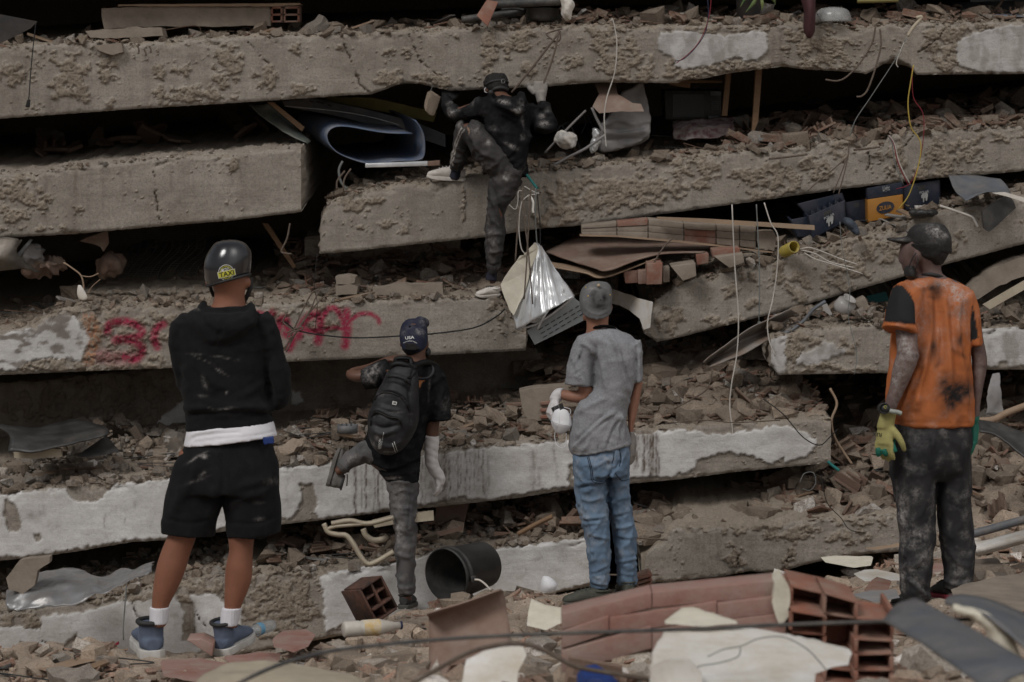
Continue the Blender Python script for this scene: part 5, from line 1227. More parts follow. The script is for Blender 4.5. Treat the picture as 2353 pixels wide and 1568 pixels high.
# ---- 3: man with the backpack
Y3=14.2
p3=thing('person','person in black T-shirt and navy cap, one leg raised, forearm in a white bandage','person',W(935,1392,Y3),'people watching the rescue')
body3=fuse('body',[
    L(Y3,[('b1',[(1230,170,110,.06),(1225,260,135,.07,.02),(1228,360,148,.075,.02),(1238,450,146,.075,.01),(1250,540,130,.07),(1255,620,128,.07),(1240,690,170,.075),(1210,800,330,.09),(1190,1000,330,.1),(1130,1300,310,.1)]),('b2',[(1000,60,300,.1),(960,300,290,.11),(1000,520,260,.11),(1080,740,190,.1)])],True,sub=3),
    ear(Y3,'b1',1060,455,22,48),ear(Y3,'b1',1405,450,20,60),
    L(Y3,[('b1',[(860,800,90,.06),(700,840,85,.055),(540,865,80,.05),(430,855,72,.046,.04),(450,812,62,.042,.12),(650,755,55,.038,.22),(900,650,50,.034,.26)])]),
    L(Y3,[('b1',[(1500,900,95,.06),(1520,1150,95,.055),(1480,1420,92,.05)]),('b2',[(1466,20,90,.048),(1463,140,86,.046),(1455,320,80,.044),(1452,460,70,.038),(1480,560,60,.034)])]),
    L(Y3,[('b2',[(1070,650,180,.1),(1090,950,160,.09),(1110,1300,125,.08)]),('z8',[(447,700,55,.06),(447,950,42,.045),(450,1030,42,.045)])]),
    L(Y3,[('b2',[(900,520,150,.1,.0),(650,380,120,.085,.0),(450,430,95,.07,.0),(300,560,70,.05),(210,620,55,.045)])]),
]+hand_parts(WP('b1',900,645,Y3+.26),(1,.0,.12),(0,-.2,1),.17,.35,thumb=1),.0105,4,SK2,p3)
hair3=fuse('hair',[L(Y3,[('b1',[(1215,420,165,.09,-.008),(1215,520,140,.085,-.008),(1215,570,100,.06,-.01),(1215,595,60,.04,-.02)])],True)],.007,2,HAIR,p3)
shirt3=fuse('t_shirt',[
    L(Y3,[('b1',[(1215,650,150,.075),(1205,715,310,.1),(1210,830,400,.125),(1205,1000,390,.132),(1150,1250,385,.135)]),('b2',[(1040,-20,385,.138),(990,150,385,.142),(965,330,365,.145),(990,470,320,.142),(1045,600,262,.138),(1082,725,212,.134,0,-4)])],True,30,4,2.3),
    L(Y3,[('b1',[(920,790,175,.1),(780,840,165,.1),(650,880,150,.096),(555,905,132,.09)])],sub=5),
    L(Y3,[('b1',[(1480,860,150,.1),(1530,1000,140,.1),(1550,1200,150,.1),(1562,1430,164,.1)])],sub=5)],.0095,3,BLACK2,p3)
wrinkle(shirt3,[('b1',.012,30,[(700,800),(720,900),(760,1020)]),('b1',-.012,24,[(790,760),(800,900),(790,1000)]),('b1',.01,26,[(1450,1000),(1560,900),(1640,880)]),('b1',.012,30,[(1440,1300),(1560,1150),(1640,1000)]),('b1',-.012,24,[(1390,1400),(1430,1150),(1480,980)]),('b2',.012,26,[(700,480),(900,560),(1100,500),(1290,420)]),('b2',-.012,22,[(720,540),(900,620),(1150,560)]),('b2',.012,26,[(860,650),(1050,640),(1270,600)]),('b1',-.006,10,[(1410,1395),(1560,1400),(1715,1400)])],[(.004,(6,6,8)),(.009,(4,4,6),1),(.0015,(26,26,26))],17,
        blobs=[('b1',680,850,90,110,.75,0,30),('b1',620,790,90,60,.55,0),('b1',740,750,60,50,.5,0),('b1',1430,1000,12,160,.4,0),('b1',1640,1200,60,120,.25,0),('b2',960,690,90,20,.7,0),('b2',640,460,40,60,.5,0)],base=(.04,0),
        paint=[('b1',[(1270,870),(1390,910),(1350,935),(1330,960),(1300,1035),(1280,1000)],(.38,.17,.075)),('b1',[(870,790),(910,795),(885,825)],(.38,.17,.075))])
sb3=bvh_of(shirt3)
RINGM=M('grey_print',(.03,.03,.034),None,14,.8,.1)
draped_line('print_ring',sb3,[(Z('b1',(1340+140*math.cos(a),790+110*math.sin(a)))[0]) for a in np.linspace(-.7,2.2,14)],.009,RINGM,shirt3,.0,3)
trs3=fuse('sweatpants',[
    L(Y3,[('b2',[(1050,560,240,.13),(1075,700,212,.132),(1085,820,205,.122),(1095,1000,185,.11),(1105,1200,165,.1),(1118,1400,150,.095)]),('z8',[(448,520,74,.088),(449,620,71,.084),(450,740,66,.08),(449,860,63,.076),(452,940,58,.07),(453,985,54,.066)])],True,26,4),
    L(Y3,[('b2',[(1000,560,210,.13),(800,400,180,.115),(600,345,150,.1),(470,410,122,.085),(350,505,98,.07),(270,580,88,.062)])],sub=5)],.0095,3,GREYPANT,p3)
wrinkle(trs3,[('b2',-.006,9,[(1195,760),(1180,1000),(1160,1200),(1140,1380)]),('b2',-.006,9,[(970,1250),(1060,1340),(1160,1390),(1250,1390)]),('b2',-.006,9,[(1180,1190),(1240,1240),(1260,1330)]),('b2',.01,24,[(900,770),(1000,740),(1180,760)]),('b2',.01,24,[(930,1050),(1050,1090),(1180,1080)]),('z8',.009,10,[(390,700),(440,740),(510,730)]),('z8',.009,10,[(390,930),(440,950),(505,940)]),('b2',.012,20,[(250,480),(330,560),(390,640)]),('b2',.012,24,[(560,230),(500,330),(560,460)])],
        [(.003,(9,9,9)),(.01,(5,5,8),1)],19,blobs=[('b2',420,440,110,60,.45,0,-30),('b2',1050,900,110,160,.5,0),('b2',1010,1080,80,90,.55,0),('b2',1030,1400,60,160,.95,0),('z8',405,600,22,60,.95,0),('z8',420,700,18,50,.5,0)],base=(.28,.1))
cap3=fuse('cap',[L(Y3,[('b1',[(1240,112,40,.02,.02),(1235,130,105,.05,.015),(1228,180,152,.078,.01,0,14),(1225,250,176,.095,.006,0,18),(1224,330,186,.104,.002,0,22),(1228,400,184,.106,0,0,26),(1230,440,178,.104,0,0,28)])],True,30,4),
                    L(Y3,[('b1',[(1300,140,60,.03,.03),(1340,180,92,.03,.09),(1350,190,70,.02,.14)])])],.006,3,NAVY,p3)
wrinkle(cap3,[('b1',-.003,10,[(1180,220),(1280,215),(1380,180)]),('b1',-.003,10,[(1180,220),(1100,260),(1050,330)])],[(.0015,(20,20,20))],21,blobs=[('b1',1310,290,60,35,.7,0,30),('b1',1090,300,30,40,.35,0),('b1',1360,150,60,60,.4,0)],base=(.1,0))
cb3=bvh_of(cap3)
obj('button',mesh_np('button',*ball(drape(cb3,Z('b1',(1175,220)),0)[0],.006,5)),NAVY,cap3)
draped_text('lettering',cb3,'USA',*Z('b1',(1172,363))[0],21,7,6,PRINTW,cap3,.002)
draped_text('lettering',cb3,'international league',*Z('b1',(1178,408))[0],32,4.4,0,PRINTW,cap3,.002,False,5)
_hp=[Z('b1',(1210+92*math.cos(a),520-66*math.sin(a)))[0] for a in np.linspace(0,math.pi,12)]
draped_poly('back_opening',cb3,_hp,HAIR,cap3,.0025)
tube('strap',[q for q in drape(cb3,smooth_line(Z('b1',(1110,522),(1210,535),(1302,518)),4),.004)],.0045,NAVY,cap3,6,0)
tube('mask_strap',[WP('b1',x,y,Y3+d) for x,y,d in ((1390,440,.0),(1400,520,.01),(1400,570,.04))],.004,RUBBER,p3)
obj('face_mask',mesh_np('face_mask',*ball(WP('b1',1402,552,Y3+.05),(.022,.04,.03),7)),RUBBER,p3)
# bandage on the right forearm: wrapped hand included
ban=fuse('bandage',[L(Y3,[('b2',[(1464,140,98,.054),(1460,260,97,.053),(1455,380,90,.05),(1455,480,86,.046),(1490,570,84,.044),(1545,650,76,.042),(1580,715,62,.038),(1572,770,46,.03)])])]+hand_parts(WP('b2',1548,650,Y3-.005),(.08,0,-1),(1,-.4,.1),.16,.32,.05,thumb=-1,fat=1.35),.006,3,GAUZE,p3)
V,N=vdata(ban);ph=V[:,2]*150+V[:,0]*60+1.5*fbm3(V*10,2,3)
ban.data.vertices.foreach_set('co',(V+N*(.0012*np.sin(ph)+.0022*fbm3(V*20,3,5))[:,None]).astype(np.float32).ravel());set_attr(ban.data,'dirt',np.zeros((len(V),3)))
shoe(p3,W(*Z('z8',(435,1085))[0],Y3-.05),W(*Z('z8',(490,1062))[0],Y3+.2),um=DKL,sm=SOLEK,colm=DKL,hw=.048)
shoe(p3,WP('b2',75,790,Y3+.0),WP('b2',215,290,Y3+.05),up=(.95,0,-.28),um=GREYSH,sm=GREYSH,colm=DKL,lace=GREYSH,hw=.055,high=.02)
tube('lace_end',[WP('b2',355,640,Y3-.06),WP('b2',356,720,Y3-.06),WP('b2',350,800,Y3-.06)],.004,RUBBER,p3)
# the backpack: lifted away it is a thing of its own
BAG=M('black_nylon',(.011,.011,.013),(.016,.016,.018),18,.6,.3,140,.003,spec=.35,attr=True)
bp=thing('backpack','worn black backpack with zipped pockets and a small white tag','backpack',WP('b2',930,380,Y3-.2))
YB=Y3-.21
bag=fuse('main_bag',[L(YB,[('b1',[(1095,715,130,.07),(1080,790,185,.1),(1055,920,232,.12),(1020,1080,275,.13),(985,1250,312,.135),(955,1420,338,.14)]),('b2',[(945,0,330,.14),(925,120,300,.135),(905,230,250,.12),(890,310,190,.1),(885,365,110,.07),(885,388,40,.03)])],True,26,4,2.4)],.008,3,BAG,bp)
wrinkle(bag,[('b1',.016,40,[(720,1180),(780,1090),(900,1060),(1040,1100),(1130,1190),(1160,1300)]),('b1',-.012,22,[(690,1210),(760,1110),(880,1075),(1020,1110),(1110,1200)]),('b1',.016,36,[(670,1390),(720,1320),(800,1330),(920,1390),(1020,1410),(1070,1500)]),('b1',-.012,22,[(690,1410),(760,1350),(900,1410),(1010,1440)]),('b1',.01,24,[(880,880),(960,860),(1080,890),(1170,960)]),('b1',-.009,20,[(850,960),(1000,970),(1130,1040),(1170,1080)]),('b1',-.012,24,[(1230,800),(1200,950),(1170,1100),(1170,1300),(1200,1480)]),
               ('b1',.01,26,[(760,1250),(880,1290),(1050,1330)]),('b2',.012,30,[(680,60),(820,120),(1000,60)]),('b2',-.01,22,[(700,0),(830,40),(1040,0)]),('b2',.012,30,[(800,260),(950,280),(1080,180)])],[(.005,(7,7,7)),(.0018,(24,24,24))],23,
        blobs=[('b2',700,260,30,80,.8,0,-30),('b2',760,170,40,40,.45,0),('b1',970,720,50,18,.8,0,-20),('b1',1060,1150,25,12,.7,0),('b1',820,1110,70,30,.35,0),('b2',900,350,90,20,.5,0),('b1',1180,1360,30,14,.6,0),('b1',1000,1340,80,10,.4,0)],base=(.05,0))
bb=bvh_of(bag);ZIP=M('zip_tape',(.006,.006,.006),None,20,.5,.4,200)
draped_line('zip',bb,Z('b1',(690,1220),(760,1120),(880,1080),(1020,1120),(1120,1210),(1160,1320)),.006,ZIP,bp,-.001)
draped_line('zip',bb,Z('b1',(670,1400),(740,1335),(900,1400),(1020,1420),(1070,1520)),.006,ZIP,bp,-.001)
draped_line('zip',bb,Z('b1',(880,880),(980,870),(1100,910),(1180,980)),.005,ZIP,bp,-.001)
draped_poly('tag',bb,[Z('b1',p)[0] for p in ((950,1190),(1008,1205),(996,1246),(940,1235))],PRINTW,bp,.003)
draped_text('lettering',bb,'M',*Z('b1',(975,1218))[0],5.2,4.6,-12,PRINTB,bp,.0045)
draped_text('lettering',bb,'LEGORI',*Z('b2',(778,250))[0],23,5,84,PRINTW,bp,.002)
draped_text('lettering',bb,'backpack and bags',*Z('b2',(812,205))[0],38,3.2,80,PRINTW,bp,.002,False)
for pts in ([(945,240),(985,360)],[(968,220),(1010,345)]):draped_line('stitching',bb,Z('b2',*pts),.002,PRINTW,bp,0)
for x,y,x2,y2 in ((1130,905,1100,985),(668,1440,660,1510),(1150,880,1185,890)):draped_line('zip_pull',bb,Z('b1',(x,y),((x+x2)/2,(y+y2)/2),(x2,y2)),.006,ZIP,bp,.006)
tube('handle',[WP('b1',x,y,YB+d) for x,y,d in ((985,690,.14),(1000,640,.14),(1090,632,.13),(1180,650,.14),(1195,720,.12))],.014,BAG,bp,8)
tube('shoulder_strap',[WP('b1',x,y,YB+d) for x,y,d in ((930,770,-.04),(960,720,-.05),(1040,705,-.06),(1130,730,-.06),(1210,780,-.03))],.018,BAG,bp,8)
tube('shoulder_strap',[WP('b1',x,y,YB+d) for x,y,d in ((1215,770,-.02),(1280,715,.05),(1370,690,.1),(1450,705,.15),(1520,740,.25))],.02,BAG,bp,8)
tube('shoulder_strap',[WP('b1',x,y,YB+d) for x,y,d in ((1235,800,-.04),(1195,860,-.06),(1170,890,-.07))],.016,BAG,bp,8)
# ---- 4: man in the orange jersey
Y4=11.3
p4=thing('person','person in a stained orange jersey with black sleeves, black cap and green gloves','person',W(2150,1395,Y4),'people watching the rescue')
body4=fuse('body',[
    L(Y4,[('z6',[(1690,20,80,.06),(1675,70,118,.085),(1660,130,128,.09),(1660,190,122,.088),(1668,240,98,.075),(1685,290,78,.066),(1700,340,88,.07),(1705,400,200,.085),(1695,560,215,.1),(1695,900,215,.11),(1700,1300,215,.11),(1700,1500,220,.12)])],True,sub=3),
    L(Y4+.02,[('z6',[(1560,120,60,.06),(1545,180,56,.06),(1550,240,52,.058),(1565,300,44,.05),(1575,330,30,.035)])],True),      # face
    L(Y4+.03,[('z6',[(1520,145,24,.04),(1505,190,20,.028),(1498,225,16,.022),(1500,243,18,.02),(1512,250,10,.02)])],True),        # nose
    L(Y4+.035,[('z6',[(1524,262,16,.03),(1518,276,13,.028),(1525,285,12,.028),(1520,296,13,.028),(1532,310,16,.03)])],True),          # lips
    ball(WP('z6',1600,212,Y4-.075),(.016,.018,.034),7),                                                                                          # ear
    L(Y4,[('z6',[(1500,480,66,.055,-.06),(1520,620,70,.054,-.12),(1535,720,71,.052,-.15),(1540,800,70,.05,-.17),(1542,865,74,.05,-.18),(1514,950,70,.047,-.18),(1484,1050,56,.042,-.17),(1450,1140,46,.036,-.16),(1425,1210,42,.032,-.15),(1412,1260,42,.03,-.15)])]),
    L(Y4,[('z6',[(1930,520,56,.06),(1972,650,52,.054),(1998,790,50,.05),(2018,890,50,.048),(2012,970,48,.046),(2000,1080,38,.04),(1988,1200,32,.034),(1982,1280,32,.034)])]),
    L(Y4,[('z9',[(1580,100,120,.11),(1600,450,96,.09),(1605,620,80,.078),(1598,850,60,.06),(1600,1010,48,.05),(1600,1060,46,.05)])]),
    L(Y4+.06,[('z9',[(1840,100,100,.11),(1855,450,90,.09),(1872,620,76,.078),(1876,850,56,.06),(1860,960,46,.05),(1830,1020,44,.05)])]),
],.0095,4,SK4,p4)
wrinkle(body4,[('o2',.006,14,[(830,300),(890,330),(880,380)]),('o2',-.005,10,[(820,340),(870,380)]),('o2',.006,16,[(1700,430),(1760,470),(1790,450)])],[(.0012,(30,30,30))],31,blobs=[('o2',700,300,160,320,.75,0),('o2',620,650,120,300,.8,0),('o2',840,340,50,50,.8,0),('o2',1640,600,100,400,.25,0)],base=(.12,0))
# eye and eyebrow on the visible side
EYE=M('eye_dark',(.02,.015,.012),None,10,.3,0); 
obj('eye',mesh_np('eye',*ball(WP('z6',1516,178,Y4+.0),(.008,.01,.004),6)),EYE,p4)
hair4=fuse('hair',[L(Y4,[('z6',[(1675,120,136,.1,-.012),(1690,190,122,.09,-.014),(1712,232,78,.07,-.016),(1720,262,44,.045,-.02)])],True)],.006,2,HAIR,p4);wrinkle(hair4,noise=[(.004,(40,40,40))],seed=3)
CAPB=fabric('black_mesh_cap',(.022,.021,.021),(.032,.03,.03),scale=20)
cap4=fuse('cap',[L(Y4,[('z6',[(1690,-14,30,.015),(1690,-6,85,.045),(1688,22,120,.075,0,-3),(1686,62,142,.098,0,-6),(1686,105,148,.106,0,-8),(1690,145,146,.106,0,-10),(1692,165,143,.105,0,-11)])],True,30,4),
                    L(Y4+.03,[('z6',[(1580,108,40,.075),(1500,104,22,.07),(1440,98,13,.058),(1408,95,8,.035)])],sub=4)],.0055,3,CAPB,p4)
wrinkle(cap4,[('z6',-.004,6,[(1690,-5),(1640,60),(1610,140)]),('z6',-.004,6,[(1695,-5),(1750,60),(1780,150)])],[(.0015,(20,20,20))],33,blobs=[('z6',1720,40,60,40,.85,0,30),('z6',1790,70,30,30,.6,0),('z6',1500,95,60,12,.4,0)],base=(.12,0))
cb4=bvh_of(cap4);Vh,Fh=[],[]
for i in range(9):
    for j in range(9):
        x,y=1590+i*22+(j % 2)*11,20+j*17
        if (x-1690)**2/125**2+(y-120)**2/118**2>1:continue
        q=drape(cb4,Z('z6',(x,y)),-.001)[0];v,f=ball(q,.0026,4);Fh+=[[a+len(Vh) for a in g] for g in f];Vh+=[tuple(a) for a in v]
obj('mesh_holes',mesh_np('mesh_holes',Vh,Fh),PRINTB,cap4)
draped_poly('back_opening',cb4,[Z('z6',(1795+34*math.cos(a),172-46*math.sin(a)))[0] for a in np.linspace(0,math.pi,10)],HAIR,cap4,.002)
mk4=fuse('face_mask',[L(Y4+.0,[('z6',[(1556,268,26,.05,-.01),(1556,300,36,.06,-.01),(1560,335,36,.06,-.01),(1566,356,22,.04,-.01)])],True)],.006,2,RUBBER,p4)
for pts in ([(1600,185,-.1),(1570,230,-.09),(1552,280,-.07)],[(1612,215,-.1),(1606,260,-.1),(1590,300,-.08)]):tube('mask_strap',[WP('z6',x,y,Y4+d) for x,y,d in pts],.003,RUBBER,p4)
jersey=fuse('jersey',[
    L(Y4,[('z6',[(1712,345,84,.075,0,-4),(1708,375,175,.095,0,-4),(1700,425,250,.115),(1695,520,272,.13),(1702,650,262,.138),(1695,800,262,.142),(1688,1000,280,.15),(1684,1160,292,.156),(1700,1270,276,.153),(1716,1322,260,.152)])],True,32,4,2.3),
    L(Y4,[('z6',[(1545,450,105,.1,-.05),(1520,540,106,.1,-.1),(1498,640,110,.1,-.13),(1487,700,120,.105,-.14)])],sub=5),
    L(Y4,[('z6',[(1900,480,90,.1),(1958,580,62,.09),(1978,680,48,.085),(1986,790,42,.085)])],sub=5)],.0085,3,ORANGE,p4)
BLK,=[(.02,.02,.021)]
wrinkle(jersey,[('z6',.017,22,[(1690,480),(1700,700),(1660,950),(1600,1200)]),('z6',-.015,18,[(1730,430),(1725,650),(1700,850),(1640,1100)]),('z6',.014,20,[(1780,450),(1800,700),(1820,950),(1830,1150)]),('z6',-.013,18,[(1760,560),(1770,760),(1760,960)]),('z6',.013,18,[(1880,500),(1870,700),(1900,950),(1940,1200)]),('z6',-.012,18,[(1840,520),(1845,720),(1870,960)]),('z6',.014,20,[(1520,820),(1490,950),(1440,1120)]),('z6',.012,18,[(1640,900),(1560,1080),(1490,1260)]),('z6',-.012,16,[(1610,860),(1560,980),(1500,1150)]),('z6',-.006,6,[(1400,640),(1500,648),(1605,668)]),('z6',-.004,5,[(1470,1300),(1600,1308),(1960,1312)]),('z6',-.012,12,[(1502,400),(1590,510),(1606,680)]),('z6',.01,14,[(1600,420),(1680,410),(1780,420)])],
    [(.004,(6,6,4)),(.008,(4,4,2.2),1),(.0012,(28,28,28))],35,
    blobs=[('o2',1340,850,190,250,1.15,1,20),('o2',1450,760,150,180,1.0,1),('o2',1250,720,120,130,.8,1),('o2',1100,250,50,150,.9,1),('o2',1420,120,40,110,.7,1),('o2',1430,320,120,35,.75,1,30),('o2',1500,520,110,90,.45,1),('o2',1240,560,90,60,.45,1),('z6',1720,440,55,70,1.0,1),('z6',1690,560,40,130,.45,1),('z6',1770,390,80,45,.9,0),('z6',1870,450,80,90,.9,0),('z6',1890,580,50,80,.8,0),('z6',1620,390,80,40,.6,0),('z6',1640,640,50,160,.5,0),('z6',1750,760,60,160,.35,0),('z6',1560,1260,60,30,.3,0),('z6',1480,480,50,60,.55,0),('z6',1450,570,40,40,.4,0),('o2',1150,450,60,110,.4,1,30),('o2',1060,1080,120,60,.25,1)],
    base=(.3,.3),paint=[('z6',[(1395,425),(1460,398),(1505,400),(1560,450),(1592,510),(1606,660),(1500,650),(1380,640)],BLK,1.0),('z6',[(1960,505),(1978,560),(2012,748),(1950,770),(1952,640),(1968,560)],BLK,1.0)])
tube('collar',[WP('z6',x,y,Y4+d) for x,y,d in ((1625,345,.03),(1645,332,-.03),(1690,326,-.065),(1740,336,-.065),(1780,352,-.02),(1790,365,.04))],.009,RUBBER,jersey,8)
trs4=fuse('trousers',[
    L(Y4,[('z6',[(1708,1270,250,.135),(1702,1400,262,.142)]),('z9',[(1698,60,258,.14),(1696,160,245,.115),(1694,230,215,.07)])],True,30,4,2.3),
    L(Y4,[('z9',[(1560,20,128,.142),(1566,120,138,.14),(1582,280,143,.13),(1600,430,130,.115),(1606,560,122,.108),(1600,700,112,.1),(1592,830,104,.095),(1592,930,102,.094),(1600,985,98,.09),(1605,1020,84,.08)])],True,26,4),
    L(Y4+.06,[('z9',[(1830,20,118,.13),(1835,120,120,.13),(1842,280,118,.125),(1852,430,118,.115),(1866,560,116,.108),(1878,700,110,.1),(1884,810,104,.095),(1876,890,98,.09),(1858,945,82,.085)])],True,26,4)],.009,3,DKPANT,p4)
wrinkle(trs4,[('o3',-.005,8,[(665,560),(780,510),(950,450),(1110,350)]),('o3',-.005,7,[(775,0),(778,300),(770,700),(740,1000),(780,1300)]),('o3',.012,22,[(660,1060),(760,980),(860,1000),(900,930)]),('o3',.014,26,[(760,1150),(860,1250),(1000,1400)]),('o3',-.012,20,[(800,1120),(920,1230),(1030,1340)]),('o3',.012,24,[(700,880),(760,800),(780,700)]),('o3',.012,26,[(1240,1150),(1300,1210),(1420,1240),(1560,1220)]),('o3',-.005,8,[(1240,160),(1400,220),(1600,350)]),('o3',.01,30,[(1300,800),(1420,950),(1560,1000)]),('o3',.01,30,[(620,100),(640,250),(680,420)]),('o2',.012,30,[(760,1300),(800,1568)]),('o2',.012,40,[(1050,1300),(1100,1568)])],
    [(.0035,(8,8,6)),(.009,(5,5,4),1)],37,blobs=[('o3',700,250,60,260,.8,0),('o3',880,650,130,120,.85,0,30),('o3',960,880,90,150,.6,0,30),('o3',700,700,50,160,.75,0),('o3',690,1180,60,160,.85,0),('o3',850,1150,70,200,.6,0,-30),('o3',1000,520,120,60,.45,0,-20),('o3',860,60,80,120,.5,0),('o3',1400,1050,100,140,.3,0),('o3',1540,1180,60,60,.35,0),('o2',700,1400,60,200,.4,0),('o2',900,1400,160,150,.3,0),('o3',1480,840,80,60,.3,0)],base=(.28,0))
# gloves: yellow backs, green palms
gl4=fuse('work_glove',[L(Y4-.15,[('z6',[(1420,1238,52,.04),(1412,1262,54,.042),(1402,1300,56,.04),(1396,1340,60,.036)])],True)]+hand_parts(WP('z6',1400,1310,Y4-.15),(-.1,-.12,-1),(-.75,-1,0),.2,.22,.1,thumb=-1,fat=1.35),.006,2,KNITY,p4)
V,N=vdata(gl4); 
gp=fuse('palm_coating',[L(Y4-.13,[('z6',[(1445,1330,20,.03),(1440,1400,26,.036),(1430,1470,26,.03),(1448,1500,16,.018)])])]+[tube_vf([WP('z6',x,y,Y4-.15+d) for x,y,d in pts],r,8) for pts,r in (([(1345,1470,-.03),(1346,1505,-.03),(1350,1528,-.02)],.0125),([(1385,1480,-.03),(1395,1510,-.03),(1402,1524,-.02)],.0125),([(1440,1440,-.02),(1452,1480,-.03),(1460,1502,-.03)],.014))],.006,2,LATEXG,gl4)
gl4b=fuse('work_glove',[L(Y4,[('z6',[(1984,1262,34,.036),(1980,1300,32,.036)])],True)]+hand_parts(WP('z6',1978,1310,Y4),(0,-.05,-1),(1,-.2,0),.2,.25,.08,thumb=-1,fat=1.35),.006,2,LATEXG,p4)
ANKLE=M('resin_strap',(.33,.36,.32),(.28,.3,.27),10,.6,.1);GLASSB=M('watch_face',(.012,.012,.013),(.02,.02,.021),60,.5,.3,220,.002,spec=.6)
wt=fuse('wristwatch',[tube_vf([WP('z6',1378-0,1212,Y4-.205),WP('z6',1376,1212,Y4-.180)],[.0235,.026],14),],.004,1,RUBBER,p4)
wt2=obj('watch_face',mesh_np('watch_face',*tube_vf([W(*Z('z6',(1388,1212))[0],Y4-.218),W(*Z('z6',(1390,1212))[0],Y4-.200)],.024,20)),GLASSB,wt)
tube('watch_bezel',[WP('z6',1388+33*math.cos(a),1212+33*math.sin(a),Y4-.219) for a in np.linspace(0,6.283,18)],.004,RUBBER,wt,6,0)
tube('watch_ring',[WP('z6',1396+9*math.cos(a),1203+9*math.sin(a),Y4-.219) for a in np.linspace(0,6.283,12)],.0012,PRINTY,wt,5,0)
obj('watch_strap',mesh_np('watch_strap',*tube_vf(smooth_line([WP('z6',x,y,Y4-.15+d) for x,y,d in ((1410,1222,-.06),(1440,1232,-.062),(1470,1236,-.05),(1500,1246,-.045))],5),.011,6)),ANKLE,wt)
gb4=bvh_of(gl4);draped_text('lettering',gb4,'FLEX',*Z('z6',(1342,1385))[0],20,8,176,PRINTB,gl4,.002)
shoe(p4,WP('o3',1010,1560,Y4-.06),WP('o3',560,1530,Y4+.1),um=DKL,sm=SOLEK,colm=REDS,lace=RUBBER,hw=.05)
shoe(p4,WP('o3',1400,1440,Y4+.02),WP('o3',1100,1400,Y4+.25),um=DKL,sm=REDS,colm=REDS,lace=RUBBER,hw=.05)
# ---- 5: the climber
Y5=15.27
p5=thing('person','person in dusty black hoodie and striped sweatpants climbing the slabs, one knee up','person',WP('c2',960,1460,15.34),'people watching the rescue')
_hl=WP('c1',430,430,15.62);_hr=WP('c1',1648,430,15.3)
body5=fuse('body',[
    L(Y5,[('c1',[(1070,90,80,.05,.12),(1062,140,140,.085,.12),(1060,220,155,.095,.12),(1072,290,140,.088,.1),(1100,350,110,.075,.06),(1140,420,190,.085,.0),(1170,560,300,.1),(1200,800,260,.1),(1260,1050,190,.1),(1310,1300,150,.1)])],True,sub=3),
    ear(Y5,'c1',935,300,24,50,.07),
    L(Y5,[('c1',[(880,510,90,.06,0),(720,560,84,.056,0),(560,600,76,.05,.06),(470,540,64,.044,.16),(432,440,54,.038,.3)])]),
    L(Y5,[('c1',[(1470,560,90,.06),(1590,700,90,.056),(1730,790,80,.05,-.02),(1750,690,70,.046,-.02),(1690,550,60,.04,.0),(1648,430,48,.034,.03)])]),
    L(Y5,[('c1',[(1250,1330,140,.1,.02),(1020,1160,140,.095,-.02),(780,880,115,.08,-.02),(672,800,72,.055,0),(605,900,72,.066,.05),(590,1100,75,.06,.12),(550,1300,55,.046,.18),(540,1400,50,.046,.2)])]),
    L(Y5,[('c1',[(1280,1400,140,.1)]),('c2',[(1120,100,140,.085),(1060,350,95,.075,-.01),(1045,650,95,.07,0),(1038,950,66,.052,.04),(1015,1180,48,.044,.06),(1020,1290,46,.044,.06)])]),
],.0105,4,SK2,p5)
hair5=fuse('hair',[L(Y5,[('c1',[(1075,76,60,.035,.12),(1070,100,115,.07,.12),(1060,160,152,.095,.12),(1058,225,165,.104,.11),(1075,280,150,.09,.09),(1100,320,115,.06,.06)])],True)],.007,2,HAIR,p5);wrinkle(hair5,noise=[(.006,(45,45,45))],seed=8)
hbv=bvh_of(hair5)
tube('head_band',drape(hbv,smooth_line(Z('c1',(925,230),(990,190),(1080,170),(1180,175),(1215,200)),5),.001),.008,RUBBER,p5,6,0)
tube('head_band',drape(hbv,smooth_line(Z('c1',(985,330),(1060,275),(1150,270),(1210,300)),5),.002),.013,RUBBER,p5,6,0)
draped_line('buckle',hbv,Z('c1',(1132,158),(1170,160),(1168,202),(1134,200),(1132,158)),.0025,M('grey_buckle',(.2,.2,.2),None,10,.4,0),p5,.012,3)
tube('mask_loop',[WP('c1',x,y,Y5+.06) for x,y in ((945,330),(915,320),(912,280),(935,268),(950,290))],.003,MASKW,p5)
hood5=fuse('hoodie',[
    L(Y5,[('c1',[(1140,390,210,.1,.04),(1140,450,320,.115,.01),(1170,560,360,.13),(1190,720,330,.132),(1208,860,298,.134),(1240,980,262,.142),(1285,1100,205,.138),(1320,1220,150,.13,0,-16),(1345,1320,128,.12,0,-22),(1365,1395,96,.1,0,-26)])],True,30,4,2.2),
    L(Y5,[('c1',[(900,510,132,.09),(760,565,112,.08),(620,612,98,.072,.03),(520,600,86,.064,.08),(452,520,80,.058,.16),(425,430,74,.054,.28)])],sub=5),
    L(Y5,[('c1',[(1450,540,132,.09),(1560,660,125,.082,-.01),(1680,770,108,.074,-.03),(1755,785,84,.066,-.03),(1768,705,80,.06,-.03),(1725,590,78,.056,-.01),(1660,480,66,.048,.02)])],sub=5),
    L(Y5,[('c1',[(1170,380,190,.05,-.02),(1200,450,215,.07,-.08),(1250,530,185,.07,-.12),(1330,590,90,.05,-.13),(1360,620,30,.025,-.13)])],True,22,4),
    tube_vf(smooth_line([tuple(WP('c1',x,y,Y5+d)) for x,y,d in ((980,350,.0),(1060,430,-.07),(1200,480,-.13),(1330,470,-.14),(1400,430,-.1),(1370,370,-.02))],6),.028,10)],.0095,3,BLACK2,p5)
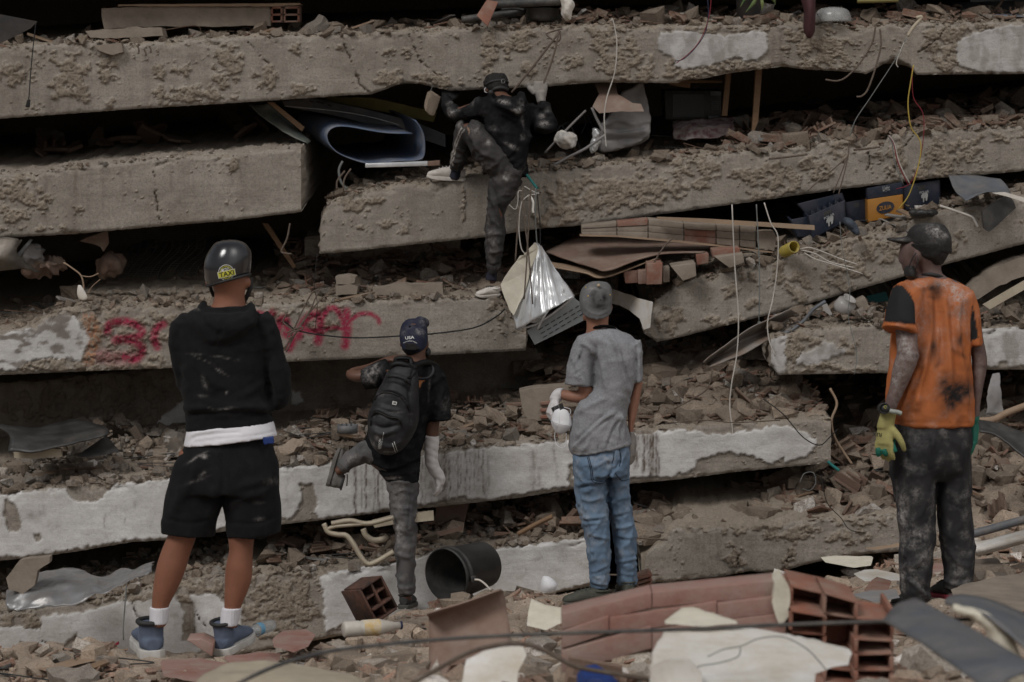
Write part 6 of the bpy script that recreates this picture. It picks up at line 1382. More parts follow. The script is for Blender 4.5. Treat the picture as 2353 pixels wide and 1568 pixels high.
wrinkle(hood5,[('c1',.014,26,[(1100,580),(1250,650),(1380,760),(1480,950)]),('c1',-.012,22,[(1120,640),(1280,740),(1400,900)]),('c1',.012,26,[(1420,480),(1460,650),(1480,850),(1440,1050)]),('c1',-.014,24,[(1550,560),(1540,720),(1520,860)]),('c1',-.014,26,[(850,680),(880,800),(1000,950)]),('c1',.01,22,[(420,480),(470,470),(520,440)]),('c1',.01,20,[(430,540),(490,520),(560,500)]),('c1',-.01,16,[(430,510),(500,490),(550,470)]),('c1',.012,22,[(1620,540),(1700,520),(1770,520)]),('c1',-.01,16,[(1640,580),(1720,560),(1790,580)]),('c1',.012,22,[(1640,640),(1740,610),(1800,640)]),('c1',.012,24,[(1180,1180),(1260,1120),(1330,1000)]),('c1',.012,24,[(1250,1320),(1340,1280),(1440,1180)]),('c1',-.01,16,[(1080,440),(1180,510),(1320,520),(1400,470)])],
    [(.005,(7,7,7)),(.014,(4,4,6),1),(.0018,(26,26,26))],41,blobs=[('c1',1260,1030,84,21,0.76,0,28),('c1',1340,1070,28,21,0.64,0),('c1',1150,450,91,24,0.72,0,15),('c1',1330,570,62,42,0.72,0,20),('c1',1380,470,35,42,0.64,0),('c1',760,440,56,42,0.56,0,-30),('c1',480,600,56,62,0.52,0),('c1',460,470,49,42,0.48,0),('c1',1690,740,62,35,0.72,0),('c1',1660,640,49,35,0.44,0),('c1',1730,560,49,35,0.40,0),('c1',1020,810,42,42,0.40,0),('c1',1410,700,21,84,0.36,0),('c1',560,560,42,21,0.48,0),('c1',1390,920,28,42,0.40,0),('c1',1350,1350,62,28,0.32,0)],base=(.04,0))
trs5=fuse('sweatpants',[
    L(Y5,[('c1',[(1330,1240,120,.125,.02),(1290,1330,175,.13),(1240,1420,200,.128)])],True,26,4),
    L(Y5,[('c1',[(1260,1370,195,.12,0),(1090,1230,205,.118,-.02),(930,1060,195,.112,-.03),(800,900,168,.1,-.03),(700,790,128,.09,-.01)])],sub=5),
    L(Y5,[('c1',[(690,770,112,.09,0),(622,830,108,.088,.02),(605,950,116,.084,.06),(592,1100,112,.08,.11),(562,1240,98,.072,.16),(545,1320,84,.064,.18),(540,1345,80,.062,.18)])],sub=5),
    L(Y5,[('c1',[(1250,1380,200,.125)]),('c2',[(1170,-20,195,.12),(1125,100,172,.108),(1078,260,132,.1),(1050,430,112,.092),(1042,580,126,.092),(1044,660,136,.092),(1042,760,122,.088),(1038,900,100,.08,.02),(1030,1020,84,.07,.03),(1020,1135,64,.06,.05)])],sub=4)],.0095,3,SWEAT,p5)
wrinkle(trs5,[('c1',.014,26,[(720,900),(860,1100),(1060,1200)]),('c1',-.014,22,[(730,960),(780,1180),(900,1350)]),('c1',.014,24,[(880,1250),(920,1400),(980,1480)]),('c1',.012,22,[(1000,1300),(1020,1420),(1080,1520)]),('c1',.012,22,[(1120,1270),(1130,1400),(1180,1500)]),('c1',.012,22,[(540,1050),(620,1100),(690,1080)]),('c1',.012,20,[(480,1200),(560,1230),(640,1190)]),('c2',.014,22,[(980,60),(1050,300),(1120,460)]),('c2',-.013,18,[(1020,60),(1100,280),(1150,420)]),('c2',.012,20,[(960,250),(1000,420),(1100,560)]),('c2',.012,20,[(920,680),(1040,640),(1160,660)]),('c2',-.01,14,[(950,1030),(1030,1050),(1110,1040)]),('c2',.01,20,[(950,850),(1040,880),(1130,850)])],
    [(.0035,(8,8,8)),(.013,(5,5,7),1)],43,blobs=[('c1',780,830,60,90,.45,0),('c1',960,980,40,50,.55,0),('c1',1180,1440,90,60,.6,0),('c1',900,1300,90,90,.3,0),('c1',600,760,60,50,.4,0),('c2',1000,800,90,260,.35,0),('c2',1050,1080,60,40,.4,0),('c2',950,480,40,160,.35,0)],base=(.09,.0),
    paint=[('c1',[(608,772),(575,820),(545,900),(520,960),(498,1050),(478,1180),(470,1260),(482,1262),(492,1180),(512,1050),(532,965),(560,900),(590,830),(620,790)],(.34,.31,.28),1.0),('c1',[(640,800),(605,850),(572,920),(545,980),(522,1070),(505,1180),(498,1275),(512,1280),(518,1185),(536,1070),(560,985),(588,920),(618,855),(648,815)],(.34,.31,.28),1.0),
           ('c1',[(665,750),(718,810),(705,890)],(.25,.17,.12),1.0)])
KNITK=M('black_knit',(.012,.012,.012),(.02,.02,.02),30,.9,.5,240,.003);NAVYS=M('navy_sock',(.012,.013,.022),(.018,.019,.03),30,.95,.4,240,.003)
fuse('knit_glove',hand_parts(WP('c1',430,440,Y5+.3),(-.05,.5,1),(.3,-1,.4),.19,.45,thumb=1,fat=1.3),.0065,2,KNITK,p5)
fuse('knit_glove',[L(Y5,[('c1',[(1655,470,56,.044,.02),(1645,400,62,.046,.03),(1642,340,70,.048,.04)])])]+hand_parts(WP('c1',1645,390,Y5+.035),(-.03,.1,1),(0,-1,.1),.2,1.5,.0,thumb=-1,fat=1.4,thumb_curl=1.6),.006,2,KNITG,p5)
fuse('sock',[L(Y5,[('c1',[(542,1320,66,.05,.18),(530,1380,72,.056,.19),(520,1430,80,.06,.2)])])],.006,2,NAVYS,p5)
fuse('sock',[L(Y5,[('c2',[(1018,1110,58,.05,.05),(1000,1190,72,.054,.06),(990,1250,80,.06,.06)])])],.006,2,NAVYS,p5)
shoe(p5,WP('c1',655,1492,Y5+.21),WP('c1',155,1470,Y5+.19),um=CREAMS,sm=CREAMS,colm=CREAMS,lace=KNITW,hw=.05)
shoe(p5,WP('c2',1105,1445,Y5+.0),WP('c2',795,1472,Y5-.05),up=(.25,-.1,1),um=CREAMS,sm=CREAMS,colm=CREAMS,lace=CREAMS,hw=.055)
# ------------------------------------------------------------------ things in and between the slabs
FR.update({'d1':(551.5,206.8,.3417),'d2':(1263.8,172.3,.3417),'d3':(1263.8,482.5,.5125),'d4':(1780.8,413.6,.4254),'d5':(0,517,.3844),'e1':(775.5,1309.8,.598),'P':(0,0,1)})
def fz(c,c2=None,**kw):return M(kw.pop('name','painted'),c,c2,kw.pop('scale',8),kw.pop('rough',.8),kw.pop('bump',.3),kw.pop('bscale',60),**kw)
STEEL=fz((.74,.75,.76),(.52,.53,.54),name='galvanised_steel',rough=.25,metal=.45,dust=.15,bump=.12,bscale=25)
GREYMET=fz((.11,.12,.135),(.08,.085,.095),name='grey_painted_metal',rough=.5,dust=.35);RUST=fz((.16,.095,.068),(.235,.165,.13),name='rusty_sheet',scale=7,rough=.85,dust=.45,dustc=(.24,.2,.175))
DARKMET=fz((.03,.031,.032),(.05,.05,.05),name='dark_metal',rough=.5,dust=.3);REBAR=fz((.13,.105,.085),(.085,.06,.045),name='rebar',scale=40,rough=.85,bump=.8,bscale=160)
WOOD=fz((.21,.13,.075),(.15,.09,.052),name='bare_wood',scale=5,stretch=(1,8,8));PALEWOOD=fz((.3,.21,.14),(.22,.15,.1),name='pale_wood',scale=5,dust=.3)
BOARD=fz((.19,.125,.095),(.15,.1,.078),name='brown_board',dust=.45);BRICK=fz((.21,.092,.062),(.155,.07,.05),name='brick',dust=.55,bump=.5);BRICKP=fz((.3,.185,.155),(.225,.105,.08),name='dusty_pink_brick',scale=5,dust=.85,dustc=(.29,.225,.19),bump=.7)
MORTAR=fz((.25,.208,.167),(.17,.14,.112),name='mortar',bump=.9,bscale=45,scale=10);FOAM=fz((.66,.62,.52),(.54,.5,.4),name='cream_foam',bump=.8,bscale=35,dust=.25);FOAMW=fz((.7,.68,.65),(.58,.55,.5),name='white_board',scale=4,bump=.9,bscale=30,dust=.6,dustc=(.42,.35,.25))
YFOAM=fz((.36,.31,.12),(.28,.24,.1),name='yellow_foam',bump=.6);GREYCLOTH=fz((.23,.225,.225),(.18,.175,.175),name='grey_cover',dust=.3);DRUMB=fz((.035,.075,.16),(.11,.13,.165),name='blue_drum',scale=9,rough=.55,dust=.4)
CRATEB=fz((.006,.01,.024),(.01,.015,.03),name='blue_crate',rough=.55,dust=.25,dustc=(.1,.09,.085));CRATEY=fz((.36,.16,.02),(.3,.125,.018),name='yellow_crate',rough=.6,dust=.25,dustc=(.2,.12,.06));PLASTK=fz((.018,.018,.018),(.03,.03,.029),name='black_plastic',rough=.45,dust=.35,dustc=(.12,.11,.1))
CREAMP=fz((.42,.37,.28),(.33,.28,.21),name='cream_plastic',rough=.55,dust=.35);WIREW=fz((.5,.47,.43),None,name='white_wire',bump=0);WIREG=fz((.16,.17,.165),None,name='grey_wire',bump=0);WIREY=fz((.42,.31,.06),None,name='yellow_wire',bump=0);WIRER=fz((.2,.02,.03),None,name='red_wire',bump=0);WIREK=fz((.015,.015,.015),None,name='black_wire',bump=0);WIREN=fz((.02,.025,.06),None,name='blue_wire',bump=0);TEAL=fz((.02,.16,.15),None,name='teal_strip',bump=.1)
MAROON=fz((.05,.017,.02),(.07,.025,.028),name='maroon_cloth');GREENL=fz((.05,.1,.035),(.2,.22,.08),name='striped_leaf',scale=14);TARP=fz((.6,.66,.7),(.5,.56,.6),name='pale_blue_panel');TILEG=fz((.24,.26,.29),(.2,.215,.24),name='grey_tile',rough=.4);CHAR=fz((.035,.026,.022),(.13,.06,.042),name='charred_brick',scale=14,bump=.7)
PINKW=fz((.3,.28,.27),(.1,.03,.035),name='printed_cloth',scale=22);DENIMD=fz((.035,.045,.06),(.05,.06,.08),name='dark_denim');CERAM=fz((.33,.32,.31),(.28,.265,.25),name='ceramic',rough=.3,dust=.3)
PLASTC=M('clear_plastic',(.7,.72,.72),(.6,.62,.62),10,.25,.3,20,.003,trans=.55,spec=.5,alpha=.7)
def plate(name,label,cat,fr,poly,Y,th,mat,jag=1.2,dY=None,seed=0,parent=None,group=None):
    o=obj(name,slab_poly(Z(fr,*poly) if fr != 'P' else poly,Y,th,jag,seed,dY),mat,parent)
    if parent is None:tag(o,label,cat,group)
    return o
def line(name,label,cat,fr,pts,Y,w,mat,group=None,parent=None,n=6,sub=6):
    return wire(name,Z(fr,*pts),Y,w,mat,label if parent is None else None,cat,group,parent,sub,n)
def solid(name,label,cat,Y,frs,mat,level=True,vox=.008,sm=3,noise=(),folds=(),parent=None,seed=1,e=2.0):
    o=fuse(name,[L(Y,frs,level,24,4,e)],vox,sm,mat,parent)
    if noise or folds:wrinkle(o,folds,noise,seed)
    if parent is None:tag(o,label,cat)
    return o
def quadbox(name,c4,Y,depth,mat,parent=None,dYs=(0,0,0,0),bev=.004):
    A=[W(x,y,Y+d) for (x,y),d in zip(c4,dYs)];B=[p+Vector((0,depth,depth*.06)) for p in A]
    me=mesh_np(name,[tuple(p) for p in A+B],[[0,1,2,3],[7,6,5,4],[0,4,5,1],[1,5,6,2],[2,6,7,3],[3,7,4,0]],smooth=False);recalc(me)
    if bev:bevelled(me,bev,2)
    return obj(name,me,mat,parent)
def brick_obj(name,label,fr,c4,Y,depth,mat=BRICK,parent=None,group=None,dYs=(0,0,0,0)):
    o=quadbox(name,Z(fr,*c4),Y,depth,mat,parent,dYs)
    if parent is None:tag(o,label,'brick',group)
    return o
# --- on top of the topmost beam
wp=thing('wall_fragment','fallen mortar wall piece lying above the topmost beam at left','wall panel',W(440,66,16.0))
plate('mortar_face','','','z1',[(670,55),(1000,40),(1500,48),(1780,45),(1792,110),(1785,168),(1400,178),(1000,172),(690,192)],15.95,.16,MORTAR,3,parent=wp,seed=3)
plate('ledge_board','','','z1',[(780,30),(1980,22),(1985,34),(1780,44),(780,42)],15.93,.2,PALEWOOD,1,parent=wp)
for a,b in ((1788,1866),(1872,1978)):
    for p in (((a,42),(b,40),(b,58),(a,60)),((a,92),(b,90),(b,104),(a,106)),((a,138),(b,136),(b,148),(a,150)),((a,45),(a+12,45),(a+12,148),(a,148)),((b-14,45),(b,45),(b,146),(b-14,146))):quadbox('brick_web',Z('z1',*p),15.94,.18,BRICK,wp,bev=.002)
plate('metal_sheet','pale grey sheet corner jutting out at the upper left','sheet','z1',[(-200,70),(0,95),(245,142),(200,188),(0,288),(-200,340)],15.2,.012,GREYMET,0,lambda x,y:(100-y)*-.002)
plate('slab_fragment','long crumbled concrete strip lying on the topmost beam at left','slab','z1',[(560,210),(900,180),(1065,185),(1075,235),(900,252),(600,250)],15.72,.2,MORTAR,3,seed=5)
plate('slab_fragment','small cracked concrete block beside the notch in the topmost beam','slab','z1',[(620,300),(800,285),(812,345),(740,365),(650,335)],15.5,.15,MORTAR,2,seed=6)
for i,(x,y) in enumerate(((905,300),(985,305),(950,325))):line('rebar','short rebar end in the notch of the topmost beam','rebar','z1',[(x,y),(x+10,y+20),(x+12,y+48)],15.5,4,REBAR,'rebar ends in the notch')
line('pipe','upper dark pipe above the climbing person','pipe','z2',[(1000,32),(1200,22),(1470,8)],15.6,20,DARKMET,n=12);line('pipe','lower dark pipe behind the leaning brick','pipe','z2',[(820,132),(1000,108),(1235,78)],15.75,17,DARKMET,n=12)
brick_obj('leaning_brick','long red brick leaning across the dark pipes','z2',[(985,0),(1062,12),(992,176),(918,104)],15.52,.1,dYs=(.05,.05,-.05,-.05))
pan=thing('cooking_pan','black cooking pan standing on the topmost beam','pan',W(1245,51,15.7))
pan_c=W(1246,21,15.72);pr=[(.0,-.082),(.085,-.082),(.104,-.06),(.11,0),(.116,.002),(.107,-.002),(.1,-.055),(.0,-.07)]
def lathe(name,prof,c,R,mat,parent=None,n=28):
    V=[]; 
    for r,z in prof:
        for k in range(n):a=6.28318*k/n;V.append((r*math.cos(a),r*math.sin(a),z))
    V=np.array(V) @ np.array(R).T+np.array(tuple(c))
    Fc=[[i*n+k,i*n+(k+1) % n,(i+1)*n+(k+1) % n,(i+1)*n+k] for i in range(len(prof)-1) for k in range(n)]
    me=mesh_np(name,V,Fc);recalc(me);return obj(name,me,mat,parent)
lathe('pan_body',pr,pan_c,np.eye(3),PLASTK,pan);tube('pan_handle',[W(1205,24,15.72),W(1180,20,15.7),W(1150,22,15.68)],.01,PLASTK,pan)
solid('plastic_bag','crumpled white bag beside the cooking pan','bag',15.6,[('z2',[(1500,-20,30,.06),(1515,30,42,.07),(1510,90,36,.06),(1522,135,20,.03)])],FOAMW,noise=[(.014,(14,14,9))])
pot=thing('plant_pot','grey pot with striped green leaves at the top edge','plant',W(1724,44,15.8))
lathe('pot',[(0,-.11),(.07,-.11),(.085,.05),(.09,.05),(.09,.07),(.075,.07),(.06,-.02),(0,-.02)],W(1720,14,15.85),np.eye(3),GREYMET,pot)
for pts in ([(1742,-10),(1728,12),(1712,30)],[(1748,-10),(1752,12),(1750,26)],[(1768,-12),(1778,0),(1782,12)],[(1735,-15),(1715,-5),(1700,18)]):
    P=[W(x,y,15.62) for x,y in pts];V,Fc=tube_vf(smooth_line(P,5),np.interp(np.linspace(0,1,11),[0,.4,1],[.008,.016,.001]),4);obj('leaf',mesh_np('leaf',V*1,Fc),GREENL,pot)
cl=obj('hanging_cloth',sheet_grid([[(1834,-20,15.52),(1855,-20,15.44),(1874,-20,15.5)],[(1850,20,15.47),(1862,20,15.4),(1872,20,15.46)],[(1849,65,15.48),(1860,66,15.42),(1871,65,15.47)],[(1856,84,15.48),(1861,88,15.45),(1866,82,15.48)]],8,14,.008,.006),MAROON);tag(cl,'dark maroon cloth hanging over the topmost beam','cloth')
solid('plastic_bowl','upturned clear plastic bowl on the topmost beam','bowl',15.62,[('z3',[(1050,48,30,.04),(1050,60,85,.09),(1050,90,112,.12),(1050,135,122,.13),(1050,148,120,.13)])],PLASTC,vox=.006)
line('yellow_tube','yellow tube end at the top edge','tube','z3',[(1210,2),(1340,0),(1480,-4)],15.8,14,YFOAM,n=10)
plate('tile_sheet','large cracked grey tile sheet at the upper right corner','sheet','z3',[(1840,20),(2600,-10),(2600,112),(2311,112),(2120,108),(1960,106)],15.75,.02,TILEG,.5,lambda x,y:(40-y)*.028)
plate('pale_panel','bright pale blue panel at the upper right corner','panel','z3',[(1950,-40),(2700,-60),(2700,25),(2240,32),(1960,14)],16.9,.03,TARP,0)
line('pvc_pipe','short cream pipe elbow sticking out of the topmost beam','pipe','z3',[(1542,240),(1580,180),(1625,130),(1632,112),(1600,118)],15.42,8,CREAMP,n=10)
GW='cables dangling from the slabs'
line('cable','long white cable hanging from the topmost beam past the grey covered box','cable','z2',[(1805,140),(1815,128),(1830,180),(1845,300),(1830,480),(1780,640),(1762,760),(1766,880),(1775,975)],15.36,3,WIREW,GW)
line('cable','thin red cable across the white plaster patch','cable','z3',[(245,-10),(235,90),(200,210),(150,300),(80,370),(15,418)],15.44,2.2,WIRER,GW);line('cable','thin dark blue cable across the white plaster patch','cable','z3',[(222,-10),(226,110),(200,230),(130,330),(60,392),(5,405)],15.44,2.2,WIREN,GW)
line('rebar','left curved rebar hanging from the broken part of the topmost beam','rebar','z3',[(1330,180),(1310,280),(1240,400),(1150,500),(1080,535),(1000,527)],15.4,4.4,REBAR);line('rebar','right curved rebar hanging from the broken part of the topmost beam','rebar','z3',[(1360,190),(1366,300),(1330,450),(1280,590),(1240,635),(1205,640)],15.38,4.6,REBAR)
line('cable','thin grey cable running down from the cream pipe','cable','z3',[(1535,250),(1470,380),(1300,640),(1200,790),(1160,900)],15.4,2.2,WIREG,GW);line('cable','short white cable end under the cream pipe','cable','z3',[(1520,280),(1485,360),(1468,420),(1480,445)],15.4,2.4,WIREW,GW)
line('cable','yellow cable hanging at the right','cable','z3',[(1582,430),(1560,560),(1545,690),(1565,840),(1620,920),(1630,1000),(1605,1130),(1550,1290),(1480,1385)],15.25,3,WIREY,GW)
line('cable','thin maroon cable beside the yellow cable','cable','z3',[(1572,450),(1580,640),(1640,740),(1650,860),(1625,1050),(1560,1210),(1465,1250)],15.28,2,WIRER,GW)
for i,(dx,mt,nm) in enumerate(((0,WIRER,'dark red'),(-30,WIREG,'grey green'),(14,WIREW,'pinkish white'))):line('cable',nm+' cable of the bunch on the climbed beam at right','cable','z3',[(1415+dx*.1,895),(1450+dx*.3,950),(1480+dx*.7,1080),(1545+dx,1220)],15.32,2.4,mt,GW)
for nm,pts in (('rightmost',[(1155,930),(1150,1030),(1120,1160),(1085,1290)]),('middle',[(1150,1020),(1110,1130),(1052,1275)]),('leftmost',[(1140,1040),(1050,1120),(950,1200),(882,1262)])):line('rebar',nm+' of the three thin rods splayed over the climbed beam','rebar','z3',pts,15.3,3,REBAR)
line('rebar','bare rebar in the left break on the climbed beam top edge','rebar','z3',[(625,1050),(740,1038),(880,1020)],15.4,5,REBAR);line('rebar','bare rebar in the right break on the climbed beam top edge','rebar','z3',[(1185,990),(1270,982),(1360,972)],15.4,5,REBAR)
line('rebar','left rod of the pair the climber holds','rebar','z2',[(1470,205),(1300,430),(1150,612)],15.3,5,REBAR);line('rebar','right rod of the pair, gripped by the climber','rebar','z2',[(1462,205),(1440,320),(1400,450),(1352,572)],15.3,5,REBAR);line('rebar_hook','bent rebar hook above the pair of rods','rebar','z2',[(1485,190),(1400,215),(1382,232),(1440,275),(1470,260),(1468,205)],15.34,4,REBAR,n=6)
# --- gap below the topmost beam
dr=[]
for Y,dx,dy,k in ((15.62,0,0,1),(15.85,-60,-30,1),(16.3,-150,-75,.95),(16.8,-230,-110,.9)):
    dr.append([(*Z('d1',(900+(x-900)*k+dx,350+(y-350)*k+dy))[0],Y) for x,y in ((1160,298),(950,288),(720,250),(625,258),(588,305),(612,375),(700,440),(880,496),(1040,476),(1190,470),(1234,440),(1238,330),(1215,260),(1180,208))])
drum=obj('blue_drum',sheet_grid(dr,65,12,.006,.003,4),DRUMB);tag(drum,'split blue plastic drum squeezed flat under the topmost beam','drum')
ac=thing('metal_casing','long grey metal casing with slots lying behind the blue drum','casing',WP('d1',900,250,16.1))
plate('casing_side','','','d1',[(290,78),(480,58),(800,120),(1180,215),(1380,300),(1380,385),(1100,290),(960,252),(600,165),(300,112)],16.15,.15,GREYMET,0,lambda x,y:(x-850)*-.0005,parent=ac)
for a in ((470,66),(510,72),(590,90)):quadbox('slot',Z('d1',a,(a[0]+(60 if a[0]==510 else 26),a[1]+12),(a[0]+(60 if a[0]==510 else 26),a[1]+28),(a[0],a[1]+14)),16.13,.02,PLASTK,ac,bev=0)
line('casing_edge','','','d1',[(300,108),(700,150),(1000,215),(1370,335)],16.12,3,STEEL,parent=ac)
plate('foam_board','yellow foam board behind the grey casing','board','d1',[(560,48),(900,55),(1322,150),(1300,216),(900,135),(600,75)],16.4,.08,YFOAM,.8,lambda x,y:(x-850)*-.0006)
gs=obj('bent_sheet',sheet_grid([[(*Z('d1',(60,105))[0],16.0),(*Z('d1',(190,92))[0],15.9)],[(*Z('d1',(200,220))[0],15.8),(*Z('d1',(315,195))[0],15.9)],[(*Z('d1',(320,300))[0],15.7),(*Z('d1',(380,270))[0],15.85)],[(*Z('d1',(455,362))[0],15.65),(*Z('d1',(470,350))[0],15.75)]],8,14,.006,.012),fz((.1,.12,.11),None,name='green_sheet',rough=.6,dust=.4));tag(gs,'bent grey green sheet hanging left of the blue drum','sheet')
plate('wood_plank','brown wooden plank slanting left of the blue drum','plank','d1',[(180,82),(228,84),(432,250),(416,280)],15.75,.05,WOOD,0)
al=thing('aluminium_strip','aluminium strip with a rusty end beside the climber shoe','strip',WP('d1',1050,510,15.55));quadbox('strip_body',Z('d1',(842,496),(1262,480),(1262,512),(842,524)),15.52,.04,STEEL,al);quadbox('rusty_end',Z('d1',(1262,482),(1345,474),(1345,510),(1262,514)),15.52,.03,RUST,al)
for nm,pts in (('left',[(650,668),(656,610),(705,545)]),('right',[(695,670),(702,600),(746,530)])):line('rebar',nm+' of two short rebars standing on the climbed beam end','rebar','d1',pts,15.4,4.6,REBAR)
line('hose','grey hose curling behind the two short rebars','hose','d1',[(690,480),(665,540),(680,620),(720,668)],15.5,6,WIREG)
hs=bpy.data.objects.new('hanging_stone',PMESH['chunk'][5]);col.objects.link(hs);hs.location=WP('c1',215,450,15.42);hs.scale=(.045,.045,.11);hs.rotation_euler=(.2,.25,.8);hs.material_slots[0].link='OBJECT';hs.material_slots[0].material=RUBBLE_LIT;tag(hs,'grey angular stone dangling left of the climber','stone')
line('thin_wire','thin wire holding the dangling stone','cable','c1',[(205,315),(215,280),(230,240)],15.42,1.6,WIREG)
cb_=thing('covered_box','large box under a creased grey cover right of the climber','box',WP('d2',500,520,15.85))
_m=slab_poly(Z('d2',(490,130),(560,85),(622,50),(642,95),(660,180),(682,290),(662,430),(560,482),(420,505),(345,530),(338,330),(400,290),(470,150)),15.75,.4,0,0,lambda x,y:(y-270)*-.0006)
cv=fuse('cover',[([tuple(v.co) for v in _m.vertices],[list(p.vertices) for p in _m.polygons])],.012,5,GREYCLOTH,cb_)
wrinkle(cv,[('d2',.03,14,[(350,390),(480,400),(660,380)]),('d2',-.02,10,[(380,360),(500,370),(670,330)]),('d2',.025,12,[(350,350),(450,310),(560,330)]),('d2',-.02,10,[(370,440),(520,430),(650,430)]),('d2',.02,12,[(480,140),(560,100),(620,60)]),('d2',.02,12,[(500,470),(580,450),(650,410)])],[(.014,(7,7,7))],51)
plate('board_scrap','torn brown board in front of the covered box','board','d2',[(285,212),(330,130),(300,60),(440,50),(455,130),(500,155),(555,190),(612,195),(632,246),(480,246),(330,260)],15.6,.012,BOARD,1,lambda x,y:(225-y)*.004)
line('trunking','white cable trunking bent into an angle below the covered box','trunking','z2',[(1680,710),(1715,790),(1768,888)],15.55,8,GREYCLOTH,sub=3,n=4);line('trunking','long white cable trunking running down to the climbed beam','trunking','z2',[(1768,890),(1640,980),(1520,1040),(1415,1098)],15.5,7,GREYCLOTH,sub=3,n=4);line('trunking','grey trunking slanting behind the climber','trunking','z2',[(1640,730),(1500,870),(1370,1010)],15.65,6,GREYCLOTH,n=4)
solid('paper_bundle','crumpled pale paper bundle right of the climber','paper',15.6,[('z2',[(1480,870,30,.05),(1510,900,70,.09),(1510,940,66,.09),(1530,975,40,.05)])],FOAMW,noise=[(.02,(14,14,14))]);solid('foil_scrap','shiny foil scrap under the white trunking','foil',15.6,[('z2',[(1700,850,20,.04),(1710,890,30,.05),(1690,990,24,.04),(1680,1020,10,.02)])],STEEL,noise=[(.014,(20,20,20))],vox=.006)
for i in range(9):
    rs_=random.Random(300+i);x,y=1450+40*i,760+rs_.uniform(0,180)
    line('wire_scrap','dark tangled wire scrap behind the climber','cable','z2',[(x,y),(x+30,y-30+rs_.uniform(-20,20)),(x+70,y+40),(x+60+rs_.uniform(-40,60),y+120)],15.75+.03*i,2.5,WIREK,'wire scraps behind the climber')
mw=thing('microwave_oven','black microwave oven deep in the gap below the topmost beam','microwave',WP('d2',980,305,16.4))
quadbox('oven_body',Z('d2',(770,105),(1155,108),(1150,308),(775,300)),16.3,.35,PLASTK,mw);quadbox('oven_window',Z('d2',(825,130),(1035,130),(1035,285),(825,285)),16.285,.01,GLASSB,mw,bev=0);quadbox('display',Z('d2',(1080,110),(1150,112),(1148,140),(1080,138)),16.285,.01,GREYMET,mw,bev=0);quadbox('door_button',Z('d2',(1064,275),(1136,278),(1134,307),(1064,305)),16.28,.02,GREYMET,mw)
for r in range(5):
    for c in range(4):quadbox('key',Z('d2',(1086+c*13,178+r*13),(1094+c*13,178+r*13),(1094+c*13,185+r*13),(1086+c*13,185+r*13)),16.288,.006,GREYMET,mw,bev=0)
plate('wooden_post','left wooden post propping the topmost beam beside the microwave','post','z3',[(345,480),(378,480),(352,765),(316,765)],15.95,.06,WOOD,0);plate('wooden_post','right wooden post propping the topmost beam, split at its foot','post','z3',[(542,450),(584,450),(556,800),(530,870),(514,868)],15.8,.06,WOOD,0);plate('wooden_rail','short wooden rail above the microwave','rail','z3',[(-30,530),(318,534),(318,548),(108,548),(104,584),(-30,560)],16.1,.04,WOOD,0)
fc=obj('printed_cloth',sheet_grid([[(*Z('d2',(820,312))[0],16.2),(*Z('d2',(1000,305))[0],16.1),(*Z('d2',(1240,290))[0],16.2)],[(*Z('d2',(820,370))[0],16.0),(*Z('d2',(1000,360))[0],15.95),(*Z('d2',(1230,340))[0],16.0)],[(*Z('d2',(830,425))[0],15.95),(*Z('d2',(1000,432))[0],15.85),(*Z('d2',(1230,400))[0],15.95)]],24,14,.006,.02,8),PINKW);tag(fc,'dim cloth with red flowers below the microwave','cloth')
# --- left gaps
cm=obj('crushed_sheet',sheet_grid([[(-60,540,15.3),(38,550,15.25),(46,552,15.5)],[(-60,590,15.2),(20,590,15.2),(44,585,15.4)],[(-60,625,15.3),(38,618,15.3),(95,625,15.5)]],14,14,.004,.018,9),fz((.16,.145,.125),(.1,.088,.075),name='crushed_metal',rough=.5,metal=.4,dust=.5));tag(cm,'crushed dirty metal sheet at the left edge under the second beam','sheet')
plate('metal_scrap','thin grey metal strip slanting beside the crushed sheet','scrap','d5',[(180,85),(195,90),(110,198),(88,190)],15.4,.01,GREYMET,0);solid('torn_bag','grey torn bag stuffed beside the crushed sheet','bag',15.55,[('d5',[(185,135,30,.05),(180,165,55,.08),(190,200,60,.09),(200,215,40,.06)])],GREYCLOTH,noise=[(.05,(7,7,7),1),(.02,(20,20,20))])
solid('crumpled_panel','dusty crumpled panel left of the dangling twig','panel',15.6,[('d5',[(300,210,60,.08),(290,240,90,.1),(240,275,80,.08),(250,295,20,.03)])],BOARD,noise=[(.05,(7,7,7),1),(.02,(16,16,16))],sm=1);solid('sandstone_block','dim brown stone wedged under the second beam','stone',15.75,[('d5',[(660,160,30,.05),(655,210,75,.1),(640,280,60,.1),(615,330,20,.03)])],BOARD,noise=[(.06,(6,6,6)),(.02,(20,20,20))],vox=.016,sm=0)
plate('hanging_scrap','torn hanging board in the dark under the second beam','panel','d5',[(480,95),(560,60),(640,40),(650,110),(620,160),(600,130)],15.6,.02,BOARD,2,seed=9)
tw=thing('twig','pale dangling twig with a paper scrap above the graffiti beam','twig',WP('d5',490,450,15.25))
line('twig_stem','','','d5',[(380,225),(440,265),(485,305),(500,370),(495,400)],15.25,4,PALEWOOD,parent=tw);line('twig_branch','','','d5',[(485,305),(540,310),(590,290)],15.25,2.6,PALEWOOD,parent=tw);line('twig_branch','','','d5',[(600,325),(550,370),(515,425)],15.25,1.8,PALEWOOD,parent=tw)
fuse('paper_scrap',[L(15.22,[('d5',[(475,360,10,.01),(485,400,26,.012),(495,435,30,.012),(500,452,14,.01)])],True)],.006,1,FOAMW,tw)
beam('B4b','low broken slab step lying on the graffiti beam at left',Z('d5',(500,392),(820,388),(1100,376),(1340,366)),Z('d5',(500,420),(820,432),(1100,420),(1340,402)),15.68,depth=1.2,tilt=6,seed=21,ends=(True,True),rough=[(300,672,300,12,.9)],rbase=.3)
